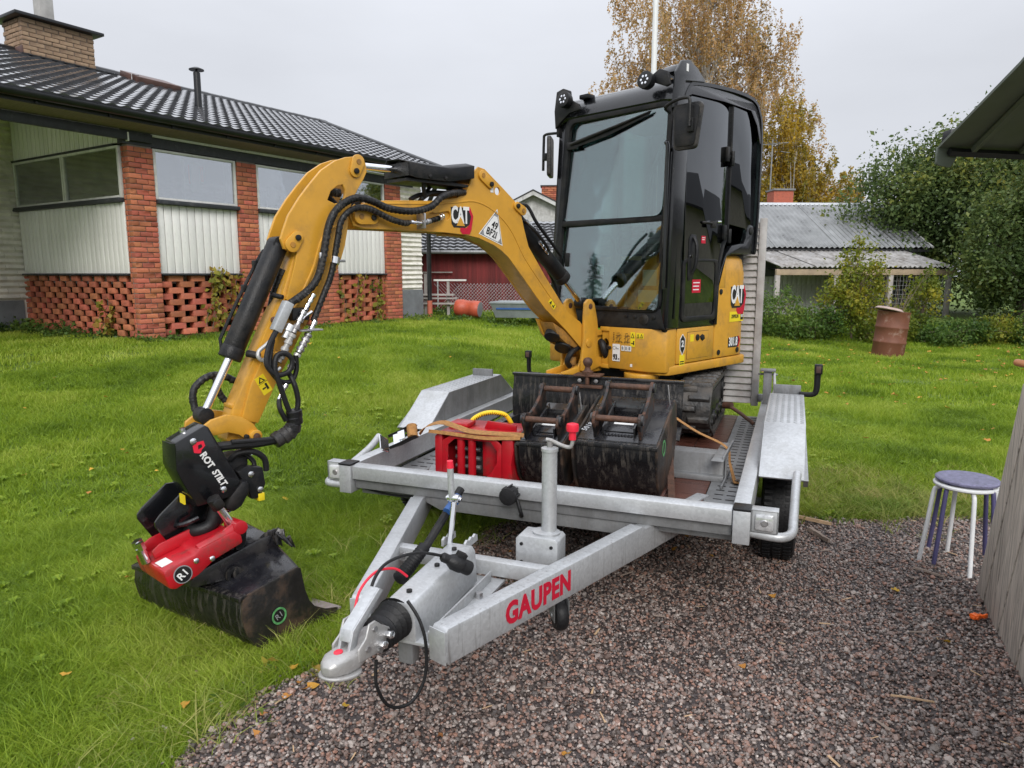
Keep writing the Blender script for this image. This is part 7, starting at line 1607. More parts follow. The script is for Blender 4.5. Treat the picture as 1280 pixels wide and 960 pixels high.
# raised flange line along the near plate
mb = MB(); fl = [(-2.30, 1.955), (-1.909, 1.98), (-1.72, 2.0), (-1.60, 2.015), (-1.48, 1.99), (-1.36, 1.925), (-1.27, 1.84), (-1.17, 1.70), (-1.02, 1.545), (-.86, 1.385)]
mb.tube([(BX1 - .002, y, z) for y, z in fl], .0065, 6, smooth=3); E_('boom_flange', mb, 'yellow', 0)
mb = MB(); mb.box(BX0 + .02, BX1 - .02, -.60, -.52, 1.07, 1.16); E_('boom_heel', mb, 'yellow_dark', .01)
mb = MB(); mb.prism([(-.90, 1.30), (-.84, 1.19), (-.75, 1.125), (-.64, 1.08), (-.56, 1.03), (-.50, 1.05), (-.50, 1.16), (-.60, 1.10), (-.76, 1.22), (-.86, 1.29)], BX0 - .012, BX0 + .01, 'x'); E_('boom_foot', mb, 'yellow', .004)
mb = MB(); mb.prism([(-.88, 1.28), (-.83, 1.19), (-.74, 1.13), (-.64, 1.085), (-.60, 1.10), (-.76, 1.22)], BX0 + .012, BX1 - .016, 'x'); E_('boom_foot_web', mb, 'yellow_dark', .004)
for c, r_ in (((-.80, 1.215), .052), ((-.69, 1.13), .055)): E_('hose_opening', MB().cyl(((BX0 + BX1) / 2 - .01, c[0] + .01, c[1] + .01), ((BX0 + BX1) / 2 + .012, c[0] - .035, c[1] - .045), r_, r_ * 1.05, n=20), 'rubber', .004)
E_('chain_plate', MB().box(BX0 + .05, BX1 - .05, -1.80, -1.62, 1.812, 1.828), 'yellow', .004)
# oval pin bosses on the near plate with a bolt and a pin end
def boss(y, z, y2, z2, X=BX1, w=.030, t=.014, nm='pin_boss'):
    d = Vector((y2 - y, z2 - z)); L = d.length; a = math.atan2(d.y, d.x)
    o = [(y + w * math.cos(a + t_), z + w * math.sin(a + t_)) for t_ in np.linspace(R(90), R(270), 9)] + [(y2 + w * .85 * math.cos(a + t_), z2 + w * .85 * math.sin(a + t_)) for t_ in np.linspace(R(-90), R(90), 9)]
    b_ = MB().prism(o, X, X + t, 'x').build(nm, 'yellow', exc, bevel=.003)
    MB().cyl((X + t, y, z), (X + t + .004, y, z), .013, n=18).build('pin_end', 'yellow_dark', b_)
    MB().cyl((X + t, y2, z2), (X + t + .012, y2, z2), .014, n=14).build('bolt', 'black_satin', b_, bevel=.002)
boss(-1.530, 2.165, -1.468, 2.120); boss(-1.195, 1.985, -1.245, 2.010); boss(-2.375, 1.885, -2.305, 1.882, X=BX1 + .001, w=.040, t=.022)
# decals on the boom
cat_logo(exc, BX1 + .0008, -1.700, 1.922, .125)
tri = [(-1.408, 1.975), (-1.552, 1.833), (-1.368, 1.772)]
cg = Vector((sum(p[0] for p in tri) / 3, sum(p[1] for p in tri) / 3)); sc3 = lambda k: [(cg.x + (p[0] - cg.x) * k, cg.y + (p[1] - cg.y) * k) for p in tri]
tr = MB().prism(sc3(1.06), BX1 + .0006, BX1 + .0014, 'x').build('number_plate', 'white_print', exc); rg_ = MB(); ring(rg_, sc3(.97), sc3(.92), BX1 + .0015, BX1 + .0018, 'x'); rg_.build('plate_border', 'black_print', tr)
for i_ in range(3):
    c0, c1, c2 = (Vector(sc3(.92)[(i_ + j_) % 3]) for j_ in range(3)); q1, q2 = c0.lerp(c1, .17), c0.lerp(c2, .17); MB().prism([tuple(c0), tuple(q1), tuple(q2)], BX1 + .0015, BX1 + .0018, 'x').build('plate_corner', 'grey_print', tr)
rt = Vector((0, .93, -.36)).normalized(); upv = Vector((0, .36, .93)).normalized()
P0 = Vector((BX1 + .0032, cg.x, cg.y)); text('lettering', '49', place(P0 + upv * .026 + rt * .004, rt, upv, (1, 0, 0)), 'black_print', tr, size=.060, bold=.0010, sx=.80, spacing=1.05); text('lettering', 'BF2I', place(P0 - upv * .024 - rt * .004, rt, upv, (1, 0, 0)), 'black_print', tr, size=.060, bold=.0010, sx=.80, spacing=1.05)
dw = Vector((0, .72, -.70)).normalized(); pw = Vector((0, .70, .72)).normalized()
def rlabel(P_, a, b, w, h, ms, nm, par=exc, d=0.0):
    n_ = Vector(a).cross(Vector(b)); M_ = place(Vector(P_) + n_ * d, a, b, n_); return MB().box(-w / 2, w / 2, -h / 2, h / 2, 0, .0008, M_).build(nm, ms, par), M_
wl_, Mw = rlabel((BX1 + .0008, -.905, 1.402), (0, .72, -.70), (0, .70, .72), .075, .036, 'yellow_print', 'warning_label')
MB().prism([(-.030, -.014), (-.004, -.014), (-.017, .012)], .0009, .0013, 'z', Mw).build('symbol', 'black_print', wl_); MB().box(.004, .030, -.012, -.004, .0009, .0013, Mw).box(.016, .024, -.004, .010, .0009, .0013, Mw).build('symbol', 'black_print', wl_)
E_('reflex_sticker', MB().box(BX1 + .0006, BX1 + .0016, -1.462, -1.438, 2.075, 2.125, Matrix.Identity(4)), 'white_print', 0)
# stick: two cheek plates above, closed box below
stick_up = [(-2.385, 2.178), (-2.35, 2.178), (-2.324, 2.151), (-2.319, 2.109), (-2.34, 2.07), (-2.375, 2.02), (-2.408, 1.965), (-2.43, 1.90), (-2.44, 1.83), (-2.46, 1.74), (-2.49, 1.66), (-2.535, 1.58), (-2.62, 1.46), (-2.699, 1.347), (-2.79, 1.48), (-2.74, 1.64), (-2.725, 1.70), (-2.75, 1.70), (-2.79, 1.715), (-2.805, 1.76), (-2.79, 1.80), (-2.76, 1.87), (-2.70, 1.955), (-2.643, 2.022), (-2.578, 2.093), (-2.50, 2.145), (-2.44, 2.168)]
hole = [(-2.55, 1.955), (-2.53, 1.998), (-2.49, 2.028), (-2.462, 2.035), (-2.448, 2.01), (-2.452, 1.975), (-2.47, 1.95), (-2.51, 1.94)]
plate('stick_cheek', stick_up, [hole], BX1 - .022, BX1 - .002, 'yellow')
plate('stick_cheek', stick_up, [hole], BX0 + .002, BX0 + .020, 'yellow')
low = [(-2.56, 1.60), (-2.60, 1.49), (-2.699, 1.347), (-2.871, 1.067), (-2.96, .91), (-2.985, .845), (-3.02, .80), (-3.075, .80), (-3.11, .845), (-3.067, .989), (-2.998, 1.122), (-2.88, 1.356), (-2.80, 1.50), (-2.74, 1.66), (-2.70, 1.75), (-2.62, 1.80), (-2.52, 1.80), (-2.50, 1.70)]
E_('stick', MB().prism(low, BX0 + .022, BX1 - .024, 'x'), 'yellow', .006)
E_('stick_side', MB().prism([(-2.60, 1.49), (-2.699, 1.347), (-2.871, 1.067), (-2.96, .905), (-3.04, .93), (-2.985, 1.09), (-2.87, 1.30), (-2.78, 1.47)], BX1 - .026, BX1 - .006, 'x'), 'yellow', .004)
E_('stick_flange', MB().tube([(BX1 - .002, y, z) for y, z in [(-2.395, 1.94), (-2.44, 1.90), (-2.475, 1.85), (-2.56, 1.80), (-2.60, 1.74), (-2.64, 1.63), (-2.70, 1.52), (-2.755, 1.43)]], .008, 6, smooth=3), 'yellow', 0)
boss(-2.374, 2.152, -2.392, 2.105, X=BX1 - .002, w=.036); boss(-2.752, 1.735, -2.725, 1.768, X=BX1 - .002, w=.036)
lbl, Ml = rlabel((BX1 - .0055, -2.925, 1.085), (0, .88, .47), (0, -.47, .88), .05, .092, 'yellow_print', 'warning_label')
MB().box(-.025, .025, .012, .046, .0009, .0012, Ml).build('label_top', 'yellow_print', lbl)
mb = MB(); mb.prism([(-.019, .014), (.019, .014), (0, .042)], .0013, .0017, 'z', Ml); mb.build('symbol', 'black_print', lbl); MB().prism([(-.009, .018), (.009, .018), (0, .033)], .0018, .0021, 'z', Ml).build('symbol', 'yellow_print', lbl)
MB().box(-.016, .002, -.020, -.013, .0013, .0017, Ml).box(.004, .015, -.03, .002, .0013, .0017, Ml).box(-.025, .025, .0085, .010, .0013, .0017, Ml).build('symbol', 'black_print', lbl)
E_('stop_block', MB().box(-.165, -.085, -3.075, -3.03, .985, 1.005, Matrix.Identity(4)), 'yellow', .004)
E_('stick_bolt', MB().cyl((BX1 - .006, -2.86, 1.385), (BX1 + .008, -2.86, 1.385), .016, n=12), 'rust', .002)
# cylinders
def cylinder(nm, A, B, C, rb_, rr_, x=-.125, cap=True):
    A, B, C = (Vector((x, *p)) for p in (A, B, C)); d = (B - A).normalized()
    mb = MB(); mb.cyl(A, B, rb_, n=30); c_ = E_(nm, mb, 'black_satin', .006)
    MB().cyl(B - d * .05, B + d * .006, rb_ * 1.07, n=30).build('gland', 'black_satin', c_, bevel=.004)
    MB().cyl(B, C, rr_, n=22).build('rod', 'chrome', c_)
    q = place(C, (1, 0, 0), d, Vector((1, 0, 0)).cross(d)); MB().cyl(C - Vector((.035, 0, 0)), C + Vector((.035, 0, 0)), rr_ * 2.0, n=24).build('rod_eye', 'black_satin', c_, bevel=.003)
    MB().cyl(A - Vector((.04, 0, 0)), A + Vector((.04, 0, 0)), rb_ * .8, n=22).build('barrel_eye', 'black_satin', c_, bevel=.003); return c_
cylinder('bucket_cylinder', (-2.785, 1.735), (-3.048, 1.218), (-3.185, .965), .050, .0185)
cylinder('stick_cylinder', (-1.56, 2.165), (-2.06, 2.150), (-2.355, 2.146), .045, .0185)
cylinder('boom_cylinder', (-1.215, 1.965), (-.712, 1.565), (-.515, 1.395), .052, .020)
mb = MB(); mb.tube([(-.165, -2.83, 1.71), (-.19, -2.86, 1.66), (-.19, -3.06, 1.30), (-.17, -3.04, 1.26)], .0085, 8, smooth=2); E_('hard_line', mb, 'black_satin', 0)
for p in ((-.19, -2.87, 1.645), (-.19, -2.93, 1.53)): E_('line_clamp', MB().box(p[0] - .014, p[0] + .014, p[1] - .012, p[1] + .012, p[2] - .018, p[2] + .018), 'black_satin', .003)
E_('port_block', MB().cyl((-.08, -2.985, 1.235), (-.03, -2.95, 1.225), .017, n=14), 'black_satin', .003); E_('port_block', MB().cyl((-.08, -2.845, 1.50), (-.03, -2.82, 1.49), .012, n=12), 'black_satin', .002)
# sheet-metal guard over the stick cylinder
g_side = [(-2.092, 2.179), (-1.94, 2.172), (-1.805, 2.172), (-1.627, 2.204), (-1.628, 2.135), (-1.806, 2.102), (-1.941, 2.101), (-2.038, 2.102), (-2.092, 2.111)]
gx0, gx1 = -.225, -.005
mb = MB(); mb.prism(g_side, gx1 - .006, gx1, 'x'); gd = E_('cylinder_guard', mb, 'black_satin', .002)
mb = MB(); tp = [(-2.092, 2.179), (-1.94, 2.172), (-1.805, 2.172), (-1.627, 2.204)]
vs = [(gx1, y, z) for y, z in tp] + [(-.08, y + .0, z + .022) for y, z in tp] + [(gx0 + .03, y, z + .028) for y, z in tp] + [(gx0, y, z + .0) for y, z in tp] + [(gx0, y, z - .06) for y, z in tp]
mb.add(vs, [(k * 4 + i, k * 4 + i + 1, k * 4 + i + 5, k * 4 + i + 4) for k in range(4) for i in range(3)]); MBg = mb.mesh('guard_top', 'black_satin', clean=False, sharp=20); gt = link('guard_top', MBg, gd)
so = gt.modifiers.new('thickness', 'SOLIDIFY'); so.thickness = .005; so.offset = -1
mb = MB(); mb.prism([(-2.092, 2.179), (-2.092, 2.11), (-2.086, 2.11), (-2.086, 2.179)], gx0, gx1, 'x'); mb.build('guard_front', 'black_satin', gd)
for y in (-1.95, -1.84): MB().cyl((gx1, y, 2.117), (gx1 + .008, y, 2.117), .010, n=10).build('bolt', 'black_satin', gd, bevel=.001)
MB().box(gx0 + .02, gx1 - .02, -2.09, -1.66, 2.085, 2.10).build('guard_floor', 'black_satin', gd)
# hoses
def hose(nm, pts, r_=.012, ms='rubber', wrap=False, k=6):
    mb = MB(); P_ = spline([Vector(p) for p in pts], k); mb.tube(P_, r_, 10); h_ = E_(nm, mb, ms, 0)
    if wrap:
        mb = MB(); L_ = 0; last = -1
        for a, b in zip(P_, P_[1:]):
            L_ += (b - a).length
            if L_ - last > .016: last = L_; q = (b - a).to_track_quat('Z', 'Y').to_matrix().to_4x4(); mb.lathe([(r_, 0), (r_ + .0013, .001), (r_ + .0013, .0135), (r_, .0145)], 12, Matrix.Translation(a) @ q @ Matrix.Rotation(.18, 4, 'X'))
        mb.build('spiral_wrap', 'rubber_wet', h_, sharp=30)
    return h_
hose('hydraulic_hose', [(-.06, -1.66, 2.06), (-.02, -1.78, 2.045), (.0, -1.876, 2.015), (.0, -1.95, 1.96), (.0, -2.074, 1.928), (.0, -2.223, 1.932), (.0, -2.338, 1.965), (.0, -2.432, 1.968), (.0, -2.526, 1.915), (.0, -2.58, 1.83), (.0, -2.62, 1.672), (.0, -2.657, 1.573), (.0, -2.715, 1.515), (.0, -2.799, 1.463)], .0175, wrap=True)
hose('hydraulic_hose', [(-.02, -2.09, 1.868), (-.005, -2.138, 1.865), (.0, -2.224, 1.882), (.0, -2.354, 1.925), (.0, -2.448, 1.912), (.0, -2.510, 1.855), (.0, -2.535, 1.764), (.0, -2.575, 1.604), (.0, -2.621, 1.504), (.0, -2.685, 1.375)], .0145, wrap=True)
hose('boom_hose', [(-.10, -2.45, 2.0), (-.12, -2.58, 1.99), (-.12, -2.68, 1.87), (-.12, -2.72, 1.72)], .020, wrap=True); hose('boom_hose', [(-.14, -2.50, 1.98), (-.14, -2.4, 1.92), (-.13, -2.3, 1.99)], .018)
for k, (dy, dx) in enumerate(((0, 0), (.05, .03), (.09, -.03))): hose('boom_hose', [(-.12 + dx, -2.0 + dy, 2.0), (-.12 + dx, -1.93 + dy, 2.03 + .01 * k), (-.13 + dx, -1.80 + dy, 2.045 + .008 * k), (-.12 + dx, -1.60, 2.06 + .01 * k)], .013)
hose('boom_hose', [(-.08, -1.93, 2.02), (-.06, -1.95, 2.09), (-.08, -1.90, 2.125), (-.10, -1.8, 2.10), (-.12, -1.68, 2.11), (-.12, -1.6, 2.06)], .012)
hose('boom_hose', [(-.16, -1.86, 2.04), (-.17, -1.80, 2.10), (-.17, -1.70, 2.09), (-.15, -1.62, 2.05)], .011)
for k in range(3): E_('hose_band', MB().box(-.17, -.07, -1.76 + k * .055, -1.75 + k * .055, 2.062, 2.066), 'white_print', 0)
hose('cylinder_hose', [(-.10, -1.20, 2.02), (-.07, -1.13, 2.02), (-.05, -1.07, 1.93), (-.06, -.98, 1.86), (-.08, -.86, 1.78), (-.09, -.78, 1.72)], .011)
hose('cylinder_hose', [(-.08, -1.16, 1.94), (-.03, -1.10, 1.87), (-.03, -.99, 1.78), (-.07, -.92, 1.74)], .010)
hose('cylinder_hose', [(-.20, -1.10, 1.96), (-.21, -.98, 1.85), (-.20, -.85, 1.70), (-.20, -.7, 1.5), (-.18, -.6, 1.2)], .011)
hose('swing_hose', [(-.08, -.60, 1.09), (-.07, -.68, 1.06), (-.09, -.70, 1.0), (-.10, -.66, .96)], .02)
# fittings on the stick
def fitting(nm, A, B, r_, ms='chrome', rings=3, hex_=True):
    A, B = Vector(A), Vector(B); d = B - A; q = d.to_track_quat('Z', 'Y').to_matrix().to_4x4(); L_ = d.length; pr = []
    for k in range(rings * 2 + 1):
        z = L_ * k / (rings * 2); rr_ = r_ if k % 2 == 0 else r_ * .72; pr += [(rr_, z), (rr_, min(L_, z + L_ / (rings * 2) * .92))]
    mb = MB(); mb.lathe(pr[:-1], 12, Matrix.Translation(A) @ q); return E_(nm, mb, ms, 0, sharp=30)
X_ = .0
E_('valve_block', MB().box(-.022, .022, -.024, .024, -.075, .075, Matrix.Translation((0, -2.845, 1.402)) @ (Vector((0, .071, .131))).to_track_quat('Z', 'X').to_matrix().to_4x4()), 'galv', .005)
fitting('fitting', (0, -2.795, 1.468), (0, -2.82, 1.435), .016, 'steel', 1); fitting('fitting', (0, -2.872, 1.345), (0, -2.90, 1.30), .013, 'cast_alloy', 2)
hose('steel_tube', [(.0, -2.90, 1.30), (.0, -2.93, 1.275), (.0, -2.965, 1.25), (.005, -2.972, 1.225), (.005, -2.955, 1.208), (.005, -2.93, 1.215)], .0095, 'cast_alloy')
fitting('quick_coupler', (.02, -2.686, 1.502), (.02, -2.735, 1.43), .013, 'chrome', 3); fitting('quick_coupler', (.02, -2.740, 1.425), (.02, -2.80, 1.325), .016, 'steel', 3); fitting('quick_coupler', (.02, -2.805, 1.32), (.02, -2.885, 1.195), .019, 'cast_alloy', 4)
fitting('quick_coupler', (0.02, -2.685, 1.375), (.02, -2.72, 1.32), .014, 'chrome', 2); fitting('quick_coupler', (.02, -2.723, 1.315), (.02, -2.78, 1.23), .020, 'steel', 4); fitting('quick_coupler', (.02, -2.783, 1.225), (.02, -2.835, 1.145), .017, 'cast_alloy', 3); fitting('quick_coupler', (.03, -2.855, 1.09), (.03, -2.895, 1.02), .013, 'chrome', 2)
fitting('fitting', (-.0, -2.80, 1.36), (.0, -2.835, 1.30), .024, 'galv', 1)
mb = MB(); mb.tube([(.02, -2.78, 1.36), (.02, -2.74, 1.40), (.015, -2.70, 1.42)], .010, 8); E_('banjo_pipe', mb, 'chrome', 0)
E_('coupler_plate', MB().box(-.01, .05, -2.775, -2.66, 1.330, 1.338, Matrix.Identity(4)), 'steel', .002); E_('clamp_bracket', MB().box(-.045, .0, -2.79, -2.70, 1.38, 1.44), 'black_satin', .008); E_('clamp_bracket', MB().box(-.045, .0, -2.90, -2.86, 1.16, 1.24), 'yellow', .004)
MB_ = MB(); MB_.lathe([(.019, -.018), (.023, -.016), (.023, .016), (.019, .018)], 18, place((0, -2.553, 1.665), (1, 0, 0), (0, .96, -.26), (0, .2, .98))); E_('hose_clamp', MB_, 'chrome', 0)
E_('hose_clamp', MB().box(-.03, .01, -2.56, -2.50, 1.655, 1.668).cyl((.0, -2.63, 1.66), (.0, -2.63, 1.70), .009, n=8), 'steel', .001)
fitting('fitting', (.0, -2.09, 1.870), (.0, -2.02, 1.868), .011, 'chrome', 2); fitting('fitting', (.0, -2.015, 1.868), (-.005, -1.955, 1.882), .016, 'steel', 2); fitting('fitting', (-.005, -1.95, 1.884), (-.02, -1.895, 1.898), .015, 'black_satin', 2); fitting('fitting', (-.02, -1.885, 1.90), (-.05, -1.83, 1.915), .016, 'chrome', 2)
E_('hose_bracket', MB().box(-.05, .02, -2.012, -2.002, 1.84, 1.92), 'steel', .001)
fitting('fitting', (-.05, -1.16, 1.93), (-.04, -1.08, 1.87), .010, 'chrome', 2); fitting('fitting', (-.05, -1.03, 1.80), (-.07, -.93, 1.73), .011, 'chrome', 3)
# hose loops by the stick
hose('loop_hose', [(.0, -2.86, 1.36), (.02, -2.905, 1.31), (.03, -2.935, 1.26), (.04, -2.95, 1.19), (.045, -2.91, 1.14), (.05, -2.85, 1.15), (.05, -2.83, 1.20), (.045, -2.86, 1.235), (.04, -2.90, 1.225), (.045, -2.915, 1.17), (.05, -2.90, 1.10), (.05, -2.87, 1.0), (.05, -2.845, .93)], .0125)
hose('loop_hose', [(.02, -2.835, 1.14), (.045, -2.82, 1.08), (.05, -2.81, 1.0), (.05, -2.83, .93)], .0125); hose('loop_hose', [(.01, -2.90, 1.30), (.02, -2.92, 1.24), (.03, -2.93, 1.17), (.03, -2.89, 1.11), (.03, -2.83, 1.10), (.03, -2.80, 1.15), (.03, -2.80, 1.22)], .0115)
hose('loop_hose', [(.03, -2.895, 1.02), (.045, -2.90, .98), (.05, -2.875, .92)], .012); hose('loop_hose', [(.03, -2.93, 1.26), (.035, -2.955, 1.20), (.04, -2.925, 1.155), (.04, -2.885, 1.17)], .008, 'cast_alloy')
mb = MB(); sp_ = [(.05, -2.835, .965), (.05, -2.838, .90), (.05, -2.87, .862), (.05, -2.935, .838)]; P_ = spline([Vector(p) for p in sp_], 6); mb.tube(P_, .034, 14); sl2 = E_('hose_sleeve', mb, 'rubber_wet', 0)
mb = MB()
for i in range(0, len(P_) - 1, 3): q = (P_[i + 1] - P_[i]).to_track_quat('Z', 'Y').to_matrix().to_4x4(); mb.lathe([(.034, 0), (.038, .004), (.037, .034), (.034, .038)], 16, Matrix.Translation(P_[i]) @ q @ Matrix.Rotation(.15, 4, 'X'))
mb.build('sleeve_fold', 'rubber_wet', sl2, sharp=30)
hose('loop_hose', [(.05, -2.935, .838), (.05, -3.03, .838), (.04, -3.12, .845), (.02, -3.20, .845)], .021); hose('loop_hose', [(.06, -2.95, .845), (.06, -3.05, .855), (.05, -3.14, .862)], .012)
hose('bucket_hose', [(-.16, -2.93, 1.12), (-.2, -2.98, 1.09), (-.22, -3.05, 1.125), (-.22, -3.12, 1.125), (-.22, -3.185, 1.07), (-.20, -3.19, .98), (-.15, -3.17, .93)], .016, wrap=True); hose('bucket_hose', [(-.22, -3.08, 1.12), (-.22, -3.07, 1.05), (-.20, -3.04, 1.0), (-.16, -2.98, .98)], .015, wrap=True)
hose('bucket_hose', [(-.18, -2.90, 1.22), (-.19, -2.96, 1.12), (-.18, -2.98, 1.05)], .010)
fitting('fitting', (-.17, -2.83, 1.36), (-.17, -2.93, 1.20), .019, 'chrome', 3); fitting('fitting', (-.17, -2.935, 1.19), (-.18, -2.965, 1.12), .013, 'steel', 2); hose('bucket_hose', [(-.13, -2.76, 1.62), (-.16, -2.80, 1.50), (-.17, -2.83, 1.36)], .017, wrap=True)
# links to the tiltrotator
for x in (-.035, -.215):
    lk = [(-3.24, .90), (-3.235, .93), (-3.19, .958), (-3.12, .972), (-3.055, .955), (-3.00, .915), (-2.968, .865), (-2.975, .835), (-3.0, .822), (-3.03, .838), (-3.07, .872), (-3.12, .890), (-3.18, .885)]
    E_('tipping_link', MB().prism(lk, x - .011, x + .011, 'x'), 'yellow', .005)
E_('link_boss', MB().cyl((-.03, -3.0, .858), (.002, -3.0, .858), .030, n=22), 'yellow', .005); E_('bolt', MB().cyl((.0, -3.0, .858), (.012, -3.0, .858), .016, n=12), 'rust', .002); E_('bolt', MB().cyl((.0, -3.05, .865), (.016, -3.05, .865), .012, n=8), 'black_satin', .002)
E_('link_pin', MB().cyl((-.22, -3.0, .858), (-.03, -3.0, .858), .018, n=16), 'yellow_dark', 0)
# tiltrotator
ax_ = [(-3.388, .905), (-3.262, .962), (-3.245, .950), (-3.122, .688), (-3.150, .625), (-3.315, .612), (-3.372, .74), (-3.390, .79)]
hx = E_('hose_cover', MB().prism(ax_, -.035, .08, 'x'), 'black_gloss', .006)
E_('hose_cover_front', MB().add([(.078, -3.388, .903), (.078, -3.389, .79), (.078, -3.370, .735), (.078, -3.315, .615), (.055, -3.400, .900), (.055, -3.403, .80), (.055, -3.382, .745), (.055, -3.327, .62), (-.035, -3.400, .900), (-.035, -3.403, .80), (-.035, -3.382, .745), (-.035, -3.327, .62)], [(0, 1, 5, 4), (1, 2, 6, 5), (2, 3, 7, 6), (4, 5, 9, 8), (5, 6, 10, 9), (6, 7, 11, 10), (0, 4, 8), (3, 11, 7)]), 'black_gloss', 0)
for p in ((-3.315, .900), (-3.20, .665)): MB().lathe([(.014, 0), (.014, .004), (.007, .008)], 14, place((.08, *p), (0, 1, 0), (0, 0, 1), (1, 0, 0))).build('bolt', 'chrome', hx)
MB().cyl((.0, -3.325, .928), (.0, -3.327, .948), .012, n=8).build('bolt', 'chrome', hx)
rt = Vector((0, .48, -.88)).normalized(); upv = Vector((0, .88, .48)).normalized()
text('lettering', 'ROT', place(Vector((.0808, -3.262, .808)), rt, upv, (1, 0, 0)), 'white_print', hx, size=.040, bold=.0014, sx=.98, spacing=1.0); text('lettering', 'STILT', place(Vector((.0808, -3.215, .722)), rt, upv, (1, 0, 0)), 'white_print', hx, size=.040, bold=.0014, sx=.88, spacing=.98, shear=.2)
lg = MB(); lg.prism([(-.022, -.018), (-.026, .012), (-.008, .026), (.020, .028), (.026, .006), (.010, -.010), (.006, -.024), (-.008, -.022)], .0806, .0814, 'x', Matrix.Translation((0, -3.292, .868))); lg.build('emblem', 'red_plastic', hx); MB().prism([(-.006, -.008), (.012, .0), (.008, .014), (-.006, .010)], .0815, .0818, 'x', Matrix.Translation((0, -3.290, .870))).build('emblem_mark', 'black_print', hx)
MB().box(.0, .05, -3.358, -3.352, .625, .665, Matrix.Identity(4)).build('yellow_label', 'yellow_print', hx)
E_('cover_skirt', MB().prism([(-3.20, .575), (-3.17, .63), (-3.115, .685), (-3.085, .68), (-3.08, .63), (-3.12, .57), (-3.16, .55)], -.09, .085, 'x'), 'black_satin', .015)
mb = MB(); mb.prism([(-3.12, .72), (-3.08, .74), (-3.00, .72), (-2.99, .64), (-3.02, .58), (-3.06, .58), (-3.08, .64)], .0, .05, 'x'); E_('bracket', mb, 'black_satin', .006)
for p in ((-3.06, .70), (-3.02, .62), (-3.17, .56)): E_('bolt', MB().lathe([(.014, 0), (.014, .004), (.006, .008)], 12, place((.052, *p), (0, 1, 0), (0, 0, 1), (1, 0, 0))), 'chrome', 0)
E_('warning_label', MB().box(.0, .052, -3.03, -3.0, .565, .60, Matrix.Identity(4)), 'yellow_print', .001)
hose('rotator_hose', [(.0, -3.13, .77), (.02, -3.10, .80), (.04, -3.04, .80), (.045, -2.99, .76), (.04, -2.98, .70)], .014); hose('rotator_hose', [(-.03, -3.10, .76), (-.02, -3.06, .78), (.0, -3.02, .74), (.01, -3.03, .68)], .011); hose('rotator_hose', [(-.05, -3.08, .84), (-.04, -3.06, .80), (-.02, -3.07, .74)], .010, 'copper_brown')
fitting('fitting', (-.03, -3.03, .82), (-.02, -3.02, .77), .012, 'chrome', 2); fitting('fitting', (.0, -3.10, .80), (.0, -3.06, .81), .011, 'chrome', 2)
E_('rotator_core', MB().box(-.15, .0, -3.14, -3.04, .60, .78), 'black_satin', .02)
# black side brackets
for x, dy in ((-.02, 0.015), (-.18, -.005)):
    E_('hitch_cheek', MB().prism([(-3.475 + dy, .535), (-3.475 + dy, .555), (-3.455 + dy, .58), (-3.345 + dy, .67), (-3.20 + dy, .66), (-3.20 + dy, .48), (-3.36 + dy, .50), (-3.37 + dy, .43), (-3.41 + dy, .42)], x - .007, x + .007, 'x'), 'black_gloss', .003)
E_('cheek_pipe', MB().tube([(-.10, -3.40, .50), (.02, -3.36, .53), (.04, -3.30, .55)], .012, 8, smooth=3), 'black_gloss', 0)
E_('hose_boot', MB().tube([(-.08, -3.33, .50), (.02, -3.31, .49), (.05, -3.25, .51), (.055, -3.22, .58)], (.025, .034), 12, smooth=4), 'rubber', 0)
# red tilt body: sloping slab with rounded ends and tubes
MR = Matrix.Translation((0, -3.50, .352)) @ Matrix.Rotation(R(15), 4, 'X') @ Matrix.Rotation(R(-6), 4, 'Y')
rb_ = E_('tilt_body', MB().prism([(0, -.030), (.0, .04), (.015, .05), (.14, .05), (.155, .062), (.32, .062), (.335, .03), (.33, -.005), (.20, -.012), (.12, -.038), (.02, -.045)], -.16, .22, 'x', MR), 'red_paint', .012)
for x in (-.10, .15): MB().cyl((x - .05, .345, .06), (x + .07, .345, .06), .030, n=22, M=MR).build('pivot_tube', 'red_paint', rb_, bevel=.004)
MB().cyl((.185, .16, .045), (.185, .34, .055), .030, n=20, M=MR).build('side_tube', 'red_paint', rb_, bevel=.006)
MB().prism([(.03, .05), (.03, .085), (.07, .10), (.20, .10), (.24, .05)], .02, .035, 'x', MR).build('rib', 'red_paint', rb_, bevel=.003); MB().prism([(.03, .05), (.03, .085), (.07, .10), (.20, .10), (.24, .05)], -.12, -.105, 'x', MR).build('rib', 'red_paint', rb_, bevel=.003)
MB().box(.08, .17, .015, .06, .0505, .052, MR).build('white_label', 'white_print', rb_)
for x, y, z in ((.221, .13, .025), (.221, .19, .0)): MB().lathe([(.011, 0), (.011, .004), (.006, .007)], 12, MR @ place((x, y, z), (0, 1, 0), (0, 0, 1), (1, 0, 0))).build('bolt', 'chrome', rb_)
rp_ = MB().cyl((.2205, .065, .0), (.223, .065, .0), .037, n=26, M=MR).build('round_plate', 'grey_print', rb_); MB().cyl((.2232, .065, .0), (.2236, .065, .0), .033, n=26, M=MR).build('round_field', 'black_satin', rp_); text('lettering', 'R1', MR @ place((.2245, .065, .0), (0, .93, .36), (0, -.36, .93), (1, 0, 0)), 'white_print', rp_, size=.042, bold=.0008)
mb = MB(); mb.cyl((.02, .0, .05), (.02, -.0, .12), .02, n=12, M=MR); mb.cyl((.01, -.005, .12), (.01, -.005, .15), .018, n=6, M=MR); mb.cyl((.04, -.0, .115), (.04, -.0, .148), .018, n=6, M=MR); mb.cyl((-.02, .01, .11), (-.02, .01, .145), .018, n=6, M=MR); mb.build('valve_cap', 'chrome', rb_)
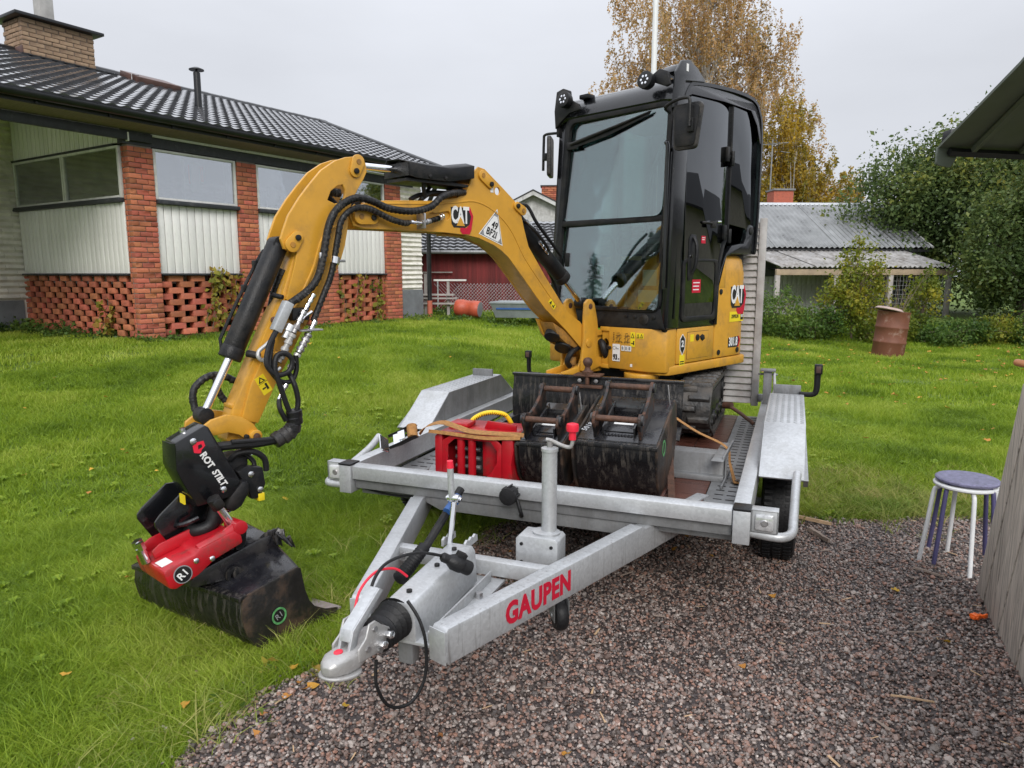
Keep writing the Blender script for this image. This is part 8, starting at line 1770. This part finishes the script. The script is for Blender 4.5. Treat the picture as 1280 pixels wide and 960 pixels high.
cylinder('tilt_cylinder', (-3.262, .635), (-3.25, .612), (-3.185, .49), .026, .018, x=.14)
E_('tilt_clevis', MB().prism([(-3.215, .52), (-3.17, .53), (-3.14, .50), (-3.15, .43), (-3.17, .40), (-3.20, .41), (-3.20, .47)], .11, .17, 'x'), 'black_gloss', .01)
# grading bucket
MK = Matrix.Translation((.40, -3.26, .0)) @ Matrix.Rotation(R(9), 4, 'Z') @ Matrix.Rotation(R(-5), 4, 'Y') @ Matrix.Translation((-.40, 3.26, .012))
side = [(-3.268, .262), (-3.255, .275), (-2.992, .312), (-2.974, .30), (-2.962, .197), (-2.945, .14), (-2.92, .105), (-2.86, .068), (-2.794, .050), (-2.794, .036), (-2.86, .0), (-2.945, -.028), (-3.03, -.035), (-3.135, -.018), (-3.22, .04), (-3.264, .105), (-3.28, .19)]
E_('bucket_side', MB().prism(side, .388, .400, 'x', MK), 'bucket_side', .003); E_('bucket_side', MB().prism(side, -.50, -.488, 'x', MK), 'bucket_side', .003)
outer = [(-3.268, .268), (-3.28, .19), (-3.264, .105), (-3.22, .04), (-3.135, -.018), (-3.03, -.035), (-2.945, -.028), (-2.86, .0), (-2.794, .036)]
inner = [(y + .010 if z > 0.02 else y, z + .010) for y, z in outer]
E_('bucket_shell', MB().prism(outer + inner[::-1], -.488, .388, 'x', MK), 'black_mud', .002, sharp=50)
for x_a, x_b in ((.388, .14), (-.488, -.24)):
    t_ = [(x_a, -3.268, .262), (x_a, -2.985, .304), (x_b, -2.955, .41), (x_b, -3.262, .275)]; E_('bucket_top', MB().add([MK @ Vector(p) for p in t_] + [MK @ Vector((p[0], p[1], p[2] - .01)) for p in t_], [(0, 1, 2, 3), (7, 6, 5, 4), (0, 4, 5, 1), (1, 5, 6, 2), (2, 6, 7, 3), (3, 7, 4, 0)]), 'black_paint', .001)
    t_ = [(x_a, -2.985, .304), (x_b, -2.955, .41), (x_b, -2.962, .197), (x_a, -2.962, .197)]; E_('bucket_wing', MB().add([MK @ Vector(p) for p in t_] + [MK @ Vector((p[0], p[1] + .008, p[2])) for p in t_], [(0, 1, 2, 3), (7, 6, 5, 4), (0, 4, 5, 1), (1, 5, 6, 2), (2, 6, 7, 3), (3, 7, 4, 0)]), 'bucket_side', .001)
E_('bucket_top', MB().prism([(-3.262, .275), (-2.955, .41), (-2.955, .40), (-3.262, .265)], -.24, .14, 'x', MK), 'black_paint', .001)
E_('cutting_edge', MB().box(-.50, .40, -2.93, -2.775, .036, .048, MK), 'cutting_steel', .002)
E_('bucket_lip', MB().prism([(-3.285, .255), (-3.285, .275), (-3.255, .282), (-3.24, .272)], -.50, .40, 'x', MK), 'black_mud', .003)
for y in (-3.13,): E_('bucket_rib', MB().prism([(-3.255, .285), (-2.96, .425), (-2.96, .40), (-3.255, .27)], .135, .147, 'x', MK), 'black_mud', .001)
gm_ = MB().lathe([(.0, 0), (.040, .0), (.040, .003), (.0, .004)], 26, MK @ place((.400, -3.11, .135), (0, 1, 0), (0, 0, 1), (1, 0, 0))).build('round_plate', 'black_satin', exc); MB().lathe([(.028, 0), (.037, 0), (.037, .001), (.028, .001)], 26, MK @ place((.4042, -3.11, .135), (0, 1, 0), (0, 0, 1), (1, 0, 0)), closed=True).build('green_mark', 'green_chalk', gm_)
text('lettering', 'R1', MK @ place((.4048, -3.11, .135), (0, .9, .4), (0, -.4, .9), (1, 0, 0)), 'grey_print', gm_, size=.036)
# quick hitch between tilt body and bucket
E_('quick_hitch', MB().prism([(-3.40, .29), (-3.38, .35), (-3.10, .42), (-3.03, .43), (-2.99, .38), (-3.0, .31), (-3.2, .275)], -.16, .155, 'x'), 'black_paint', .012)
E_('hitch_pin', MB().cyl((-.19, -3.20, .31), (.19, -3.20, .31), .026, n=18), 'black_mud', .003)
E_('hitch_eye', MB().lathe([(.018, 0), (.036, 0), (.036, .02), (.018, .02)], 20, place((.165, -3.215, .305), (0, 1, 0), (0, 0, 1), (1, 0, 0)), closed=True), 'black_mud', .002)
E_('hitch_side', MB().prism([(-3.26, .27), (-3.18, .36), (-3.05, .44), (-3.0, .45), (-2.96, .41), (-2.985, .37), (-3.02, .36), (-3.0, .31)], .13, .145, 'x'), 'black_mud', .004)
mb = MB(); rr = random.Random(9)
for k in range(14): a = Vector((.14 + rr.uniform(-.03, .03), -3.0 + rr.uniform(-.02, .06), .43 + rr.uniform(-.03, .02))); mb.cyl(a, a + Vector((rr.uniform(-.03, .05), rr.uniform(-.01, .07), rr.uniform(-.06, .01))), rr.uniform(.008, .016), .004, n=5)
E_('muddy_roots', mb, 'black_mud', 0, kind='stuff')
# swing post
ear = [(-.600, 1.30), (-.592, 1.40), (-.560, 1.425), (-.525, 1.425), (-.490, 1.395), (-.455, 1.28), (-.445, 1.21), (-.35, 1.20), (-.33, 1.17), (-.45, 1.165), (-.46, 1.02), (-.35, 1.00), (-.35, .955), (-.46, .935), (-.56, .91), (-.62, .93), (-.62, 1.02), (-.60, 1.15)]
for x0, x1 in ((-.045, -.022), (-.228, -.205)):
    E_('swing_post', MB().prism(ear, x0, x1, 'x'), 'yellow', .006)
    E_('pin', MB().cyl((x0 - .004, -.538, 1.375), (x1 + .004, -.538, 1.375), .020, n=18), 'rust', .002); E_('pin', MB().cyl((x0 - .006, -.555, 1.122), (x1 + .010, -.555, 1.122), .030, n=20), 'yellow', .004)
mb = MB(); mb.box(-.205, -.045, -.60, -.36, .905, .96); mb.box(-.205, -.045, -.44, -.30, .96, 1.19); E_('swing_casting', mb, 'yellow', .012)
mb = MB(); mb.prism([(-.80, .905), (-.80, .935), (-.62, .96), (-.58, 1.06), (-.54, 1.06), (-.54, .905)], -.20, -.185, 'x'); mb.prism([(-.80, .905), (-.80, .935), (-.62, .96), (-.58, 1.06), (-.54, 1.06), (-.54, .905)], -.065, -.05, 'x'); mb.box(-.20, -.05, -.82, -.54, .895, .912); E_('swing_foot', mb, 'yellow', .005)
mb = MB(); ring(mb, rounded(-.02, .048, .955, 1.225, .02), [(.012 + .030 * math.cos(a), 1.085 + .062 * math.sin(a)) for a in [R(v) for v in list(np.linspace(8, 82, 6)) + list(np.linspace(98, 172, 6)) + list(np.linspace(188, 262, 6)) + list(np.linspace(278, 352, 6))]], -.40, -.36); E_('opening_frame', mb, 'yellow', .003)
E_('opening_hose', MB().tube([(-.03, -.40, 1.12), (.0, -.42, 1.10), (.01, -.41, 1.05), (.0, -.36, 1.0)], .026, 10, smooth=4), 'rubber', 0)
mb = MB(); mb.box(-.03, .052, -.415, -.34, 1.20, 1.232); mb.box(-.03, .052, -.41, -.34, .935, .965); E_('cross_bar', mb, 'yellow', .004)
E_('swing_hose_guard', MB().cyl((-.30, -.46, .97), (-.24, -.50, .97), .035, n=14), 'rubber', .004)
E_('rod_boss', MB().cyl((-.13, -.60, .96), (-.13, -.60, 1.02), .03, n=16), 'yellow_dark', .004)

# ------------------------------------------------------------------ nearer things on the right
def stool(name, label, x, y, rz, leg_ms, z, seat_ms=None):
    o = thing(name, label, 'stool', (x, y, .028 + z), rot=(0, 0, rz), group='two stacked stools')
    for k in range(4):
        a = R(45 + 90 * k); c, s_ = math.cos(a), math.sin(a)
        MB().tube([(c * .05, s_ * .05, .437), (c * .105, s_ * .105, .437), (c * .135, s_ * .135, .425), (c * .150, s_ * .150, .395), (c * .170, s_ * .170, .2), (c * .192, s_ * .192, .0)], .0115, 12, smooth=4).build('leg', leg_ms, o)
    sr = .153
    se = MB().lathe([(0.02, .440), (sr - .01, .440), (sr, .447), (sr, .455), (sr - .008, .461), (.02, .4612)], 44).build('seat', seat_ms or leg_ms, o, sharp=30)
    return o
stool('stool', 'white-legged stool at the bottom of the stack beside the wooden panel', 2.44, 3.70, R(29), 'white_paint', 0, 'white_paint')
stool('stool', 'purple-legged stool with a wet purple seat on top of the stack', 2.45, 3.705, R(65), 'purple_paint', .028, 'purple_seat')
op = thing('orange_clip', 'small bright orange plastic piece on the gravel by the wooden panel', 'plastic piece', (2.14, 3.07, .035), rot=(0, 0, R(20)))
mb = MB(); mb.box(-.035, .03, -.012, .012, 0, .014); mb.box(-.03, .0, -.016, .016, .012, .022); mb.box(.02, .045, -.018, -.008, 0, .02); mb.cyl((-.02, -.02, .01), (-.02, .02, .01), .010, n=10); mb.build('body', 'orange_plastic', op, bevel=.003)
# weathered panel of slanting planks
PA = Vector((2.344, 3.398, 0)); bd_ = Vector((1.97 - 2.344, 2.524 - 3.398, 0)).normalized()
wp = thing('wooden_panel', 'grey weathered wooden panel standing on edge at the right side of the picture', 'panel', PA, rot=(0, 0, math.atan2(bd_.y, bd_.x)))
sl_ = .44 / 1.12
w = .155
for k in range(15):
    a = k * w; mb = MB(); mb.prism([(a + .002, .0), (a + w - .002, .0), (a + w - .002 + 1.14 * sl_, 1.14), (a + .002 + 1.14 * sl_, 1.14)], .0 + .004 * (k % 2), .034 + .004 * (k % 2), 'y'); pm = mb.mesh('plank', 'weathered', bevel=.004); link('plank', pm, wp)
for z in (.25, .9): MB().box(.15 + z * sl_, 2.2 + z * sl_, .04, .085, z, z + .09).build('batten', 'weathered', wp)
hn = thing('tool_handle', 'turned wooden tool handle sticking out above the weathered panel', 'tool', (2.16, 3.04, 1.225), rot=(0, 0, R(-55)))
mb = MB(); mb.lathe([(.010, 0), (.0155, .008), (.016, .04), (.0135, .12), (.0125, .6)], 18, Matrix.Rotation(R(98), 4, 'Y')); mb.build('handle', 'handle_wood', hn)
# shelter roof at the top right: tarpaulin on a timber frame
cn = thing('canopy_shelter', 'dark green-grey sheeted shelter roof reaching in at the upper right', 'shelter', (0, 0, 0))
E_tip = Vector((1.86, 3.22, 2.135))
vs = [(1.855, 3.22, 2.150), (1.72, 2.55, 2.31), (1.60, 2.05, 2.45), (3.2, 1.9, 2.62), (3.4, 3.0, 2.30), (3.3, 3.6, 2.12), (2.3, 3.35, 2.13)]
mb = MB(); vs2 = [Vector(v) for v in vs]; low_ = [v - Vector((0, 0, .012)) for v in vs2]
mb.add(vs2 + low_, [tuple(range(7)), tuple(range(13, 6, -1))] + [(i, (i + 1) % 7, 7 + (i + 1) % 7, 7 + i) for i in range(7)]); mb.build('sheet', 'canopy', cn)
mb = MB(); mb.prism([(0, 0), (.10, 0), (.10, -.05), (.075, -.085), (.02, -.08), (.0, -.07)], 0, .012, 'y', Matrix.Translation((1.85, 3.215, 2.145)) @ Matrix.Rotation(R(12), 4, 'Z')); mb.build('sheet_corner', 'canopy', cn, bevel=.003)
MB().tube([(1.90, 3.21, 2.122), (2.5, 3.32, 2.115), (3.3, 3.5, 2.11)], .018, 4).build('edge_bar', 'roof_dark', cn)
MB().box(0, 1.2, -.02, .02, -.02, .02, Matrix.Translation((2.08, 2.95, 2.20)) @ Matrix.Rotation(R(-6), 4, 'Z')).build('rafter', 'roof_dark', cn)
for a, b in (((2.0, 3.2, 2.13), (1.85, 2.55, 2.295)), ((2.25, 3.27, 2.13), (2.05, 2.5, 2.31)), ((2.6, 3.3, 2.14), (2.4, 2.4, 2.36))): MB().tube([a, b], .014, 5).build('rib', 'canopy', cn)
MB().cyl((3.2, 3.45, 0), (3.2, 3.45, 2.12), .04, n=10).build('post', 'grey_wood', cn); MB().cyl((3.1, 2.0, 0), (3.1, 2.0, 2.55), .04, n=10).build('post', 'grey_wood', cn)
MB().prism([(-.035, 0), (-.03, .055), (.01, .06), (.035, .035), (.045, .0)], -.03, .03, 'y', Matrix.Translation((1.905, 3.2, 2.155))).build('corner_block', 'roof_dark', cn, bevel=.004)
